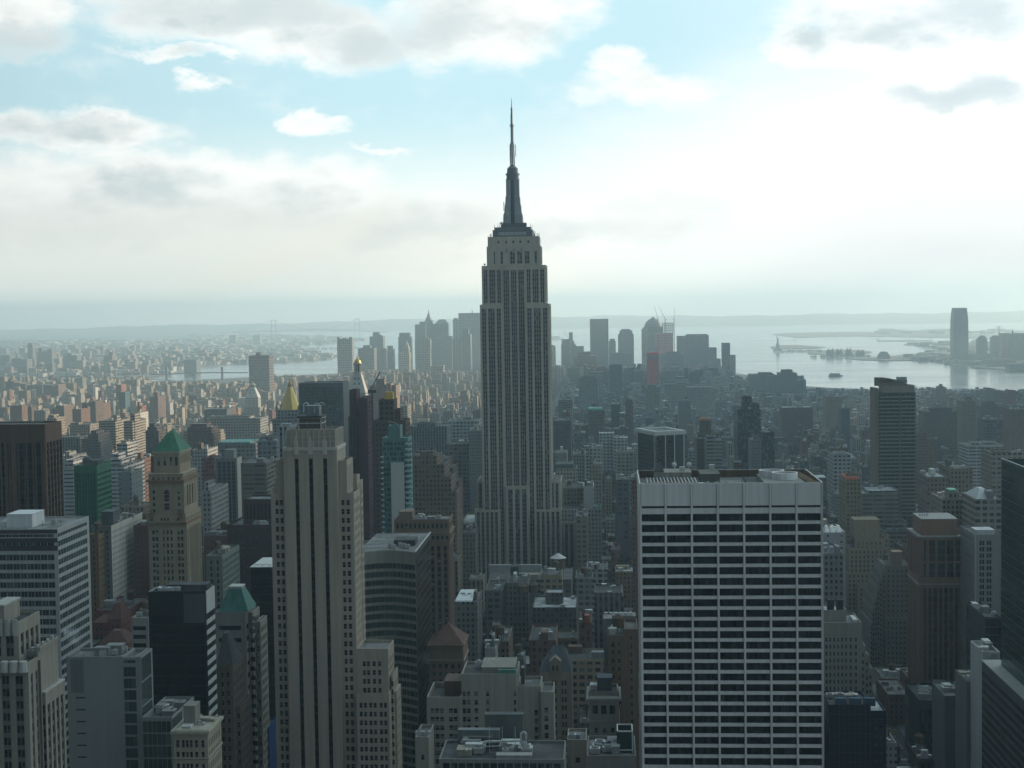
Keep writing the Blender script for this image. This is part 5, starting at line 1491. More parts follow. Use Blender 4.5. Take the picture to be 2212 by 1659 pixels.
def more_left():
    # bronze ribbed tower at the far left
    Y = 830.0
    bz = stone((.125, .068, .045), .6, .3)
    b, x0, x1, z = start('bronze_tower', 'rust brown ribbed tower with dark glass bays at the far edge, railing on roof', 'office tower', -60, 97, 917, Y, 1112)
    W = x1 - x0
    cols = [(W - X0 - w, W - X0) for X0, w in ((3.0, 4.1), (8.0, 4.1), (12.8, 4.4), (20, 2.2), (24, 4.2), (30, 4.2))][::-1]
    st = dict(cols=cols, fh=3.9, wh=3.1, tm=10.5, strip=True, sub=2, sp=stone((.02, .022, .026), .4), gl=G_band, fr=F_dark, rec=.8, mull=1)
    b.tier(x0, x1, Y, Y + 26, 0, z, bz, st, dict(st, cols=[(2 + i * 5, 5.5 + i * 5) for i in range(5)]))
    for k in range(9):
        B = MB(); xx = x1 - .8 - k * 5.0; B.box(xx - .35, xx + .35, Y - .6, Y - .02, 0, z + .2); b.one('rib', B, bz)
    B = MB()
    for k in range(40): B.bar((x1 - 1 - k * 1.0, Y + 1, z), (x1 - 1 - k * 1.0, Y + 1, z + 1.4), .1)
    B.bar((x0, Y + 1, z + 1.4), (x1 - 1, Y + 1, z + 1.4), .15); b.one('railing', B, M_tin)
    b.done()
    # green glass slab
    Y = 1010.0
    b, x0, x1, z = start('green_glass_slab', 'bright green glass slab with a solid green top band', 'office tower', 159, 209, 1006, Y, 1128)
    gr = stone((.022, .13, .065), .5, .35); gl = glass('emerald_glass', (.008, .05, .028), (.02, .10, .06), .3, .1)
    b.tier(x0, x1, Y, Y + 30, 0, z, gr, ST(1.9, 1.5, 3.7, 3.0, sp=stone((.012, .07, .04), .4), gl=gl, fr=gr, tm=5, mull=0, rec=.2), dict(cols=[(.3, 29.6)], fh=3.7, wh=1.7, tm=4.5, gl=gl, fr=gr, mull=8, rec=.12))
    b.box('plant_room', x0 + 5, x1 - 2, Y + 8, Y + 20, z - 1, z + 2.5, M_rooftar)
    B = MB(); B.cyl(x0 + 6, Y + 10, 3.2, z - 1, z + 4, 16); B.cyl(x0 + 6, Y + 10, 3.2, z + 4, z + 5.4, 16, scale=.4); b.one('round_tank', B, M_rooftar)
    b.done()
    # pale long building behind the striped slab
    Y = 880.0
    b, x0, x1, z = start('pale_flank_building', 'grey apartment house with a long flank coloured pale as if in light', 'apartment building', 196, 240, 1136, Y, 1280)
    b.tier(x0, x1, Y, Y + 62, 0, z, stone((.21, .20, .18)), sash(3, 1.2, 3.3, 1.7), None, roof=M_rooflight)
    b.face((x1 + .02, Y), (x1 + .02, Y + 62), 0, z, sash(2.9, 1.2, 3.3, 1.6, tm=2.5), [stone((.50, .47, .42))], 'pale_flank')  # flank coloured paler than the front, standing in for light on it
    B = b.mb('brick_flank', stone((.21, .12, .08))); B.box(x0 - 4.5, x0 - .05, Y + 2, Y + 30, 0, z - 6)
    b.box('bulkhead', x0 + 3, x1 - 2, Y + 10, Y + 22, z - 1, z + 7, stone((.09, .10, .10))); b.gear(x0, x1, Y + 4, Y + 55, z - 1.1, 8, seed=19); b.done()
    # blue grey apartment tower
    Y = 1230.0
    b, x0, x1, z = start('glass_strip_tower', 'slate apartment tower with vertical glass strips, bright blank end wall and a square top', 'apartment tower', 466, 511, 990, Y, 1125)
    st = stone((.23, .23, .225), .8, .2)
    b.tier(x0, x1, Y, Y + 16, 0, z, st, ST(4.1, 3.0, 3.2, 2.2, sub=2, gl=G_blue, fr=F_dark, sp=stone((.10, .12, .13)), tm=2.5, mull=0), None)
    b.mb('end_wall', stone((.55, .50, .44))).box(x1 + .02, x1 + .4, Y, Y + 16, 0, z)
    b.box('top_house', x0 + 7, x1 - 3, Y + 3, Y + 13, z - 1, z + 6.5, stone((.30, .295, .28))); b.done()
    # dark red wide block
    Y = 900.0
    b, x0, x1, z = start('dark_red_block', 'wide dark maroon brick block with scattered lit windows and a recessed upper storey', 'office building', 490, 596, 1134, Y, 1225)
    rd = stone((.075, .042, .036), .9, .25)
    gl = glass('lit_panes', (.008, .008, .010), (.30, .33, .36), .12, .3)  # pale pane colour stands in for lit windows
    b.tier(x0, x1, Y, Y + 40, 0, z, rd, PN(2.0, 1.0, 3.6, 1.5, gl=gl, fr=F_dark, tm=2, rec=.25), None, roof=M_rooftar)
    b.tier(x0 + 8, x1 - 4, Y + 10, Y + 32, z - 1.1, zt(550, 1078, Y + 10), rd, ST(2.2, 1.0, 5, 3.6, tm=3, gl=G_band, fr=F_dark, mull=0), None, roof=M_rooflight, foot=False); b.gear(x0 + 3, x1 - 3, Y + 2, Y + 9, z - 1.1, 5, seed=2); b.done()
    for (nm, lab, xl, xr, yt, Y, d, c, st, rf, vb) in (
        ('maroon_apartment', 'slim maroon brick apartment building against the green pyramid tower', 288, 320, 1135, 905, 30, (.13, .06, .05), sash(2.7, 1.1, 3.2, 1.6), M_rooftar, 1260),
        ('brick_office', 'red brown brick office with a row of lit windows right of the green pyramid tower', 440, 490, 1157, 900, 30, (.15, .085, .07), sash(2.4, 1.1, 3.6, 1.5), M_rooflight, 1230),
        ('green_grey_house', 'old green grey building with an arched front between brick neighbours', 445, 480, 1200, 840, 40, (.17, .20, .175), sash(3.2, 1.6, 3.6, 2.3), M_rooftar, 1290),
        ('pale_ribbon_block', 'small pale concrete block with ribbon windows tucked beside the black box', 284, 320, 1334, 680, 20, (.40, .385, .35), dict(cols=[(.5, 6.6)], fh=4, wh=2, tm=3, mull=4, gl=G_band, fr=F_dark), M_rooflight, 1450),
        ('rust_brick_block', 'low rust brick block among red roofs behind the grey panel building', 206, 276, 1318, 790, 40, (.17, .055, .045), sash(3, 1.2, 3.4, 1.7), M_rooftar, 1370),
        ('ochre_brick_slice', 'ochre brick building with a blank narrow front beside the striped slab', 190, 212, 1155, 870, 40, (.25, .16, .09), sash(3, 1.2, 3.4, 1.7), M_rooftar, 1290)):
        b, x0, x1, z = start(nm, lab, 'building', xl, xr, yt, Y, vb)
        b.tier(x0, x1, Y, Y + d, 0, z, stone(c, .88, .25), st, st, roof=rf); b.gear(x0, x1, Y, Y + d, z - 1.1, 5, 1, seed=int(xl)); b.done()
    for k, (lab, xl, xr, ye, yr, Y) in enumerate((('red tiled hip roof house just behind the grey panel building', 283, 345, 1392, 1360, 700), ('smaller red tiled roof house further back near the striped slab', 200, 235, 1345, 1328, 780), ('steep orange red roof between dark brick courts', 232, 262, 1338, 1300, 760))):
        xl, xr = xl - (0 if k else 70), xr - (0 if k else 70)
        b, x0, x1, z = start('red_roof_house', lab, 'house', xl, xr, ye, Y, ye + 15)
        b.tier(x0, x1, Y, Y + 16, 0, z, stone((.17, .07, .055)), sash(2.6, 1.1, 3.4, 1.7), sash(2.6, 1.1, 3.4, 1.7), ph=.3)
        B = MB(); B.prism([(x0 - .4, Y - .4), (x1 + .4, Y - .4), (x1 + .4, Y + 16.4), (x0 - .4, Y + 16.4)], z, zt((xl + xr) / 2, yr, Y + 8), scale=.3); b.one('tiled_roof', B, stone((.10, .045, .037), .85, .5)); b.done()
    # blue sheeted site
    b, x0, x1, z = start('blue_sheeted_house', 'small site wrapped in bright blue sheeting between the teal roofed and slotted towers', 'building', 516, 562, 1598, 640, 1659)
    bl = stone((.02, .075, .22), .85, .35)
    b.tier(x0, x1 - 5, 640, 652, 0, z, bl, None, None, roof=M_rooflight); b.tier(x1 - 4.98, x1 + 4, 640, 656, 0, z + 5.5, bl, None, None, roof=M_rooftar); b.gear(x0, x1 - 5, 641, 651, z - 1, 3, seed=5); b.done()
more_left()

def mid_heroes():
    # teal residential tower with the white slab face
    Y = 935.0
    b, x0, x1, z = start('teal_glass_tower', 'slim teal glass apartment tower with balconies and a tall blank white wall', 'apartment tower', 826, 888, 946, Y, 1140)
    tl = stone((.11, .24, .225), .5, .3); gl = glass('teal_glass', (.02, .06, .058), (.20, .32, .30), .3, .12)
    X = lambda px: at(px, 1000, Y).x
    Z = lambda r: zt(858, r, Y)
    wall = dict(cols=[(.4 + i * 2.2, 2.3 + i * 2.2) for i in range(7)], fh=3.2, wh=2.3, tm=2, gl=gl, fr=tl, rec=.15, mull=2)
    b.tier(X(826), X(882), Y, Y + 20, 0, z, tl, wall, wall, roof=M_rooflight)
    b.tier(X(838), X(864), Y + 3, Y + 15, z - 1.1, Z(920), tl, dict(cols=[(1, 6.5)], fh=20, wh=6, tm=1.5, sh=1, gl=gl, fr=tl, mull=3), None, foot=False)
    b.mb('white_wall', stone((.52, .51, .48), .8, .12)).box(X(845), X(873), Y - 2.2, Y - .02, 0, Z(999))
    for k in range(30):
        zz = Z(960) - 3.4 * k
        B = MB(); B.box(X(876), X(890), Y - 1.6, Y + .02, zz, zz + 1.0, bottom=True); b.one('balcony', B, [stone((.42, .52, .50), .4)])
        B = MB(); B.box(X(823), X(829), Y - 1.3, Y + .02, zz - 8, zz - 7.2, bottom=True); b.one('balcony', B, [stone((.42, .52, .50), .4)])
    B = MB()
    for i in range(9):
        a = math.pi * i / 16; B.bar((X(838) + 14 * math.sin(a) * .5, Y + 3, Z(920) + 3.5 * math.cos(a) - 1), (X(838) + 14 * math.sin(a + .2) * .5, Y + 3, Z(920) + 3.5 * math.cos(a + .2) - 1), .3)
    b.one('roof_arch', B, M_metal); b.done()
    # maroon slab pair
    Y = 1110.0
    b, x0, x1, z = start('maroon_slab', 'tall narrow maroon slab with a darker lower half joined at its side', 'office tower', 776, 795, 859, Y, 1125)
    mr = stone((.085, .04, .045), .8, .2); X = lambda px: at(px, 900, Y).x
    b.tier(X(776), X(794), Y, Y + 26, 0, z, mr, None, sash(2.6, 1.0, 3.4, 1.6))
    b.tier(X(751), X(776) - .02, Y + 2, Y + 26, 0, zt(765, 1008 - 108, Y), stone((.13, .11, .115)), ST(2.4, 1.5, 3.4, 2.2, gl=G_blue, fr=F_dark, mull=0), None)
    b.tier(X(753), X(768), Y + 5, Y + 22, 40, zt(760, 843, Y), stone((.15, .07, .065)), PN(2.2, 1.1, 3.4, 1.7), None, foot=False); b.done()
    # tower with yellow top and crane
    Y = 1060.0
    b, x0, x1, z = start('yellow_top_tower', 'dark brick tower under construction with a yellow box on its top', 'office tower', 806, 876, 908, Y, 1110)
    X = lambda px: at(px, 900, Y).x; br = stone((.11, .075, .06), .9, .2)
    b.tier(X(806), X(876), Y, Y + 24, 0, z, br, PN(2.6, 1.5, 3.6, 1.9, gl=G_blue, fr=F_dark), sash(), roof=M_rooftar)
    b.tier(X(817), X(850), Y + 3, Y + 20, z - 1, zt(835, 863, Y), stone((.13, .055, .05)), dict(cols=[(1, 3.2), (4.8, 6.8), (8, 10)], fh=3.6, wh=2.3, tm=1, gl=G_blue, fr=F_dark), None, foot=False)
    b.tier(X(850) + .02, X(862), Y + 6, Y + 20, z - 1, zt(856, 885, Y), br, None, None, foot=False)
    B = MB(); a, c = X(829), X(848); za, zb = zt(838, 863, Y), zt(838, 848, Y)
    B.prism([(a, Y + 4), (c, Y + 4), (c, Y + 12), (a, Y + 12)], za, zb, scale=.86); b.one('yellow_box', B, stone((.55, .36, .07), .7, .2)); b.done()
    c = thing('tower_crane', 'dark luffing crane standing left of the yellow topped tower', 'crane', (X(803), Y + 4, 0))
    B = MB(); zz = zt(805, 846, Y); B.bar((0, 0, 0), (0, 0, zz), 1.0); o = B.obj('mast', M_dkmetal, c)
    B = MB(); B.bar((-1.5, 0, zz), (6, 0, zz + 14), .7); B.obj('jib', M_dkmetal, c)
    B = MB(); B.box(-3, 3.2, -1.2, 1.2, zz - 1.2, zz + 1.2, bottom=True); B.obj('cab', M_dkmetal, c)
    # black slab behind
    Y = 1850.0
    b, x0, x1, z = start('black_glass_slab', 'broad flat topped black glass slab standing behind the slotted tower', 'office tower', 645, 741, 827, Y, 910)
    b.tier(x0, x1, Y, Y + 42, 0, z, stone((.02, .024, .028), .4, .2), dict(cols=[(1 + i * 3, 3.6 + i * 3) for i in range(17)], fh=3.8, wh=2.9, tm=5, gl=G_band, fr=F_dark, mull=1, rec=.1), None); b.done(30)
    # office tower with white piers, right of the skyscraper
    Y = 1430.0
    b, x0, x1, z = start('white_pier_tower', 'black office tower with thin white piers and a thick white ring round its sunken roof', 'office tower', 1415, 1477, 976, Y, 1025)
    bk = stone((.030, .036, .040), .4, .2); wt = stone((.56, .56, .54), .6, .15)
    b.root.location = (x0, Y, 0); x0 = at(1416, 990, Y).x; x1 = x0 + 30; z = zt(1430, 941, Y); d = 46; b.off = Vector((-x0, -Y, 0))
    dk = dict(cols=[(.3 + i * 1.7, 1.9 + i * 1.7) for i in range(12)], fh=3.7, wh=3.3, tm=.6, gl=G_band, fr=bk, mull=0, rec=.05)
    b.tier(x0, x1, Y, Y + d, 0, z, bk, dk, None, dict(dk, cols=[(.3 + i * 1.7, 1.9 + i * 1.7) for i in range(31)]), ph=.3)
    ring = MB()
    o = 1.2
    a = [(x0 - o, Y - o), (x1 + o, Y - o), (x1 + o, Y + d + o), (x0 - o, Y + d + o)]; c_ = [(x0 + 2.6, Y + 3), (x1 - 2.6, Y + 3), (x1 - 2.6, Y + d - 3), (x0 + 2.6, Y + d - 3)]
    for i in range(4):
        j = (i + 1) % 4
        ring.face([(*a[i], z + .3), (*a[j], z + .3), (*a[j], z + 4), (*a[i], z + 4)]); ring.face([(*a[i], z + 4), (*a[j], z + 4), (*c_[j], z + 4), (*c_[i], z + 4)]); ring.face([(*c_[j], z + .3), (*c_[i], z + .3), (*c_[i], z + 4), (*c_[j], z + 4)]); ring.face([(*a[j], z + .3), (*a[i], z + .3), (*c_[i], z + .3), (*c_[j], z + .3)])
    b.one('roof_ring', ring, wt)
    for f, w in ((0.02, 1.2), (.34, .8), (.65, .8), (.97, .9)):
        B = MB(); m = x0 + (x1 - x0) * f; B.box(m - w / 2, m + w / 2, Y - .6, Y - .02, 0, z + .2); b.one('pier', B, wt)
    for yy in (2, d - 2):
        B = MB(); B.box(x0 - .6, x0 - .02, Y + yy - .5, Y + yy + .5, 0, z + .2); b.one('pier', B, wt)
    b.box('plant_room', x0 + 5, x1 - 4, Y + 10, Y + d - 12, z, z + 2.6, stone((.22, .20, .18))); b.root.location = (x0, Y, 0); b.done(60); b.root.rotation_euler = (0, 0, R(21))
    # tall balcony tower with lettering
    Y = 1330.0
    b, x0, x1, z = start('balcony_tower', 'slender green apartment tower with stacked balconies and a curved brown sign top above the river', 'apartment tower', 1892, 1978, 845, Y, 1098)
    tn, gn = stone((.25, .20, .15), .85, .2), stone((.06, .075, .06), .6, .2)
    X = lambda px: at(px, 900, Y).x; Z = lambda r: zt(1935, r, Y)
    gl = glass('balcony_glass', (.010, .020, .016), (.12, .17, .14), .16, .15)
    zt0 = Z(848)
    b.tier(X(1897), X(1978), Y, Y + 22, 0, zt0, gn, dict(cols=[(.6 + i * 3.4, 3.6 + i * 3.4) for i in range(9)], fh=3.33, wh=2.2, tm=1.2, gl=gl, fr=F_dark, rec=.6, mull=2), None, None)
    b.mb('edge_wall', tn).box(X(1889), X(1897) - .02, Y - .6, Y + 22, 0, Z(838))
    zz = zt0 - .6; k = 0
    while zz > Z(1105):
        for (p, q) in ((1899, 1942), (1946, 1977)):
            B = MB(); B.box(X(p), X(q), Y - 1.3, Y - .02, zz - 3.5, zz - 3.2, bottom=True); B.box(X(p), X(q), Y - 1.3, Y - 1.2, zz - 3.2, zz - 2.6)
            b.one('balcony', B, [stone((.30, .32, .28), .6)])
        zz -= 3.33
    B = b.mb('pier', tn); B.box(X(1943), X(1945), Y - 1.4, Y - .02, 0, zt0)
    b.mb('top_storey', stone((.33, .29, .24))).box(X(1906), X(1975), Y - .8, Y + 18, zt0, Z(832))
    B = MB()
    top = [(1889, 815), (1908, 815), (1925, 818), (1942, 823), (1956, 828), (1963, 831)]
    f = [(X(p), zt(p, r, Y)) for p, r in top]
    base = Z(833)
    fr = [(x, Y - 1.2, zz) for x, zz in f]
    B.face([(f[0][0], Y - 1.2, base), (f[-1][0], Y - 1.2, base)] + fr[::-1]); B.face([(f[0][0], Y + 1, base)] + [(x, Y + 1, zz) for x, zz in f] + [(f[-1][0], Y + 1, base)])
    for p, q in zip(f, f[1:]): B.face([(p[0], Y - 1.2, p[1]), (q[0], Y - 1.2, q[1]), (q[0], Y + 1, q[1]), (p[0], Y + 1, p[1])])
    B.face([(f[0][0], Y - 1.2, base), (f[0][0], Y - 1.2, f[0][1]), (f[0][0], Y + 1, f[0][1]), (f[0][0], Y + 1, base)])
    sgn = b.one('sign_wall', B, tn)
    cu = bpy.data.curves.new('sign_lettering', 'FONT'); cu.body = 'theEPIC.com'; cu.size = 4.6; cu.extrude = .12
    cu.materials.append(stone((.03, .03, .03), .6)); tmp = bpy.data.objects.new('tmp', cu); lt = bpy.data.objects.new('sign_lettering', bpy.data.meshes.new_from_object(tmp)); COL.objects.link(lt); bpy.data.objects.remove(tmp)
    lt.parent = sgn; lt.rotation_euler = (R(90), 0, 0); lt.location = (X(1899), Y - 1.35, Z(826.5))
    b.box('plant_box', X(1944), X(1963), Y + 8, Y + 16, Z(833), Z(816.5), stone((.42, .44, .42))); b.done(60)
mid_heroes()
# ------------------------------------------------------------------ buildings further off (window pattern in the wall material)
FAC = dict(punch=facade('punched_wall', 2.9, 3.6, .50, .56, dark=(.02, .023, .027), lit=.22), fine=facade('fine_wall', 2.2, 3.2, .45, .42, dark=(.035, .038, .042), lit=.3), ribbon=facade('ribbon_wall', 9.0, 3.6, .92, .42, dark=(.05, .055, .06), lit=.35),
           strip=facade('strip_wall', 3.2, 3.6, .52, .55, strip=.8), glass=facade('curtain_wall', 1.9, 3.8, .86, .78, dark=(.02, .028, .032), lit=.3),
           loft=facade('loft_wall', 4.4, 4.1, .66, .54, dark=(.035, .04, .045), lit=.3), bare=facade('bare_wall', 9.0, 4.0, .16, .3), far=facade('far_wall', 7.0, 8.0, .5, .5), frame=facade('open_frame', 5.0, 5.0, .8, .8, dark=(.25, .24, .24)))
CAPMAT = {}
def capmat(c):
    k = tuple(round(v, 3) for v in c)
    if k not in CAPMAT: CAPMAT[k] = stone(c, .7, .3)
    return CAPMAT[k]
def mid(name, label, cat, xl, xr, yt, Y, d, col, fac='punch', tiers=(), cap=None, vb=None, group=None, bulk=1, seed=None, gear=0):
    x0, x1 = xs(xl, xr, yt, Y); z = zt((xl + xr) / 2, yt, Y); cx = (x0 + x1) / 2
    if max(col) > .2: col = tuple(c * .8 for c in col)
    root = thing(name, label, cat, (cx, Y, 0), group)
    r = random.Random(seed if seed is not None else int(xl * 7 + yt))
    B, RF = MB(), MB()
    def blk(a, c, y0, y1, z0, z1):
        p = [(a - cx, y0 - Y), (c - cx, y0 - Y), (c - cx, y1 - Y), (a - cx, y1 - Y)]
        for i in range(4):
            q, s_ = p[i], p[(i + 1) % 4]; B.face([(*q, z0), (*s_, z0), (*s_, z1), (*q, z1)])
        t = min(.5, (c - a) * .08); h = 1.0
        n = [(p[0][0] + t, p[0][1] + t), (p[1][0] - t, p[1][1] + t), (p[2][0] - t, p[2][1] - t), (p[3][0] + t, p[3][1] - t)]
        for i in range(4):
            j = (i + 1) % 4
            B.face([(*p[i], z1), (*p[j], z1), (*n[j], z1), (*n[i], z1)]); B.face([(*n[j], z1 - h), (*n[i], z1 - h), (*n[i], z1), (*n[j], z1)])
        RF.face([(*v, z1 - h) for v in n])
        BOXES.append((a, c, y0, y1, z1))
    blk(x0, x1, Y, Y + d, 0, z); FOOT.append((x0, x1, Y, Y + d))
    for (a, c, row, oy, dd) in tiers:
        p, q = xs(a, c, row, Y + oy); zz = zt((a + c) / 2, row, Y + oy)
        inside = p > x0 - .5 and q < x1 + .5 and zz > z
        blk(p, q, Y + oy, Y + oy + dd, z - 1 if inside else 0, zz)
    B.obj('wall', FAC[fac], root, color=col); RF.obj('roof', M_roof, root)
    top = z
    if cap:
        row, sc, cc = cap[:3]
        a, c, oy, dd, z0 = (cap[3] if len(cap) > 3 else (xl, xr, 0, d, None))
        p, q = xs(a, c, yt, Y + oy); z0 = zt((a + c) / 2, z0, Y + oy) if z0 else z
        C = MB(); zc = zt((a + c) / 2, row, Y + oy + dd / 2)
        C.prism([(p - cx, oy), (q - cx, oy), (q - cx, oy + dd), (p - cx, oy + dd)], z0, zc, scale=sc); C.obj('roof_cap', capmat(cc), root)
    w = x1 - x0
    for k in range(bulk):
        if cap: break
        a = r.uniform(.12, .3) * w; c = r.uniform(a, w - a) - w / 2; K = MB(); dd = min(d * .5, 9); hy = r.uniform(.2, d - dd)
        if tiers and all(True for _ in tiers): break
        K.box(c - a / 2, c + a / 2, hy, hy + dd, z - 1, z + r.uniform(2.5, 5)); K.obj('bulkhead', r.choice((M_tin, stone(GREY), stone(BROWN), stone(BUFF))), root)
    for k in range(gear):
        K = MB(); c = r.uniform(-.4, .4) * w; yy = r.uniform(2, d - 3); s_ = r.uniform(.8, 1.8)
        K.box(c - s_, c + s_, yy, yy + 2 * s_, z - 1, z + r.uniform(.6, 2)); K.obj('air_handler', M_metal, root)
    if vb: GUARD.append((xl, xr + 6, vb, Y))
    return root

H = 'apartment tower'; O = 'office building'
# --- left, sunlit quarter
for a in (
 ('brick_slab', 'leftmost of the sunlit brick slabs, plain and dark fronted above the bronze tower', H, 21, 47, 876, 2900, 30, BRICK, 'fine'),
 ('brick_slab', 'second brick slab from the edge, lower neighbour of the plain dark one', H, 50, 68, 879, 2950, 26, BROWN, 'fine'),
 ('ribbed_pale_slab', 'pale ribbed apartment slab facing forward among darker brick slabs', H, 73, 98, 887, 2800, 24, (.42, .36, .29), 'strip'),
 ('brick_slab', 'brick slab right behind the ribbed pale slab', H, 99, 119, 886, 2850, 30, BRICK, 'fine'),
 ('brick_slab', 'tall brick slab with wide sunlit end above the stepped beige house', H, 121, 138, 876, 2850, 55, (.24, .17, .13), 'fine'),
 ('brick_slab', 'broad brick slab with sunlit end left of the twin slabs', H, 156, 175, 884, 2750, 50, BRICK, 'fine'),
 ('brick_slab', 'left one of the twin tall brick slabs', H, 176, 188, 870, 2950, 36, BROWN, 'fine'),
 ('brick_slab', 'right one of the twin tall brick slabs', H, 192, 206, 867, 2950, 48, BROWN, 'fine'),
 ('brick_slab', 'rightmost brick slab of the sunlit row, beside the twin slabs', H, 212, 221, 871, 3000, 50, BRICK, 'fine'),
 ('stepped_beige_house', 'stepped beige apartment house with bright terraces right of the bronze tower', 'apartment house', 101, 122, 903, 2100, 34, (.40, .33, .26), 'punch', ((104, 116, 896, 4, 20), (122, 127, 925, 0, 34), (127, 131, 950, 0, 34))),
 ('wide_buff_house', 'wide buff house with flat roof and a sunlit end wall below the brick slabs', 'apartment house', 150, 194, 917, 2150, 52, (.34, .29, .24), 'punch', ((152, 170, 913, 10, 18),)),
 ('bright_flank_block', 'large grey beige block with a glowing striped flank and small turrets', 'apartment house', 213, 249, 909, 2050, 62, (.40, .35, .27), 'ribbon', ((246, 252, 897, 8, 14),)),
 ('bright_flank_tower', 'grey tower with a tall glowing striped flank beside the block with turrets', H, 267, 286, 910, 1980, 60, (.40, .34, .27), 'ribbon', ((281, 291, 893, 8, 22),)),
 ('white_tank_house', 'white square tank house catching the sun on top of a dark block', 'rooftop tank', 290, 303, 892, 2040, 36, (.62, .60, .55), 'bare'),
 ('stepped_dark_tower', 'dark ziggurat tower left of the green pyramid roof', O, 314, 342, 930, 1900, 34, (.09, .075, .07), 'punch', ((318, 338, 922, 6, 22), (323, 333, 915, 10, 12))),
 ('wide_strip_house', 'wide grey apartment house with pale vertical stripes right of the bronze tower', 'apartment house', 108, 172, 944, 1700, 34, (.27, .255, .235), 'strip', ((110, 118, 951, -4, 4),)),
 ('tall_dark_house', 'dark stepped apartment tower with balcony edges catching light', H, 190, 212, 937, 1660, 40, (.13, .12, .115), 'fine', ((196, 208, 930, 8, 20), (212, 217, 955, 0, 40))),
 ('narrow_grey_house', 'narrow grey house between the wide striped house and the dark stepped tower', 'apartment house', 176, 188, 948, 1680, 30, (.22, .21, .20), 'fine'),
 ('white_balcony_house', 'white house with balconies just above the green glass slab', 'apartment house', 252, 275, 958, 1500, 34, (.50, .49, .46), 'ribbon', ((262, 272, 952, 6, 16),)),
 ('pale_low_block', 'pale low block with square windows between bronze tower and green slab', O, 130, 158, 985, 1500, 40, (.46, .45, .43), 'punch', ((138, 150, 976, 8, 20),)),
 ('white_stepped_block', 'white stepped block left of the green glass slab', O, 116, 158, 1013, 1330, 60, (.50, .50, .50), 'ribbon', ((140, 158, 994, 12, 40), (106, 116, 1040, 0, 60))),
 ('vaulted_white_block', 'white rounded block behind the green glass slab', O, 234, 268, 1005, 1330, 60, (.52, .52, .53), 'ribbon', ((236, 262, 992, 12, 40), (240, 256, 980, 20, 20))),
 ('blue_grey_box', 'plain blue grey box right of the rounded white block', O, 256, 284, 1020, 1240, 30, (.26, .28, .28), 'bare'),
 ('brick_annex', 'brick building with a sunlit orange edge left of the green pyramid tower', 'apartment house', 286, 312, 990, 1400, 34, BRICK, 'punch'),
 ('brown_brick_hall', 'brown brick apartment block with stepped sunlit edge behind the green pyramid roof', 'apartment house', 404, 456, 923, 1900, 34, (.22, .15, .115), 'punch', ((412, 446, 915, 6, 22), (456, 461, 935, 0, 34))),
 ('long_grey_hall', 'long pale grey office block with regular windows left of the gold pyramid', O, 446, 562, 904, 2300, 50, (.38, .375, .355), 'loft', ((452, 540, 899, 10, 30), (500, 562, 912, -2, 2))),
 ('dark_flat_hall', 'dark flat roofed hall beyond the long pale grey block', O, 441, 490, 884, 2650, 50, (.12, .12, .12), 'punch'),
 ('teal_roof_block', 'office block with a teal roof edge right of the green pyramid', O, 471, 552, 958, 1550, 40, (.24, .25, .25), 'loft', ((480, 545, 953, 8, 20),)),
 ('white_window_block', 'pale building dotted with windows just right of the green pyramid roof', O, 416, 448, 971, 1450, 40, (.44, .44, .43), 'punch'),
 ('red_brick_house', 'red brick house with a glowing orange corner near the green pyramid roof', 'apartment house', 437, 462, 990, 1350, 30, (.26, .085, .06), 'punch', ((452, 458, 984, 6, 12),)),
 ('windowed_grey_tower', 'blue grey tower with even windows left of the slotted tower', O, 556, 597, 953, 1350, 40, (.26, .265, .27), 'loft', ((562, 590, 944, 8, 20),)),
 ('low_ochre_block', 'ochre banded block below the blue grey windowed tower', O, 520, 575, 1000, 1180, 40, (.24, .20, .15), 'ribbon'),
 ('white_blue_tower', 'white and blue striped tower peeping over the left shoulder of the slotted tower', O, 601, 622, 922, 1000, 30, (.50, .51, .53), 'strip', ((603, 606, 918, 2, 20),)),
 ('white_steps_house', 'pale building with zigzag bright terraces right of the green pyramid tower', 'apartment house', 436, 456, 1060, 1080, 50, (.44, .42, .39), 'punch', ((440, 450, 1042, 8, 20),)),
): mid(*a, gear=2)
# --- gold pyramid, white spire tower, needle tower
def gold_pyramid():
    Y = 1910.0
    r = mid('gold_pyramid_tower', 'stone tower crowned by a gleaming gold pyramid with lantern tip', 'office tower', 588, 652, 905, Y, 46, (.38, .36, .33), 'loft', ((596, 646, 886, 4, 38),), vb=930, bulk=0)
    cx = r.location.x
    p0, p1 = xs(600, 642, 886, Y + 6); z0 = zt(620, 887, Y); z1 = zt(619, 836, Y + 22); z2 = zt(619, 818, Y + 22)
    c, R_ = (p0 + p1) / 2 - cx, (p1 - p0) / 2
    gold = stone((.72, .50, .14), .35, .15, .75)
    pt = [(c + R_ * 1.04 * math.cos(a), 24 + R_ * 1.04 * math.sin(a)) for a in [math.pi / 8 + i * math.pi / 4 for i in range(8)]]
    B = MB(); B.prism(pt, z0, z1, scale=.24); B.obj('gold_roof', gold, r)
    B = MB(); B.cyl(c, 24, R_ * .22, z1, z1 + 4, 8); B.cyl(c, 24, R_ * .2, z1 + 4, z1 + 5, 8, scale=.9); B.cyl(c, 24, R_ * .19, z1 + 5, z2, 8, scale=.03); B.obj('lantern', stone((.45, .31, .10), .45, .2, .5), r)
    for dx, dy in ((-1, -1), (1, -1), (1, 1), (-1, 1)):
        B = MB(); B.cyl(c + dx * R_ * 1.15, 24 + dy * R_ * 1.15, 2.2, z0 - 1, z0 + 3, 8); B.cyl(c + dx * R_ * 1.15, 24 + dy * R_ * 1.15, 2.4, z0 + 3, z0 + 9, 8, scale=0.0); B.obj('pinnacle', stone((.42, .38, .3)), r)
gold_pyramid()
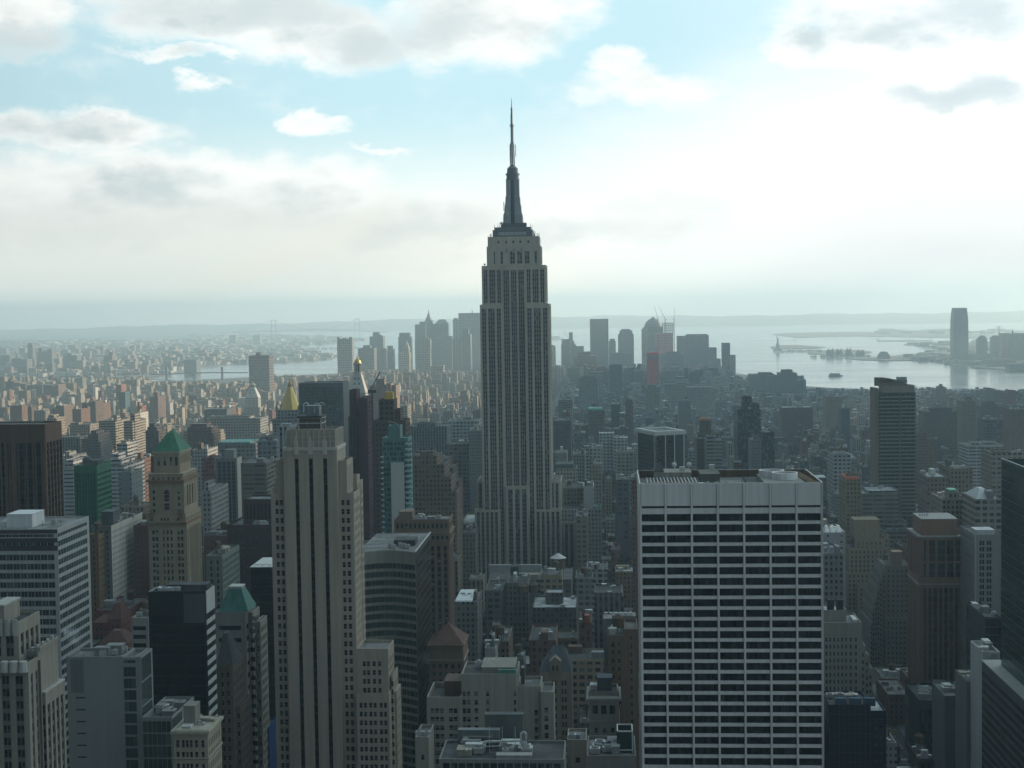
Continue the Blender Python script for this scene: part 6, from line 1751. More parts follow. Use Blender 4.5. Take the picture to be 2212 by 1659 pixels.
def spire_tower(name, label, xl, xr, ys, yb, yt, Y, tip, gold=True):
    """square shaft, steep marble pyramid, columned lantern, gilded cupola"""
    x0, x1 = xs(xl, xr, ys, Y); w = x1 - x0; cx = (x0 + x1) / 2
    r = thing(name, label, 'tower', (cx, Y, 0))
    wh = stone((.50, .48, .44), .8, .2); Z = lambda row: zt((xl + xr) / 2, row, Y + w / 2)
    B = MB(); B.box(-w / 2, w / 2, 0, w, 0, Z(ys)); B.obj('shaft', FAC['punch'], r, color=(.46, .44, .40))
    B = MB(); B.prism([(-w / 2 - .3, -.3), (w / 2 + .3, -.3), (w / 2 + .3, w + .3), (-w / 2 - .3, w + .3)], Z(ys), Z(yb), scale=.40)
    for k, f in ((1, .15), (2, .42), (2, .68)):
        for s_ in ((0,) if k == 1 else (-1, 1)):
            t = f; ww = w / 2 * (1 - .6 * t); zz = Z(ys) + (Z(yb) - Z(ys)) * t
            B.box(s_ * ww * .35 - .9, s_ * ww * .35 + .9, w / 2 - ww - .8, w / 2 - ww + 1.0, zz, zz + 2.6, 1, bottom=True)
    B.obj('marble_pyramid', [wh, F_dark], r)
    g = w * .215
    B = MB(); B.cyl(0, w / 2, g * 1.25, Z(yb), Z(yb) + 1.6, 12)
    for i in range(8): a = i * math.pi / 4; B.cyl(g * math.cos(a), w / 2 + g * math.sin(a), .5, Z(yb) + 1.6, Z(yt), 6)
    B.cyl(0, w / 2, g * .6, Z(yb) + 1.6, Z(yt), 10, 1); B.cyl(0, w / 2, g * 1.2, Z(yt), Z(yt) + 1.2, 12); B.obj('lantern', [wh, F_dark], r)
    gm = stone((.60, .40, .10), .35, .15, .7) if gold else stone((.45, .44, .42))
    B = MB(); h = Z(tip) - Z(yt); zz = Z(yt) + 1.2
    for f0, f1, ra, rb in ((0, .25, .95, .8), (.25, .42, .8, .35), (.42, .55, .28, .24), (.55, .62, .42, .3), (.62, 1.0, .12, .03)): B.cyl(0, w / 2, g * ra, zz + h * f0 * .95, zz + h * f1 * .95, 10, scale=rb / ra)
    B.obj('cupola', gm, r); BOXES.append((x0, x1, Y, Y + w, Z(ys))); FOOT.append((x0, x1, Y, Y + w)); GUARD.append((xl, xr, ys + 20, Y))
spire_tower('white_spire_tower', 'marble campanile with white pyramid, columned lantern and golden tip behind the maroon slab', 752, 789, 848, 806, 786, 2090, 764)
spire_tower('white_needle_tower', 'white lit tower with stepped pointed top standing above the long grey block', 529, 557, 858, 838, 832, 3200, 823, gold=False)
mid('stepped_stone_block', 'wide stepped base under the white pointed tower', O, 522, 566, 902, 3195, 60, (.42, .41, .38), 'punch', ((527, 561, 880, 2, 40),), bulk=0)
# --- between the slotted tower and the skyscraper
for a in (
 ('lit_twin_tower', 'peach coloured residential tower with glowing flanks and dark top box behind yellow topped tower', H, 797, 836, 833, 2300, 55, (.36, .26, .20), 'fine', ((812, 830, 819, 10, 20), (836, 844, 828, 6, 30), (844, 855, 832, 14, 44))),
 ('zigzag_brown_block', 'tan brick block stepping down to the right behind the brown strip tower', O, 892, 944, 985, 1160, 40, (.27, .19, .13), 'punch', ((897, 935, 975, 8, 24), (944, 960, 1003, 0, 40), (960, 974, 1030, 0, 40), (974, 986, 1060, 0, 40))),
 ('zigzag_brown_block', 'second brown stepped block, partly hidden behind the tan stepping one', O, 944, 966, 992, 1240, 40, (.23, .15, .11), 'punch', ((966, 978, 1010, 0, 40), (978, 990, 1040, 0, 40))),
 ('grey_slot_block', 'grey block with tall dark windows left of the skyscraper', O, 880, 966, 921, 1720, 44, (.22, .235, .235), 'strip', ((900, 940, 914, 8, 20),)),
 ('white_loft_block', 'pale loft block with many windows touching the left of the skyscraper', O, 967, 1034, 909, 1800, 44, (.46, .45, .43), 'loft'),
 ('slate_loft_tower', 'slate blue windowed tower half hidden by the left of the skyscraper', O, 1012, 1042, 930, 1480, 60, (.25, .265, .275), 'fine'),
 ('old_grey_block', 'grey block with dark recess between the stepped brown blocks and the skyscraper', O, 965, 1012, 960, 1500, 40, (.20, .19, .175), 'loft'),
 ('brick_end_house', 'low brick house with lit edge left of the skyscraper foot', 'apartment house', 1000, 1026, 1150, 1210, 30, (.20, .17, .14), 'punch'),
 ('beige_rooftop_block', 'pale low block with grid windows behind the peach tower', O, 855, 880, 876, 2500, 50, (.40, .36, .31), 'loft'),
 ('tall_slim_lit_house', 'slim orange lit house touching the skyscraper on its left', 'apartment house', 1024, 1038, 885, 2250, 50, (.36, .28, .21), 'fine'),
): mid(*a, gear=2)
# --- right of the skyscraper
for a in (
 ('dark_flat_block', 'dark flat topped block directly right of the skyscraper', O, 1196, 1233, 909, 2050, 40, (.09, .085, .08), 'punch'),
 ('lit_brick_block', 'brick block with glowing strips above the dark flat topped one', O, 1216, 1232, 890, 2130, 40, (.30, .20, .14), 'strip'),
 ('blue_roof_block', 'block with a long blue grey roof near the skyscraper', O, 1206, 1236, 864, 2500, 50, (.20, .19, .18), 'loft'),
 ('copper_roof_hall', 'brown hall with a bright green copper roof edge', O, 1270, 1306, 886, 2320, 36, (.16, .13, .11), 'punch'),
 ('brick_twin_left', 'dark brick tower with glowing edge, left one of the pair behind the copper roofed hall', H, 1320, 1338, 873, 2450, 46, (.13, .10, .09), 'fine'),
 ('brick_twin_right', 'dark brick tower with reddish edge, right one of the pair', H, 1351, 1367, 868, 2420, 44, (.14, .10, .085), 'fine', ((1352, 1366, 864, 6, 20),)),
 ('grey_pair_house', 'grey slab house with sunlit left corner beyond the white pier tower', H, 1466, 1492, 865, 2700, 40, (.22, .22, .215), 'fine'),
 ('white_loft_house', 'white loft building with large square windows and flat white roofs', O, 1278, 1300, 966, 1740, 40, (.52, .51, .48), 'loft', ((1258, 1280, 978, 6, 30),)),
 ('white_frame_house', 'small white frame building with three wide windows per floor', O, 1325, 1356, 946, 1850, 34, (.55, .55, .53), 'loft', ((1294, 1326, 936, 10, 30),)),
 ('tan_small_block', 'tan five storey block with dark rows of windows and black tanks on top', O, 1272, 1299, 1003, 1420, 34, (.36, .32, .25), 'punch', ((1272, 1283, 992, 4, 10),)),
 ('mansard_house', 'long pale house under a dark mansard roof right of the skyscraper', O, 1200, 1246, 1012, 1400, 30, (.40, .38, .33), 'punch'),
 ('grey_side_house', 'grey house with a black flank left of the tan five storey block', O, 1237, 1264, 981, 1600, 40, (.34, .33, .31), 'punch'),
 ('beige_side_house', 'beige house with few windows beside the mansard house', O, 1199, 1224, 979, 1560, 40, (.34, .31, .27), 'bare'),
 ('low_tan_row', 'low tan row with a light roof left of the white pier tower', O, 1331, 1370, 976, 1640, 30, (.40, .37, .31), 'loft'),
 ('black_loft_house', 'dark loft building with four rows of bright panes just left of the white slab roof', O, 1331, 1359, 1036, 1290, 36, (.12, .125, .13), 'loft'),
 ('white_corner_house', 'white blank walled house with black windows, lit by the sky', O, 1260, 1282, 1050, 1310, 30, (.60, .60, .58), 'bare'),
 ('ochre_long_house', 'ochre windowed block left of the white blank walled house', O, 1217, 1260, 1053, 1330, 40, (.29, .26, .21), 'punch'),
 ('dormer_long_house', 'long house with dormers and a small green dome at its end', O, 1212, 1298, 1100, 1300, 30, (.42, .41, .38), 'punch'),
 ('tan_warehouse', 'tan warehouse with square windows right of the skyscraper foot', O, 1243, 1269, 1117, 1240, 50, (.34, .29, .21), 'loft'),
 ('striped_chimney_house', 'very narrow brick tower with white quoins hugging the left of the white slab', H, 1366, 1377, 1037, 930, 24, (.20, .10, .09), 'fine'),
 ('grey_blank_box', 'grey box with blank upper wall over tall dark panes', O, 1284, 1346, 1288, 905, 36, (.25, .245, .23), 'strip', ((1284, 1344, 1280, 4, 30),)),
 ('white_roof_block', 'broad block with a large pale walled roof at the foot of the skyscraper', O, 1055, 1234, 1252, 1130, 55, (.25, .24, .22), 'loft'),
 ('cream_arch_house', 'cream house with arched windows and a white block on its roof', O, 1267, 1312, 1230, 1080, 34, (.42, .40, .37), 'loft'),
 ('cream_panel_house', 'cream house with dark window panels right of the skyscraper foot', O, 1243, 1280, 1248, 1060, 30, (.36, .345, .32), 'loft'),
 ('ornate_brown_block', 'brown block with a black cube on its white roof at mid depth', O, 1150, 1245, 1312, 980, 40, (.12, .105, .095), 'punch', ((1179, 1216, 1280, 14, 16),)),
 ('left_dark_block', 'dark block with pilasters left of the black cube roof', O, 1047, 1085, 1275, 1010, 40, (.17, .16, .15), 'loft'),
 ('middle_brick_block', 'brown grey windowed block between the two dark cubes', O, 1094, 1140, 1260, 1020, 36, (.22, .19, .16), 'punch'),
 ('white_shed_roof', 'low block under a bright white sheet roof left of the skyscraper foot', 'building', 981, 1030, 1300, 930, 40, (.22, .21, .19), 'punch'),
 ('red_sheeted_house', 'narrow dark brick house with orange red sheeting on its top', 'building', 1251, 1278, 1345, 860, 36, (.15, .065, .05), 'punch', ((1258, 1264, 1325, 4, 8),)),
 ('brown_flank_house', 'brown brick house with lit flank in the dark middle ground', 'building', 1063, 1098, 1385, 830, 40, (.20, .14, .10), 'punch', ((1063, 1076, 1350, 4, 12),)),
 ('pale_cube_house', 'plain pale cube house in the dark middle ground right of the red pyramid roof', 'building', 1047, 1070, 1400, 800, 20, (.42, .41, .39), 'bare'),
 ('pink_kerb_house', 'dark red block with a pinkish roof edge left of the gabled building', 'building', 1143, 1200, 1383, 800, 40, (.17, .085, .07), 'punch'),
): mid(*a, gear=4)
for a in (
 ('brown_brick_tower', 'dark brown brick tower with orange tank house on top, right of white pier tower', H, 1505, 1522, 948, 1520, 40, (.15, .11, .09), 'fine', ((1508, 1552, 936, 16, 20), (1512, 1536, 908, 20, 16))),
 ('grey_balcony_tower', 'pale grey balcony tower right of the brown brick tower', H, 1526, 1560, 952, 1480, 40, (.32, .32, .31), 'ribbon', ((1527, 1547, 942, 4, 16),)),
 ('dark_glass_tower', 'dark slate tower with stepped top, tallest of the trio right of centre', O, 1593, 1643, 884, 1750, 50, (.045, .05, .06), 'glass', ((1604, 1624, 857, 12, 22), (1625, 1640, 872, 14, 22))),
 ('dark_glass_wing', 'dark slab attached right of the slate tower', O, 1645, 1673, 934, 1700, 40, (.06, .05, .055), 'glass'),
 ('grey_front_tower', 'narrow light grey tower standing before the dark slate trio', H, 1622, 1645, 950, 1560, 30, (.24, .245, .25), 'fine', ((1628, 1640, 940, 6, 12),)),
 ('white_grid_house', 'white building with big square windows above the right end of the white slab', O, 1800, 1838, 983, 1560, 40, (.50, .50, .49), 'loft', ((1806, 1830, 978, 8, 20),)),
 ('orange_top_house', 'yellow brick house with an orange red terrace top', 'apartment house', 1826, 1861, 1036, 1240, 34, (.32, .26, .15), 'punch', ((1830, 1852, 1024, 6, 12),)),
 ('pale_slab_office', 'white and grey office block with banded lower floors in front of the balcony tower', O, 1876, 1942, 1060, 1278, 36, (.34, .34, .33), 'ribbon', ((1862, 1876, 1066, 0, 40),)),
 ('stepped_brick_tower', 'brown stepped brick tower right behind the balcony tower', H, 1980, 2012, 950, 1640, 40, (.20, .14, .10), 'fine', ((1985, 2003, 935, 8, 20), (2012, 2021, 975, 0, 40))),
 ('wide_brown_house', 'wide dark brown slab right of the balcony tower', H, 1996, 2074, 889, 2350, 40, (.13, .10, .085), 'fine', ((2010, 2056, 882, 8, 20),)),
 ('tan_tower_house', 'tan tower with paired stacks in the right middle distance', H, 2079, 2108, 866, 2250, 34, (.36, .29, .20), 'fine', ((2084, 2100, 859, 6, 18),)),
 ('dark_top_house', 'dark topped apartment house right of the tan tower', H, 2118, 2160, 878, 2500, 40, (.16, .14, .12), 'fine', ((2125, 2150, 868, 8, 18),)),
 ('black_window_house', 'black framed house with rows of lit windows near the right edge', O, 2127, 2165, 906, 2050, 40, (.10, .10, .105), 'loft'),
 ('edge_brick_house', 'brick apartment slab cut off by the right edge', H, 2180, 2230, 884, 2200, 40, (.17, .10, .08), 'fine'),
 ('white_shed_row', 'long white low building with bright rooftop boxes near the right edge', O, 2090, 2168, 962, 1620, 40, (.50, .51, .51), 'ribbon', ((2100, 2114, 955, 6, 12), (2128, 2150, 954, 8, 12))),
 ('tan_edge_block', 'tan blank block with rooftop house above the green glass tower', O, 2143, 2230, 978, 1320, 40, (.33, .29, .23), 'loft', ((2150, 2185, 970, 6, 18),)),
 ('tan_mid_house', 'tan brick house behind the pale banded building at right', 'apartment house', 2052, 2102, 1012, 1220, 40, (.27, .22, .16), 'punch'),
 ('brown_mid_house', 'brown brick house left of the tan one in the right middle ground', 'apartment house', 2004, 2048, 1030, 1200, 40, (.20, .15, .115), 'punch'),
 ('copper_box_house', 'stone hotel block with a bright copper green rooftop', O, 2036, 2090, 1078, 1040, 36, (.29, .26, .21), 'punch', ((2049, 2072, 1062, 6, 12),)),
 ('white_roof_house', 'pale stone house with silvery hipped roofs beside the green glass tower', O, 2108, 2162, 1078, 1000, 40, (.36, .33, .28), 'loft'),
 ('greenery_terrace_house', 'wide low grey building with long white terraces behind the orange tower', O, 1905, 1968, 1145, 1260, 60, (.38, .38, .37), 'ribbon', ((1915, 1960, 1128, 14, 30),)),
 ('white_vault_shed', 'pale low building with three white sawtooth skylights right of the white slab', O, 1780, 1826, 1150, 1010, 40, (.45, .45, .45), 'bare'),
 ('grey_court_house', 'grey block with flat roofs between white slab and tan stepped tower', O, 1780, 1822, 1195, 900, 40, (.20, .20, .20), 'punch'),
 ('red_brick_row', 'dark red brick row in front of the white grid house', 'apartment house', 1690, 1756, 880, 2450, 40, (.15, .09, .08), 'fine'),
 ('tan_row_house', 'tan and brown brick house in the right middle distance', 'apartment house', 1784, 1821, 857, 2900, 40, (.28, .20, .14), 'fine'),
 ('dark_slim_house', 'slim dark house right of the tan and brown brick one', 'apartment house', 1817, 1836, 882, 2400, 30, (.09, .09, .095), 'fine'),
): mid(*a, gear=3)
# white sawtooth skylights, mansard, copper pieces: parts of their houses
def part_on(name, obj_name, xl, xr, row0, row1, Y, d, mat, scale=.6, n=1):
    o = bpy.data.objects[obj_name]; x0, x1 = xs(xl, xr, row0, Y)
    for k in range(n):
        B = MB(); a = x0 + (x1 - x0) * k / n; c = x0 + (x1 - x0) * (k + .85) / n
        B.prism([(a - o.location.x, Y - o.location.y), (c - o.location.x, Y - o.location.y), (c - o.location.x, Y + d - o.location.y), (a - o.location.x, Y + d - o.location.y)], zt((xl + xr) / 2, row0, Y), zt((xl + xr) / 2, row1, Y), scale=scale)
        B.obj(name, mat, o)
part_on('skylight', 'white_vault_shed', 1782, 1822, 1151, 1138, 1016, 14, stone((.75, .75, .74)), .3, 3)
part_on('mansard_roof', 'mansard_house', 1199, 1247, 1012, 1003, 1400, 28, stone((.06, .075, .075)), .92)
part_on('green_dome', 'dormer_long_house', 1291, 1299, 1098, 1085, 1300, 8, M_copper, .2)
part_on('copper_edge', 'copper_roof_hall', 1270, 1307, 886, 882, 2319, 36, stone((.16, .42, .34)), .95)
part_on('copper_house', 'copper_box_house', 2049, 2072, 1078, 1058, 1046, 12, stone((.10, .36, .30)), .9)
part_on('hip_roof', 'white_roof_house', 2110, 2160, 1078, 1060, 1004, 34, stone((.50, .52, .53)), .25)
part_on('orange_terrace', 'orange_top_house', 1828, 1860, 1036, 1031, 1240, 30, stone((.50, .13, .07)), .96)
part_on('orange_sheeting', 'red_sheeted_house', 1262, 1277, 1346, 1330, 858, 6, stone((.34, .10, .055)), .9)
part_on('tank_house', 'brown_brick_tower', 1510, 1540, 908, 903, 1540, 14, stone((.32, .16, .08)), .7)
part_on('pale_wall', 'white_roof_block', 1056, 1190, 1252, 1220, 1168, 3, stone((.44, .44, .42)), 1.0)
part_on('roof_plant', 'white_roof_block', 1102, 1125, 1250, 1224, 1140, 12, M_dkmetal, .9)
part_on('white_sheet', 'white_shed_roof', 983, 1026, 1300, 1297, 930, 38, stone((.66, .67, .67)), .97)
part_on('teal_edge', 'teal_roof_block', 470, 553, 958, 955, 1548, 40, stone((.10, .28, .28)), .98)
for (nm, px, row, Y, rr) in (('white_roof_block', 1206, 1228, 1150, 5.5), ('left_dark_block', 1152, 1278, 1015, 3.2), ('cream_panel_house', 1262, 1238, 1066, 2.4), ('ornate_brown_block', 1127, 1280, 990, 3), ('brown_flank_house', 1080, 1370, 836, 2.6)):
    o = bpy.data.objects[nm]; p = at(px, row, Y); q = p - o.location; B = MB()
    for i in range(6): a = i * math.pi / 3; B.bar((q.x + rr * .7 * math.cos(a), q.y + rr * .7 * math.sin(a), q.z - 9), (q.x + rr * .7 * math.cos(a), q.y + rr * .7 * math.sin(a), q.z), .3, 1)
    B.cyl(q.x, q.y, rr, q.z, q.z + rr * 1.5, 14); B.cyl(q.x, q.y, rr * 1.15, q.z + rr * 1.5, q.z + rr * 2.2, 14, 2, scale=0.0)
    B.obj('water_tank', [M_wood, M_dkmetal, stone((.6, .6, .58)) if nm == 'white_roof_block' else M_wood], o)
# ------------------------------------------------------------------ downtown, the far shores and the harbour
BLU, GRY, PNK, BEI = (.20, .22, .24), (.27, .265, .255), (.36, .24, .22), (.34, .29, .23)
D = 'office tower'
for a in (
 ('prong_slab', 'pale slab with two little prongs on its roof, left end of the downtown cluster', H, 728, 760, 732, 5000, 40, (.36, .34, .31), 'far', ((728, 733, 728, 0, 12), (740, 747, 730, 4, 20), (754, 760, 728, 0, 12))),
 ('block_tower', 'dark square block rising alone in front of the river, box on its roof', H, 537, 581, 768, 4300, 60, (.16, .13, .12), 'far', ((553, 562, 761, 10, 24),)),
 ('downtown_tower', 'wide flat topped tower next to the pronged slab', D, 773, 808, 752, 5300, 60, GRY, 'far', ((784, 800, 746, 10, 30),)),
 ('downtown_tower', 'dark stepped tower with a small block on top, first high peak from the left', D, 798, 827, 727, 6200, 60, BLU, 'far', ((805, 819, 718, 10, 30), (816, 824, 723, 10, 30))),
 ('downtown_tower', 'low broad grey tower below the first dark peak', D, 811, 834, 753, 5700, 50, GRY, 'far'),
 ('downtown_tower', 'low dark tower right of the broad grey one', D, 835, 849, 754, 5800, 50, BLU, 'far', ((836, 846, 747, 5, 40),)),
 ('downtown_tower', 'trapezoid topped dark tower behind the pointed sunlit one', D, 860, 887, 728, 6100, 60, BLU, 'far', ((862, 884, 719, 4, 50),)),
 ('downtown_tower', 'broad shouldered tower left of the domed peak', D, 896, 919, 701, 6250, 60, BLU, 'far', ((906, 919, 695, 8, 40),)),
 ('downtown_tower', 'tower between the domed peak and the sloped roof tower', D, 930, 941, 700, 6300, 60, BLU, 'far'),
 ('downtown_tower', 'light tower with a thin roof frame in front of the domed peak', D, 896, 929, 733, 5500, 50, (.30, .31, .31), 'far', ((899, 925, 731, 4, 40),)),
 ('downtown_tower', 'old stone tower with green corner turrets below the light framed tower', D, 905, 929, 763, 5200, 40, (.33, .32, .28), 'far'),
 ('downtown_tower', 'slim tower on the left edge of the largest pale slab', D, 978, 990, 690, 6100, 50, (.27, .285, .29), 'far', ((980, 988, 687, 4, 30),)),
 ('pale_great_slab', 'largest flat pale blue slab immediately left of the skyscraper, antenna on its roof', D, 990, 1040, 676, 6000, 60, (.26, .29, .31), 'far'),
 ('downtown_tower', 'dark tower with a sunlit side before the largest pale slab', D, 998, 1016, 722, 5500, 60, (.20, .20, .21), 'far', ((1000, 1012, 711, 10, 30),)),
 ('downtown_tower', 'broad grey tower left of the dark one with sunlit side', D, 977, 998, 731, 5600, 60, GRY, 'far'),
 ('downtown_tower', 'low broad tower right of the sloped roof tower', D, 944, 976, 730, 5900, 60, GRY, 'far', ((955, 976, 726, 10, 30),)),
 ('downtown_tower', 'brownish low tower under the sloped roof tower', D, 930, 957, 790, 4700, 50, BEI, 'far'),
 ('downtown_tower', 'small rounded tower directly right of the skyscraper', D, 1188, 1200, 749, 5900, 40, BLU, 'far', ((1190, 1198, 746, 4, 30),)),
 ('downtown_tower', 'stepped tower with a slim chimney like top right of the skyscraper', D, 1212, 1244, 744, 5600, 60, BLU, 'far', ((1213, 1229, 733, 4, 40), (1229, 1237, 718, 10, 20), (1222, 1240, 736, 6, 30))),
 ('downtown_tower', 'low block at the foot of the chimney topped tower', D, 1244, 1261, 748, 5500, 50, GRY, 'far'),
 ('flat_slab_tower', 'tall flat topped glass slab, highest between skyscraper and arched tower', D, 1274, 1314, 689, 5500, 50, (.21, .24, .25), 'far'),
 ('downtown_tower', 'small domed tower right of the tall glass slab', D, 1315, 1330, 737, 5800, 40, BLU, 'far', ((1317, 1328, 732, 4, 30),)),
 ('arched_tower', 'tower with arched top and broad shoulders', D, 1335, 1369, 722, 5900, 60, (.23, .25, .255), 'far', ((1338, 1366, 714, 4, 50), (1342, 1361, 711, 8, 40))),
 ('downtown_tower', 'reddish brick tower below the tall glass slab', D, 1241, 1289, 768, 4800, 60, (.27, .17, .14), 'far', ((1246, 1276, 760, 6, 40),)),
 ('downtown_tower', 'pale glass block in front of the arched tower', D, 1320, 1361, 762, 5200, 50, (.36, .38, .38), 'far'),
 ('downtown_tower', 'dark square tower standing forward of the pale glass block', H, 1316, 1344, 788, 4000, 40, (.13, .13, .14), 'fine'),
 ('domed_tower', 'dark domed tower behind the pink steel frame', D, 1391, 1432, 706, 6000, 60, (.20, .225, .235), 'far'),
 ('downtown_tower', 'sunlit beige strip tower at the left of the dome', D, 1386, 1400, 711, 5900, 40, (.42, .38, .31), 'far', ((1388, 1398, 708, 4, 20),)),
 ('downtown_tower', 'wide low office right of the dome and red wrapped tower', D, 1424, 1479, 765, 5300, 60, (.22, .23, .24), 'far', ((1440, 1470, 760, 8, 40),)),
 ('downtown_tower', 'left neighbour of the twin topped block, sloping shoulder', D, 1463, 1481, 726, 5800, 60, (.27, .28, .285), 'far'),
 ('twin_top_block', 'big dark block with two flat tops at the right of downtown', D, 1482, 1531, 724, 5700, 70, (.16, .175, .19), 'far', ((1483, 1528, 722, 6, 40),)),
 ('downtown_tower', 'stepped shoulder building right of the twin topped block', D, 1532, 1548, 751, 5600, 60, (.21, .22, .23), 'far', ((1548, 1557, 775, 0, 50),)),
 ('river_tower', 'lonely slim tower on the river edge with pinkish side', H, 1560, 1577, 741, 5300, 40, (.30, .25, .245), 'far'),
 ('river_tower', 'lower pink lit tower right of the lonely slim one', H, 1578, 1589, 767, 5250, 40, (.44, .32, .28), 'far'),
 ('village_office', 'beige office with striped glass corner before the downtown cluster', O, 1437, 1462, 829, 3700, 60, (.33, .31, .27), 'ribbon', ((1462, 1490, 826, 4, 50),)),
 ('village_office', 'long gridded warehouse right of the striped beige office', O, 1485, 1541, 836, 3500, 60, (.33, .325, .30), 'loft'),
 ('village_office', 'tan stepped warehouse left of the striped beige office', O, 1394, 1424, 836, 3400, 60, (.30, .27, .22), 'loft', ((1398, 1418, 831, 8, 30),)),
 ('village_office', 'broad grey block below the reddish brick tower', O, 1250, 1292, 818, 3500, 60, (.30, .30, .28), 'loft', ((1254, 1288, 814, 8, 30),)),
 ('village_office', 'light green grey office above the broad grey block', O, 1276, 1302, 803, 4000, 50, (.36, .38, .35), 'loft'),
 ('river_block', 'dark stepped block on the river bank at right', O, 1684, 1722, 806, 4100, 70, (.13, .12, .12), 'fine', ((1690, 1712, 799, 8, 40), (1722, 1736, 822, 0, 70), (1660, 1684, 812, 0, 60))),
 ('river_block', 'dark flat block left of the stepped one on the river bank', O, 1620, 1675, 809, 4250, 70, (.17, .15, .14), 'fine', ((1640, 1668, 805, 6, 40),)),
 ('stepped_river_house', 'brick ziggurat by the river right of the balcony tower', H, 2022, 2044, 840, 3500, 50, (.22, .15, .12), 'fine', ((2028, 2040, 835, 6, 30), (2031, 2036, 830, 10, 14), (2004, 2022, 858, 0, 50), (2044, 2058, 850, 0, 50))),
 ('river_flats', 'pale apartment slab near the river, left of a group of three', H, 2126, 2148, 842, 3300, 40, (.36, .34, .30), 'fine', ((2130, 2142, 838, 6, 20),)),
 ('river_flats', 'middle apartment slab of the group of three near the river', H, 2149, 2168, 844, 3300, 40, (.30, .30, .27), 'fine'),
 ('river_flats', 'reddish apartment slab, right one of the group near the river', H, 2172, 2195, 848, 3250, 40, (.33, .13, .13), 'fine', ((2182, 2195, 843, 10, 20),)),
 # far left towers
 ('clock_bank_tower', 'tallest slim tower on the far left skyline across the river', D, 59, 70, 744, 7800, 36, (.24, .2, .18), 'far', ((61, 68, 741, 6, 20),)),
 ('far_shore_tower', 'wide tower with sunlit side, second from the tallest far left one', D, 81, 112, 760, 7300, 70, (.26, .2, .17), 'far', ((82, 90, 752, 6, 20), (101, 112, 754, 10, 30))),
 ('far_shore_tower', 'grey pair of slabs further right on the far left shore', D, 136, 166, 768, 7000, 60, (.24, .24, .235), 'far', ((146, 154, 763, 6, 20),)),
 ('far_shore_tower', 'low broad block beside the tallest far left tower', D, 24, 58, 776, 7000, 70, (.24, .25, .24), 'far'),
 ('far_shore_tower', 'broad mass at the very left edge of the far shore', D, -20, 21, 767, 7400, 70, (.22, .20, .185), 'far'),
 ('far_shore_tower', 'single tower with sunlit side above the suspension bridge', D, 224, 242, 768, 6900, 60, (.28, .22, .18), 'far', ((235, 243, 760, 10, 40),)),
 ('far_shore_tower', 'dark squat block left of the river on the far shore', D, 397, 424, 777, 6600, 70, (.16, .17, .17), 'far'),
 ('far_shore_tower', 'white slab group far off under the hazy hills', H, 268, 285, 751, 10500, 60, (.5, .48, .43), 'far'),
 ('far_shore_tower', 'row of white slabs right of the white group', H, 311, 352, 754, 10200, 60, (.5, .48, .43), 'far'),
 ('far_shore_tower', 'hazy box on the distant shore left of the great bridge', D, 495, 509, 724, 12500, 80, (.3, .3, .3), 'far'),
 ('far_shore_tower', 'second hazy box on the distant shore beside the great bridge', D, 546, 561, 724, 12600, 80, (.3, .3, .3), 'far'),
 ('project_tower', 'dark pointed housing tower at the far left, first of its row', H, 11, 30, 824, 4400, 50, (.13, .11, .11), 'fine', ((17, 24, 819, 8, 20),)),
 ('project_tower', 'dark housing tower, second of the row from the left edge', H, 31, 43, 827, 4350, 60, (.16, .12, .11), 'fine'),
 ('project_tower', 'dark housing tower, third of the row from the left edge', H, 45, 55, 829, 4350, 40, (.12, .11, .11), 'fine'),
 ('project_tower', 'broad dim housing block right of the three dark towers', H, 58, 91, 832, 4300, 60, (.15, .14, .14), 'fine'),
 ('project_tower', 'dark housing slab with brown side right of the broad dim block', H, 93, 112, 832, 4250, 60, (.14, .115, .11), 'fine'),
 ('project_tower', 'slim housing slab with lit brown edge', H, 119, 126, 831, 4250, 60, (.2, .14, .12), 'fine'),
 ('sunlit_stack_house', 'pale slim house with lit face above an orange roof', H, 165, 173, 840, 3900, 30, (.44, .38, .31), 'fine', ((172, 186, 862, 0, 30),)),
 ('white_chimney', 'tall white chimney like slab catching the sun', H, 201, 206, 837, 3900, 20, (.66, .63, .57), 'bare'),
 ('orange_top_tower', 'tower with orange top above a dark teal slab', H, 250, 262, 831, 3700, 40, (.36, .18, .12), 'fine'),
 ('dark_teal_slab', 'dark teal slab in front of the orange topped tower', H, 256, 270, 847, 3500, 36, (.07, .13, .15), 'fine'),
 ('red_stack_house', 'bright orange brick house with tall stack in the sunlit quarter', H, 296, 306, 877, 2900, 30, (.36, .13, .08), 'fine', ((297, 301, 868, 4, 8),)),
 ('brown_cross_tower', 'brown cross shaped tower right of the teal slab', H, 323, 341, 857, 3300, 60, (.18, .12, .10), 'fine', ((333, 340, 848, 8, 20),)),
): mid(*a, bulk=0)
def extra(name, root, prof, cx_px, row_at, Y, mat, n=12):
    o = bpy.data.objects[root]; B = MB()
    for (r0, row0, r1, row1) in prof:
        p = at(cx_px, row_at, Y); k = Y / F
        B.cyl(p.x - o.location.x, Y - o.location.y, r0 * k, zt(cx_px, row0, Y), zt(cx_px, row1, Y), n, scale=max(.02, r1 / r0))
    B.obj(name, mat, o)
bm = stone((.19, .22, .24), .6)
def named(frag): return next(o.name for o in S.objects if o.parent is None and frag in str(o.get('label', '')))
t = thing('domed_spire_tower', 'highest peak of the left downtown group, square shaft with domed spire', D, (at(926, 700, 6300).x, 6300, 0))
B = MB(); w = (at(935, 700, 6300).x - at(918, 700, 6300).x) / 2; B.box(-w, w, 0, 2 * w, 0, zt(926, 692, 6300)); B.obj('wall', FAC['far'], t, color=BLU)
extra('spire', t.name, ((8, 692, 6.5, 688), (6, 688, 4.5, 684), (4, 684, 2.4, 678), (1.8, 678, .2, 668)), 926, 690, 6330, bm, 8)
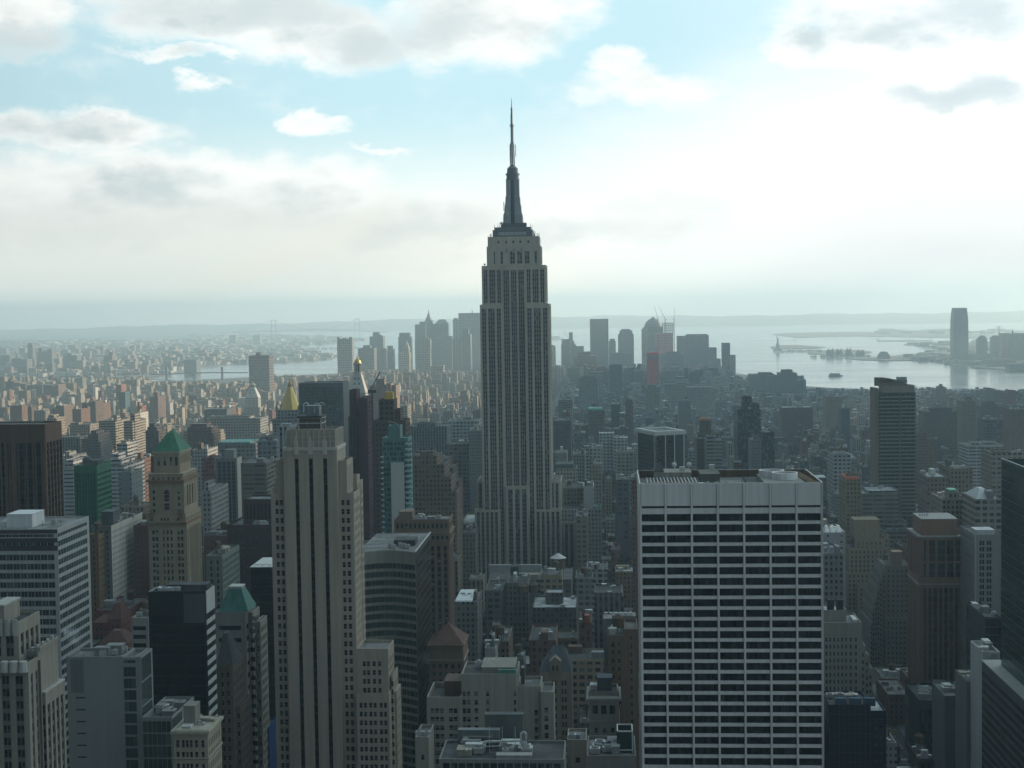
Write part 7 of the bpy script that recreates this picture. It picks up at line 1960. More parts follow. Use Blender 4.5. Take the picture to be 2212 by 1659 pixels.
t = thing('sloped_roof_tower', 'tower with a sloped mansard like roof right of the domed spire', D, (at(954, 700, 6150).x, 6150, 0))
w = (at(969, 700, 6150).x - at(940, 700, 6150).x) / 2
B = MB(); B.box(-w, w, 0, 2 * w, 0, zt(954, 699, 6150)); B.obj('wall', FAC['far'], t, color=BLU)
B = MB(); B.prism([(-w, 0), (w, 0), (w, 2 * w), (-w, 2 * w)], zt(954, 699, 6150), zt(954, 690, 6150), scale=.45); B.obj('roof', bm, t)
t = thing('pointed_lit_tower', 'stone tower with pyramid top and a glowing sunlit side', D, (at(872, 763, 5300).x, 5300, 0))
w = (at(884, 763, 5300).x - at(860, 763, 5300).x) / 2
B = MB(); B.box(-w, w, 0, 60, 0, zt(872, 763, 5300)); B.box(-w * .1, w * .85, 8, 45, zt(872, 763, 5300), zt(872, 752, 5300)); B.obj('wall', FAC['far'], t, color=(.42, .37, .30))
B = MB(); B.prism([(-w * .1, 8), (w * .85, 8), (w * .85, 45), (-w * .1, 45)], zt(872, 752, 5300), zt(874, 735, 5310), scale=.04); B.obj('pyramid_roof', stone((.36, .33, .27)), t)
extra('dome', named('dark domed tower behind'), ((19, 706, 18, 700), (18, 700, 14, 694), (14, 694, 8, 689), (7, 690, .5, 684)), 1411, 700, 6030, bm, 16)
extra('antenna', named('largest flat pale blue slab'), ((1.2, 676, .6, 671), (.6, 671, .2, 667)), 1020, 676, 6030, bm, 6)
# steel frame tower with pink netting, and its cranes
t = thing('steel_frame_tower', 'open steel frame tower wrapped in pink netting below its bare top', 'building site', (at(1434, 740, 5500).x, 5500, 0))
x0, x1 = xs(1415, 1454, 720, 5500); cx = t.location.x
B = MB(); B.box(x0 - cx, x1 - cx, 0, 50, 0, zt(1434, 720, 5500)); B.obj('netting', facade('pink_net', 7, 9, .6, .5, dark=(.30, .17, .16)), t, color=(.62, .30, .27))
B = MB(); a, c = xs(1432, 1454, 700, 5500)
za, zb = zt(1434, 720, 5500), zt(1440, 698, 5500)
for k in range(5):
    zz = za + (zb - za) * k / 4
    for j in range(6): xx = a + (c - a) * j / 5 - cx; B.bar((xx, 4, za), (xx, 4, zb), 1.6); B.bar((xx, 40, za), (xx, 40, zb), 1.6)
    B.bar((a - cx, 4, zz), (c - cx, 4, zz), 1.8); B.bar((a - cx, 40, zz), (c - cx, 40, zz), 1.8)
B.obj('steel_frame', stone((.28, .27, .27)), t)
red = stone((.45, .16, .13), .6); gy = stone((.25, .27, .28), .6)
def crane(label, px, rb, rt, jx, jy, Y, mat, name='tower_crane'):
    p = at(px, rt, Y); o = thing(name, label, 'crane', (p.x, Y, 0)); k = Y / F
    B = MB(); B.bar((0, 0, 0), (0, 0, p.z), 1.3 * k); B.obj('mast', mat, o)
    q = at(jx, jy, Y); B = MB(); B.bar((0, 0, p.z), (q.x - p.x, 0, q.z), .9 * k, 0, .5 * k); B.bar((0, 0, p.z), (-(q.x - p.x) * .3 - 2, 0, p.z + 1), 1.6 * k); B.obj('jib', mat, o)
crane('left crane over the domed tower, jib leaning left', 1421, 720, 688, 1413, 660, 5450, gy)
crane('middle crane over the domed tower, jib leaning left', 1437, 720, 690, 1424, 662, 5460, gy)
crane('upright crane mast right of the pink netted tower', 1456, 760, 690, 1458, 664, 5480, gy)
crane('thin crane leaning left right beside the skyscraper', 1233, 770, 738, 1216, 712, 5000, stone((.5, .45, .42)))
crane('pale crane standing over the towers across the river', 2158, 760, 706, 2166, 704, 6600, stone((.45, .40, .36)))
crane('thin crane above the peach coloured tower', 824, 846, 838, 834, 818, 2200, M_dkmetal)
for px, jx in ((1681, 1677), (690, 684), (697, 692)): pass
for i, (px, lab) in enumerate(((684, 'left one of the two red harbour cranes'), (693, 'right one of the two red harbour cranes'), (622, 'left one of the two grey harbour cranes'), (630, 'right one of the two grey harbour cranes'))):
    Yc = 8800 if i < 2 else 9400
    crane(lab + ' by the quay across the river', px, 768, 759, px + 9, 745 if i < 2 else 750, Yc, red if i < 2 else gy, 'harbour_crane')
for i, (px, lab) in enumerate(((2157, 'left'), (2175, 'right'))):
    crane(f'{lab} one of two faint cranes on the far hazy peninsula', px, 726, 716, px - 8, 704, 13500, gy, 'harbour_crane')
t = thing('red_wrapped_tower', 'bright red wrapped tower under construction in front of downtown', 'building site', (at(1410, 762, 4300).x, 4300, 0))
x0, x1 = xs(1398, 1423, 790, 4300); cx = t.location.x
B = MB(); B.box(x0 - cx, x1 - cx, 0, 30, 0, zt(1410, 776, 4300)); B.obj('netting', facade('red_net', 6, 4, .5, .35, dark=(.30, .08, .07)), t, color=(.60, .13, .10))
B = MB(); B.box(x0 - cx, x1 - cx, 0, 30, zt(1410, 776, 4300), zt(1410, 768, 4300)); B.obj('open_floor', FAC['frame'], t, color=(.25, .15, .14))
B = MB(); B.box(x0 - cx, x1 - cx, 0, 30, zt(1410, 768, 4300), zt(1410, 761, 4300)); B.obj('top_netting', stone((.62, .11, .09)), t)
B = MB(); p = at(1424, 752, 4310); B.bar((p.x - cx - 6, 20, zt(1410, 761, 4300)), (p.x - cx - 6, 20, p.z), 3); B.obj('hoist', gy, t)
# across the river
t = thing('tapered_glass_tower', 'tall tapered glass tower alone across the river, tallest on that shore', D, (at(2075, 780, 6850).x, 6850, 0))
B = MB(); rows = [(788, 2059, 2092), (720, 2059, 2092), (690, 2059.5, 2091.5), (676, 2061, 2090), (665.5, 2063, 2088.5)]
cx = t.location.x; pv = None
for row, a, c in rows:
    x0, x1 = xs(a, c, row, 6850); zz = max(0, zt(2075, row, 6850)); dx_ = 0
    ring = [(x0 - cx, 0, zz), (x1 - cx, 0, zz), (x1 - cx, 60, zz), (x0 - cx, 60, zz)]
    if pv:
        for i in range(4): B.face([pv[i], pv[(i + 1) % 4], ring[(i + 1) % 4], ring[i]])
    pv = ring
B.face(pv); B.obj('wall', FAC['far'], t, color=(.16, .20, .22))
B = MB(); x0, x1 = xs(2062.5, 2089, 667, 6849); B.box(x0 - cx, x1 - cx, -1, 61, zt(2075, 667.5, 6850), zt(2075, 665, 6850)); B.obj('roof_rim', bm, t)
for a in (
 ('shore_tower', 'rounded tower with domed top right of the tapered glass tower', D, 2114, 2133, 732, 6900, 50, (.25, .24, .23), 'far', ((2116, 2131, 728, 6, 40), (2119, 2128, 725, 10, 30))),
 ('shore_tower', 'second rounded tower across the river', D, 2144, 2162, 728, 6900, 50, (.24, .26, .27), 'far', ((2147, 2159, 725, 6, 40),)),
 ('shore_tower', 'reddish tower under construction across the river', D, 2165, 2183, 720, 6800, 50, (.40, .24, .22), 'far'),
 ('shore_tower', 'dark tower with a needle at the right edge across the river', D, 2188, 2220, 722, 6700, 60, (.18, .21, .23), 'far', ((2190, 2214, 720, 4, 40), (2187, 2189, 712, 10, 10))),
 ('shore_block', 'long low block on the water across the river', O, 2096, 2142, 765, 6700, 60, (.27, .28, .28), 'far'),
 ('shore_block', 'lower brown block right of the long low one across the river', O, 2130, 2196, 776, 6300, 60, (.30, .25, .23), 'far'),
 ('shore_block', 'low hazy block at the right edge on the far bank', O, 2172, 2230, 758, 6900, 60, (.24, .27, .27), 'far'),
 ('shore_block', 'low pier building at the right edge close to the water', O, 2180, 2230, 786, 5900, 60, (.28, .29, .28), 'far'),
): mid(*a, bulk=0)
# rail terminal with its little spire, statue on its island, island buildings
t = thing('rail_terminal', 'old terminal hall with steep roof and small spire on the river point', 'terminal', (at(1909, 772, 7300).x, 7300, 0)); cx = t.location.x
x0, x1 = xs(1898, 1923, 772, 7300)
B = MB(); B.box(x0 - cx, x1 - cx, 0, 40, 0, 12); B.obj('hall', FAC['punch'], t, color=(.2, .13, .11))
B = MB(); B.prism([(x0 - cx, 0), (x1 - cx, 0), (x1 - cx, 40), (x0 - cx, 40)], 12, 34, scale=.55); B.obj('roof', M_rooftar, t)
B = MB(); B.bar((-4, 10, 30), (-4, 10, zt(1907, 760, 7300)), 9, 0, 1); B.obj('spire', M_copper, t)
t = thing('harbour_statue', 'small green robed statue raising a torch on a stone pedestal, far out on its island', 'statue', (at(1680, 750, 8700).x, 8700, 0))
k = 8700 / F
B = MB(); B.prism([(-26, -26), (26, -26), (26, 26), (-26, 26)], 0, 14, scale=.8); B.prism([(-10, -10), (10, -10), (10, 10), (-10, 10)], 14, 44, scale=.8); B.obj('pedestal', stone((.28, .26, .23)), t)
B = MB(); B.cyl(0, 0, 6.5, 44, 62, 10, scale=.7); B.cyl(0, 0, 4.6, 62, 74, 10, scale=.75); B.cyl(0, 0, 2.4, 74, 80, 8); B.bar((-3, 0, 70), (-7.5, 0, 90), 2.6); B.bar((3, 0, 70), (5, -2, 60), 2.6); B.obj('figure', stone((.10, .22, .18)), t)
B = MB(); B.cyl(-7.8, 0, 1.8, 90, 94, 8, scale=.3); B.obj('torch', stone((.5, .38, .12)), t)
rr = random.Random(3)
for i, (xl, xr, yt, yb, lab) in enumerate(((1786, 1802, 756, 763, 'left turreted hall on the long harbour island'), (1806, 1820, 757, 763, 'middle hall on the long harbour island'), (1828, 1840, 755, 763, 'right hall with a tall turret on the long harbour island'), (1850, 1868, 759, 763, 'low hall at the end of the long harbour island'))):
    Y = 7700; x0, x1 = xs(xl, xr, yt, Y); cx = (x0 + x1) / 2; t = thing('island_hall', lab, 'building', (cx, Y, 0)); zz = max(12, zt((xl + xr) / 2, yt, Y))
    B = MB(); B.box(x0 - cx, x1 - cx, 0, 30, 0, zz * .75); B.obj('wall', FAC['far'], t, color=(.22, .15, .13))
    B = MB(); B.prism([(x0 - cx, 0), (x1 - cx, 0), (x1 - cx, 30), (x0 - cx, 30)], zz * .75, zz, scale=.5); B.obj('roof', M_rooftar, t)
    for s_ in (-.6, .6): B = MB(); B.cyl(s_ * (x1 - x0) / 2, 4, 3.5, 0, zz + 4, 8); B.cyl(s_ * (x1 - x0) / 2, 4, 3.8, zz + 4, zz + 11, 8, scale=.1); B.obj('turret', stone((.22, .15, .13)), t)
B = MB()
for (xa, xb, ya, Y, n, h) in ((1690, 1780, 749, 8650, 70, 9), (1752, 1880, 760, 7650, 60, 9), (1930, 2050, 774, 7250, 14, 4), (1670, 2050, 722, 11500, 40, 5), (640, 780, 732, 10800, 60, 10)):
    for _ in range(n):
        p = at(rr.uniform(xa, xb), ya, Y + rr.uniform(-60, 60)); s_ = rr.uniform(.6, 1.2) * h
        for j in range(3): B.cyl(p.x + rr.uniform(-s_, s_), p.y + rr.uniform(-s_, s_), s_ * rr.uniform(.4, .7), 0.3, s_ * rr.uniform(.5, 1), 6, scale=.4)
tag(B.obj('island_woods', stone((.06, .075, .045), .95, .4)), kind='stuff')
# bridges
def suspension(name, label, Y, towers, deck_rows, ends, legs, col, kcol=None):
    m = stone(col, .7); xa = at(towers[0][0], 800, Y).x
    o = thing(name, label, 'bridge', (xa, Y, 0)); k = Y / F
    P = lambda px, row: at(px, row, Y) - Vector((xa, Y, 0))
    for px, rt in towers:
        B = MB(); p = P(px, rt)
        for s_ in (-1, 1): B.bar((p.x + s_ * legs, 0, -3), (p.x + s_ * legs * .8, 0, p.z), 1.5 * k)
        for f in (1.0, .72): B.bar((p.x - legs, 0, p.z * f - k), (p.x + legs, 0, p.z * f - k), 1.3 * k)
        B.obj('tower', m, o)
    (pa, ra), (pb, rb) = deck_rows[0], deck_rows[-1]
    B = MB()
    for (p, r_), (q, s_) in zip(deck_rows, deck_rows[1:]): B.bar(P(p, r_), P(q, s_), 1.5 * k)
    B.obj('deck', m, o)
    pts = [ends[0]] + list(towers) + [ends[1]]
    for (pa, ra), (pb, rb), sag in zip(pts, pts[1:], (1.0, None, 1.0)):
        B = MB(); pr = None
        for i in range(17):
            t_ = i / 16; px = pa + (pb - pa) * t_; row = ra + (rb - ra) * t_
            mid_row = np_row(deck_rows, px) - 1.5
            if sag is None: row = row + (mid_row - row) * 4 * t_ * (1 - t_)
            else: row += 2.0 * 4 * t_ * (1 - t_) * .5
            c = P(px, row)
            if pr: B.bar(pr, c, .55 * k)
            pr = c
        B.obj('cable', m, o)
def np_row(rows, px):
    for (a, ra), (b, rb) in zip(rows, rows[1:]):
        if a <= px <= b: return ra + (rb - ra) * (px - a) / (b - a)
    return rows[-1][1] if px > rows[-1][0] else rows[0][1]
suspension('suspension_bridge', 'dark suspension bridge with two steel towers crossing the river at far left', 5500, ((92, 789), (238, 788)), ((-60, 820), (0, 817), (92, 815), (165, 814), (238, 815), (330, 819), (380, 823)), ((0, 816), (330, 818)), 22, (.12, .14, .16))
suspension('great_bridge', 'hazy great suspension bridge with two tall towers on the horizon', 15000, ((590.5, 691), (771.5, 688)), ((500, 718), (590, 715.5), (680, 712.5), (771, 714.5), (840, 718)), ((510, 716), (838, 716)), 26, (.16, .18, .19))
t = thing('low_river_bridge', 'low dark bridge deck over the river left of the dark square block', 'bridge', (at(400, 806, 5900).x, 5900, 0))
B = MB(); p0, p1, p2 = [at(px, r_, 5900) - t.location for px, r_ in ((325, 809), (450, 805), (535, 805))]
B.bar(p0, p1, 4.2); B.bar(p1, p2, 4.2); B.obj('deck', stone((.13, .13, .14)), t)
for px in (360, 420, 480):
    B = MB(); q = at(px, 806, 5900) - t.location; B.bar((q.x, 0, -3), (q.x, 0, q.z + (24 if px != 420 else 0)), 9); B.obj('pier', stone((.2, .18, .16)), t)
# ships and ferry
def boat(name, label, cat, px, row, L, Y=None, hull=(.3, .3, .3), house=(.6, .6, .58)):
    p = gp(px, row, -2.5); o = thing(name, label, cat, (p.x, p.y, -2.6))
    B = MB(); h = L * .09; w = L * .09
    out = [(-L / 2, -w), (L * .38, -w), (L / 2, 0), (L * .38, w), (-L / 2, w)]
    B.prism(out, 0, h); B.obj('hull', stone(hull, .6), o)
    B = MB(); B.box(-L * .42, -L * .2 if name == 'cargo_ship' else L * .3, -w * .8, w * .8, h, h + L * .13); B.obj('deckhouse', stone(house, .6), o)
    if name == 'cargo_ship':
        for k in range(5):
            B = MB(); xx = -L * .12 + k * L * .1; B.box(xx, xx + L * .08, -w * .8, w * .8, h, h + L * .05); B.obj('cargo_stack', stone(random.Random(k).choice(((.4, .2, .12), (.45, .4, .3), (.2, .25, .3)))), o)
    B = MB(); B.bar((-L * .3, 0, h), (-L * .3, 0, h + L * .2), L * .03); B.obj('funnel', M_dkmetal, o)
boat('cargo_ship', 'cream and yellow cargo ship moored at the red harbour cranes', 'ship', 661, 778, 150, hull=(.62, .52, .26), house=(.8, .78, .7))
boat('ferry', 'dark flat ferry crossing the river left of the balcony tower', 'ferry', 1805, 813, 52, hull=(.16, .17, .17), house=(.25, .26, .26))
boat('ferry', 'tiny ferry close to the far river point', 'ferry', 2000, 779, 34, hull=(.3, .3, .3))
boat('barge', 'small pale vessel on the bay right of the skyscraper', 'ship', 1200, 733, 130, hull=(.5, .5, .48))
for i, (px, py, L, lab) in enumerate(((1935, 736, 260, 'left'), (1975, 736, 240, 'right'))):
    p = gp(px, py); B = MB(); B.prism([(-L / 2, -30), (L / 2, -12), (L / 2, 12), (-L / 2, 30)], -3, 2.5); o = B.obj('breakwater', stone((.2, .2, .18))); o.location = (p.x, p.y, 0); tag(o, f'{lab} one of two dark flat breakwaters far out in the bay', 'breakwater')
# piers on the near bank
for i, (xl, xr, row, L, lab) in enumerate(((1985, 2018, 847, 180, 'left low pier shed on the near river bank'), (2062, 2120, 850, 200, 'long truss roofed pier shed on the near river bank'), (1930, 1982, 842, 150, 'small pier shed just behind the balcony tower'))):
    p, q = gp(xl, row), gp(xr, row); t = thing('pier_shed', lab, 'pier', ((p.x + q.x) / 2, p.y, 0)); w = (q.x - p.x) / 2
    B = MB(); B.box(-w, w, -10, 24, -3, 7); B.obj('shed', FAC['bare'], t, color=(.3, .31, .31))
    B = MB()
    for k in range(15):
        xx = -w + 2 * w * k / 14; B.bar((xx, 0, 7), (xx, 0, 13), .9)
        if k: B.bar((xx - 2 * w / 14, 0, 7), (xx, 0, 13), .7)
    B.bar((-w, 0, 13), (w, 0, 13), .9); B.obj('roof_truss', M_metal, t)
for k, px in enumerate((2042, 2128, 2178)): pass
# ------------------------------------------------------------------ the rest of the city, block by block
import numpy as np
rnd = random.Random(20)
GUARD += [(1590, 1745, 817, 1e9), (1745, 2330, 842, 1e9), (1188, 1590, 792, 1e9), (720, 1040, 803, 1e9), (575, 730, 814, 1e9), (-150, 330, 816, 1e9), (330, 575, 827, 1e9)]
AVX = [-2600, -2320, -2040, -1760, -1480, -1180, -950, -740, -580, -440, -285, -135, 165, 440, 720, 1000, 1280, 1560]
PAL = [('red brick', (.21, .085, .06)), ('brown brick', (.15, .10, .075)), ('dark brick', (.09, .07, .065)), ('tan brick', (.33, .26, .18)), ('buff', (.36, .31, .25)),
       ('grey', (.25, .245, .235)), ('pale grey', (.40, .39, .37)), ('white', (.58, .57, .54)), ('slate grey', (.17, .18, .19)), ('ochre', (.30, .21, .12))]
def inpoly(x, y, poly):
    c = False; j = len(poly) - 1
    for i in range(len(poly)):
        xi, yi = poly[i]; xj, yj = poly[j]
        if (yi > y) != (yj > y) and x < (xj - xi) * (y - yi) / (yj - yi) + xi: c = not c
        j = i
    return c
def taken(x0, x1, y0, y1):
    for a, b, c, d in FOOT:
        if x0 < b + 1.5 and x1 > a - 1.5 and y0 < d + 1.5 and y1 > c - 1.5: return True
    return False
def height(x, y):
    r = rnd.random(); g = rnd.lognormvariate(0, .5 if x < -200 and y > 1800 else .35)
    if y < 1320:
        h = (30 if -150 < x < 330 else 40) * g + (rnd.uniform(15, 50) if r < .22 else 0)
        if x < -330: h *= 1.15
        return min(max(h, 12), 105)
    if y < 2500:
        h = 31 * g + (rnd.uniform(15, 40) if r < .16 else 0)
        if x > 350: h *= .72
        return min(max(h, 12), 84)
    if y < 4500: return min(max(17.5 * g + (rnd.uniform(10, 30) if r < .09 else 0), 9), 60)
    if -1500 < x < 750: return min(max(34 * g + (rnd.uniform(20, 70) if r < .25 else 0), 12), 120)
    return max(16 * g, 9) + (rnd.uniform(15, 35) if r < .12 else 0)
LOTS = []
ys = 625 + 80.5 * -2
while ys < 6900:
    far = ys > 2600
    for a, b in zip(AVX, AVX[1:]):
        if (a + b) / 2 > .42 * ys + 250 or (a + b) / 2 < -.47 * ys - 250: continue
        x = a + 13
        xe = b - 13
        for row in (0, 1):
            x = a + 13
            y0 = ys + 9 + row * 31.5
            while x < xe - 6:
                w = rnd.choice((7, 8, 8, 10, 12, 15, 18, 24)) if ys < 2600 else rnd.choice((7, 9, 12, 16, 24))
                if ys > 4300: w *= 1.4
                w = min(w, xe - x)
                x0, x1 = x, x + w - .3; x += w
                d = rnd.uniform(20, 30.5); ya, yb = (y0, y0 + d) if row == 0 else (y0 + 30.5 - d, y0 + 30.5)
                if rnd.random() < (.10 if x < -200 and ys > 1700 else .03): continue
                cxm = (x0 + x1) / 2
                if not inpoly(cxm, ya, MANH) or not inpoly(cxm, yb + 30, MANH) or taken(x0, x1, ya, yb): continue
                h = height(cxm, ya)
                p, q = proj((x0, ya, h)), proj((x1, yb, h))
                if not p or not q or max(p[0], q[0]) < -120 or min(p[0], q[0]) > 2330: continue
                l, r_ = min(p[0], q[0], proj((x0, yb, h))[0]), max(p[0], q[0], proj((x1, ya, h))[0])
                if min(p[1], q[1]) > 1720 and ya < 700: continue
                cap = 999
                for ga, gb, row_, Yg in GUARD:
                    if ya < Yg and r_ > ga - 3 and l < gb + 3: cap = min(cap, zt((max(l, ga) + min(r_, gb)) / 2, row_, ya), zt((max(l, ga) + min(r_, gb)) / 2, row_, yb))
                if h > cap:
                    h = cap * rnd.uniform(.8, 1.0)
                    if h < 7: 
                        if cap < 5: continue
                        h = max(4.0, cap * .9)
                LOTS.append([x0, x1, ya, yb, h, rnd.choices(range(10), (14, 16, 13, 12, 11, 13, 6, 3, 9, 4))[0], rnd.random()])
    ys += 80.5
# which lots the view shows, and how much of each: rough coverage count, near to far
cover = np.zeros((415, 553), bool)
rects = [(b[2], 'x', b) for b in BOXES] + [(l[2], 'l', l) for l in LOTS]
rects.sort(key=lambda t: t[0])
vis = {}
for Yd, kind, b in rects:
    x0, x1, y0, y1 = b[:4]; h = b[4]
    P = [proj(v) for v in ((x0, y0, h), (x1, y0, h), (x0, y1, h), (x1, y1, h), (x0, y0, 0), (x1, y0, 0))]
    if any(p is None for p in P): continue
    l, r_ = min(p[0] for p in P), max(p[0] for p in P); t, bt = min(p[1] for p in P), max(p[1] for p in P)
    i0, i1, j0, j1 = max(0, int(t / 4)), min(415, int(bt / 4) + 1), max(0, int(l / 4)), min(553, int(r_ / 4) + 1)
    if i1 <= i0 or j1 <= j0: continue
    sub = cover[i0:i1, j0:j1]
    if kind == 'l': vis[id(b)] = int((~sub).sum())
    sub[:] = True
order = sorted(LOTS, key=lambda l: -vis.get(id(l), 0))
single = set(id(l) for l in order[:285])
def region(px, y):
    if y < 760: return 'at the foot of the nearest towers'
    if px < 330: return 'behind the striped slab' if y < 1300 else 'in the sunlit quarter beyond the green slab'
    if px < 600: return 'left of the slotted tower' if y < 1300 else 'near the long grey block'
    if px < 1030: return 'left of the skyscraper foot' if y < 1300 else 'far behind the teal tower'
    if px < 1390: return 'in the dark blocks before the skyscraper' if y < 1300 else 'left of the white pier tower'
    if px < 1790: return 'tucked behind the white slab' if y < 1500 else 'above the white slab roof'
    return 'around the orange tower' if y < 1300 else 'beyond the balcony tower'
STUFF = MB()
FK = ['punch', 'fine', 'loft', 'punch', 'loft', 'strip']
n_one = 0
def roofcol():
    q = rnd.random()
    if q < .7: v = rnd.uniform(.035, .09); return (v, v, v * 1.02)
    if q < .92: v = rnd.uniform(.11, .24); return (v, v * .98, v * .95)
    v = rnd.uniform(.35, .6); return (v, v, v)
for l in LOTS:
    x0, x1, y0, y1, h, ci, rv = l
    if l[0] < -230 and l[2] > 1700: ci = l[5] = (3, 4, 0, 3, 4, 9, 6, 6, 3, 4)[ci]  # sunlit quarter: warm sunlight put into paler, tanner wall colours
    name, col = PAL[ci]; k = rnd.uniform(.8, 1.3) if l[0] < -230 and l[2] > 1700 else rnd.uniform(.6, 1.1); col = tuple(c * k for c in col)
    w, d = x1 - x0, y1 - y0
    if id(l) in single:
        n_one += 1
        cx, cy = (x0 + x1) / 2, y0
        p = proj((cx, y0, h))
        tank = rv < .42 and h > 15; size = 'low' if h < 26 else ('medium' if h < 48 else 'tall')
        wide = 'narrow' if w < 13 else ('wide' if w > 26 else '')
        lab = ' '.join(f"{size} {name} building {'with a water tank' if tank else ('with rooftop huts' if rv < .75 else 'with a bare roof')} {region(p[0], y0)}".split())
        o = thing('city_building', lab, 'building', (cx, cy, 0), lab)
        B, RF = MB(), MB()
        def blk(a, c, e, f, z0, z1):
            P = [(a, e), (c, e), (c, f), (a, f)]; t = .35
            N = [(a + t, e + t), (c - t, e + t), (c - t, f - t), (a + t, f - t)]
            for i in range(4):
                j = (i + 1) % 4
                B.face([(*P[i], z0), (*P[j], z0), (*P[j], z1), (*P[i], z1)]); B.face([(*P[i], z1), (*P[j], z1), (*N[j], z1), (*N[i], z1)]); B.face([(*N[j], z1 - .9), (*N[i], z1 - .9), (*N[i], z1), (*N[j], z1)])
            RF.face([(*q, z1 - .9) for q in N])
        if h > 30 and w > 14 and rnd.random() < .5:
            f = rnd.uniform(.6, .85); s0 = rnd.uniform(1.5, 4)
            blk(-w / 2, w / 2, 0, d, 0, h * f); blk(-w / 2 + s0, w / 2 - rnd.uniform(0, 4), s0, d - 1, h * f - .9, h)
        else: blk(-w / 2, w / 2, 0, d, 0, h)
        B.obj('wall', FAC[FK[int(rv * 97) % 6]], o, color=col); RF.obj('roof', M_roof, o)
        if rnd.random() < .7:
            K = MB(); zz = h - .1 if True else h
            K.box(-w / 2 - .15, w / 2 + .15, -.25, -.02, h - 1.3, h - .3, bottom=True); K.obj('cornice', stone(tuple(round(min(.6, c * 1.25), 2) for c in PAL[ci][1])), o)
        if rv < .75:
            for q in range(rnd.randint(1, 3)):
                a = rnd.uniform(1.3, min(4.5, w * .22)); cx_ = rnd.uniform(-w / 2 + a + .6, w / 2 - a - .6) if w > 2 * a + 2 else 0; cy_ = rnd.uniform(3, d - 6)
                K = MB(); K.box(cx_ - a, cx_ + a, cy_ - a * .8, cy_ + a * .8, h - .9, h + rnd.uniform(1.6, 3.8)); K.obj('bulkhead', rnd.choice((stone(PAL[ci][1]), M_tin, stone(GREY), stone(BUFF), stone(BROWN))), o)
        for q in range(rnd.randint(2, 6)):
            K = MB(); cx_ = rnd.uniform(-.4, .4) * w; cy_ = rnd.uniform(2, d - 3); s_ = rnd.uniform(.5, 1.1); K.box(cx_ - s_, cx_ + s_, cy_ - s_, cy_ + s_, h - .9, h + .6); K.obj('air_handler', M_metal, o)
        if tank:
            K = MB(); r_ = rnd.uniform(1.6, 2.4); cx_ = rnd.uniform(-.25, .25) * w; cy_ = rnd.uniform(.3, .7) * d; zz = h + rnd.uniform(1.5, 3)
            for i in range(4): an = math.pi / 4 + i * math.pi / 2; K.bar((cx_ + r_ * .7 * math.cos(an), cy_ + r_ * .7 * math.sin(an), h - .9), (cx_ + r_ * .7 * math.cos(an), cy_ + r_ * .7 * math.sin(an), zz), .25, 1)
            K.cyl(cx_, cy_, r_, zz, zz + 3.6, 12); K.cyl(cx_, cy_, r_ * 1.1, zz + 3.6, zz + 5.2, 12, 2, scale=0.0); K.obj('water_tank', [M_wood, M_dkmetal, M_wood], o)
    else:
        if vis.get(id(l), 0) == 0 and rv < .4 and y0 > 1500: continue
        tc = roofcol()
        STUFF.box(x0, x1, y0, y1, 0, h, 0, 1, col=col, tcol=tc)
        if rv < .6: 
            a = min(w * .3, 4); cx_ = rnd.uniform(x0 + a, x1 - a); cy_ = rnd.uniform(y0 + 4, y1 - 4); STUFF.box(cx_ - a, cx_ + a, cy_ - 3, cy_ + 3, h, h + rnd.uniform(2, 5), 0, 1, col=col, tcol=roofcol())
        if rv > .72 and h > 20: STUFF.box(x0 + w * .15, x1 - w * rnd.uniform(0, .3), y0 + 3, y1 - 3, h, h + rnd.uniform(4, 12), 0, 1, col=col, tcol=tc)
        if rv < .25 and y0 < 3200:
            c = (rnd.uniform(x0 + 2, x1 - 2), rnd.uniform(y0 + 3, y1 - 3)); r_ = 2
            STUFF.prism([(c[0] + r_ * math.cos(i * math.pi / 4), c[1] + r_ * math.sin(i * math.pi / 4)) for i in range(8)], h + 2, h + 7, 1, 1, col=(.1, .07, .05), tcol=(.1, .07, .05), scale=.9)
# far shores: low houses, sheds and slabs
BRK = [(-9000, 9500)] + G((0, 820), (200, 815), (360, 807), (411, 792), (504, 786), (620, 783.5), (690, 777), (735, 771), (660, 758), (610, 752), (728, 742), (795, 735), (700, 725), (480, 722)) + [(-5500, 20000), (-9000, 20000)]
def scatter(n, xa, xb, ra, rb, poly, hs, ws, bright):
    for _ in range(n):
        px, row = rnd.uniform(xa, xb), ra + (rb - ra) * rnd.random() ** .8
        g = gp(px, row)
        if not inpoly(g.x, g.y, poly): continue
        k = g.y / 7000.0; w, d, h = rnd.uniform(*ws) * k, rnd.uniform(*ws) * k, rnd.uniform(*hs)
        c = rnd.choice(bright); kk = rnd.uniform(.7, 1.2); c = tuple(v * kk for v in c)
        STUFF.box(g.x - w / 2, g.x + w / 2, g.y, g.y + d, 0, h, 0, 1, col=c, tcol=roofcol())
LT = [(.5, .47, .42), (.6, .58, .54), (.36, .28, .22), (.30, .20, .16), (.25, .24, .22), (.45, .36, .28)]
scatter(2600, 0, 520, 736, 818, BRK, (8, 24), (14, 60), LT)
scatter(500, 400, 800, 722, 783, BRK, (7, 20), (16, 70), LT)
scatter(160, 0, 480, 760, 815, BRK, (28, 60), (22, 45), LT[2:])
JC = G((2022, 781), (2060, 788), (2095, 786), (2100, 794), (2170, 797), (2420, 806)) + [(9000, 3200), (14000, 9000), (9000, 14000)] + G((2212, 735), (2050, 739), (1960, 742), (2038, 757), (1930, 778))
scatter(260, 1960, 2230, 736, 796, JC, (6, 18), (16, 60), LT)
scatter(30, 1900, 2230, 714, 722, [(-30000, 9000), (30000, 9000), (30000, 24000), (-30000, 24000)], (8, 20), (20, 70), LT)
fa = facade('blocks_wall', 3.4, 3.7, .5, .55, src='attr')
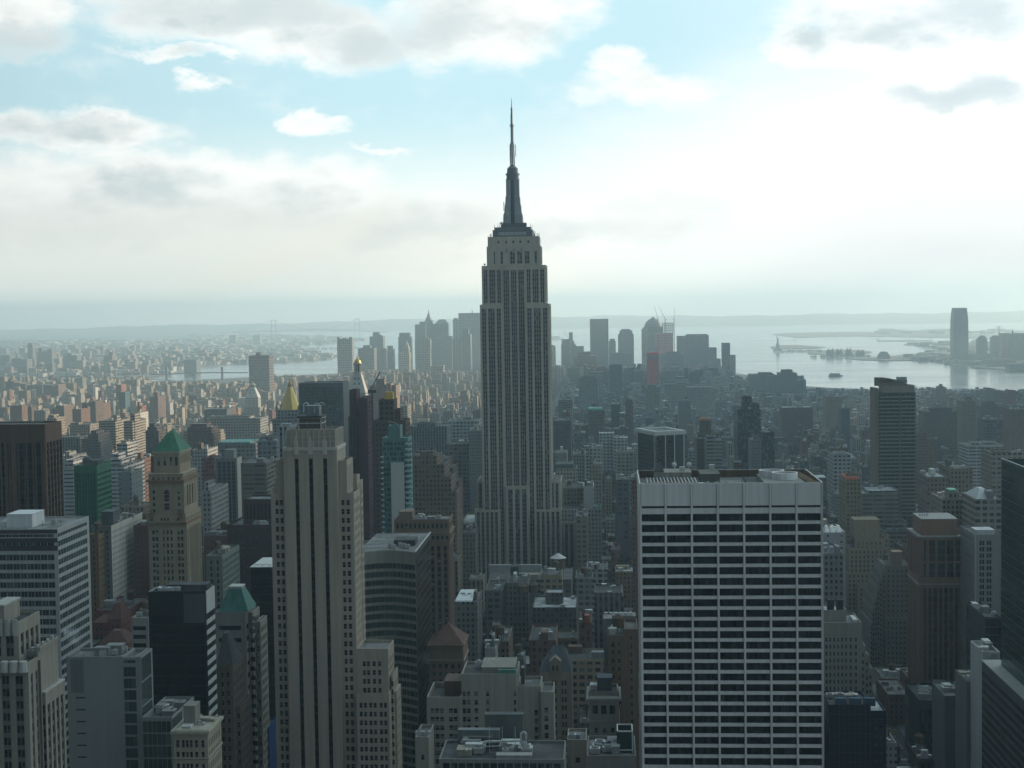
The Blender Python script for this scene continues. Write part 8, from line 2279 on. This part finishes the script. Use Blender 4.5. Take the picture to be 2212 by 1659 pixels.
tag(STUFF.obj('city_blocks', [fa, roofmat('blocks_roof', 'attr')]), kind='stuff')

# ------------------------------------------------------------------ the avenue at the lower right, with traffic
ax = 165.0
B = MB(); B.face([(ax - 11, 650, .01), (ax + 11, 650, .01), (ax + 11, 1290, .01), (ax - 11, 1290, .01)]); struct('avenue_road', B, ground_mat('avenue_asphalt', (.04, .04, .042), (.07, .07, .07), .2, .1))
for s_ in (-1, 1):
    B = MB(); B.box(min(ax + s_ * 11, ax + s_ * 16), max(ax + s_ * 11, ax + s_ * 16), 650, 1290, 0, .14); struct('pavement', B, stone((.24, .235, .225), .9, .3))
B = MB()
for k in range(80):
    for lx in (-5.5, -1.8, 1.8, 5.5): B.face([(ax + lx - .08, 652 + k * 8, .014), (ax + lx + .08, 652 + k * 8, .014), (ax + lx + .08, 655 + k * 8, .014), (ax + lx - .08, 655 + k * 8, .014)])
for yy in (700, 780.5, 861, 941.5, 1022):
    for k in range(12): xx = ax - 10 + k * 1.75; B.face([(xx, yy, .014), (xx + .8, yy, .014), (xx + .8, yy + 3.5, .014), (xx, yy + 3.5, .014)])
struct('road_marking', B, stone((.6, .6, .58), .8))
def car(name, body, lab, cat, L=4.6, H=1.45, box=False):
    o = thing(name, lab, cat, (0, 0, 0), 'traffic on the avenue'); m = stone(body, .35, .05)
    B = MB(); B.prism([(-.9, -L / 2), (.9, -L / 2), (.9, L / 2), (-.9, L / 2)], .35, .9 if not box else H, scale=.97, bottom=True); B.obj('body', m, o)
    if not box: B = MB(); B.prism([(-.82, -L * .28), (.82, -L * .28), (.82, L * .2), (-.82, L * .2)], .9, H, 0, 1, scale=.78); B.obj('cabin', [G_band, m], o)
    else: B = MB(); B.box(-.8, .8, -L / 2 - .05, -L / 2 + .02, 1.2, H - .5, bottom=True); B.obj('windscreen', G_band, o)
    W_ = None
    for sx in (-.85, .85):
        for sy in (-L * .3, L * .3):
            if W_ is None: B = MB(); B.cyl(0, 0, .33, -.1, .1, 10); W_ = B.obj('wheel', M_rooftar, o)
            else: c = W_.copy(); COL.objects.link(c); W_ = c; c.parent = o
            W_.rotation_euler = (0, R(90), 0); W_.location = (sx, sy, .33)
    return o
def dup(o, loc, lab):
    c = o.copy(); COL.objects.link(c); c.location = loc; c['label'] = lab
    for ch in o.children: k = ch.copy(); COL.objects.link(k); k.parent = c
    return c
protos = [car('taxi', (.62, .36, .03), 'yellow taxi on the avenue at lower right', 'taxi'), car('car', (.04, .04, .045), 'dark car on the avenue at lower right', 'car'), car('car', (.55, .55, .55), 'white car on the avenue at lower right', 'car'), car('van', (.6, .6, .6), 'white box van on the avenue at lower right', 'van', 6.4, 2.7, True)]
first = [True] * 4; q = random.Random(5)
for k in range(34):
    i = q.choices(range(4), (4, 3, 2, 1))[0]; loc = (ax + q.choice((-7.2, -3.6, 0, 3.6, 7.2)), 850 + k * 8.5 + q.uniform(-2, 2), .014)
    if first[i]: protos[i].location = loc; first[i] = False
    else: dup(protos[i], loc, protos[i]['label'])
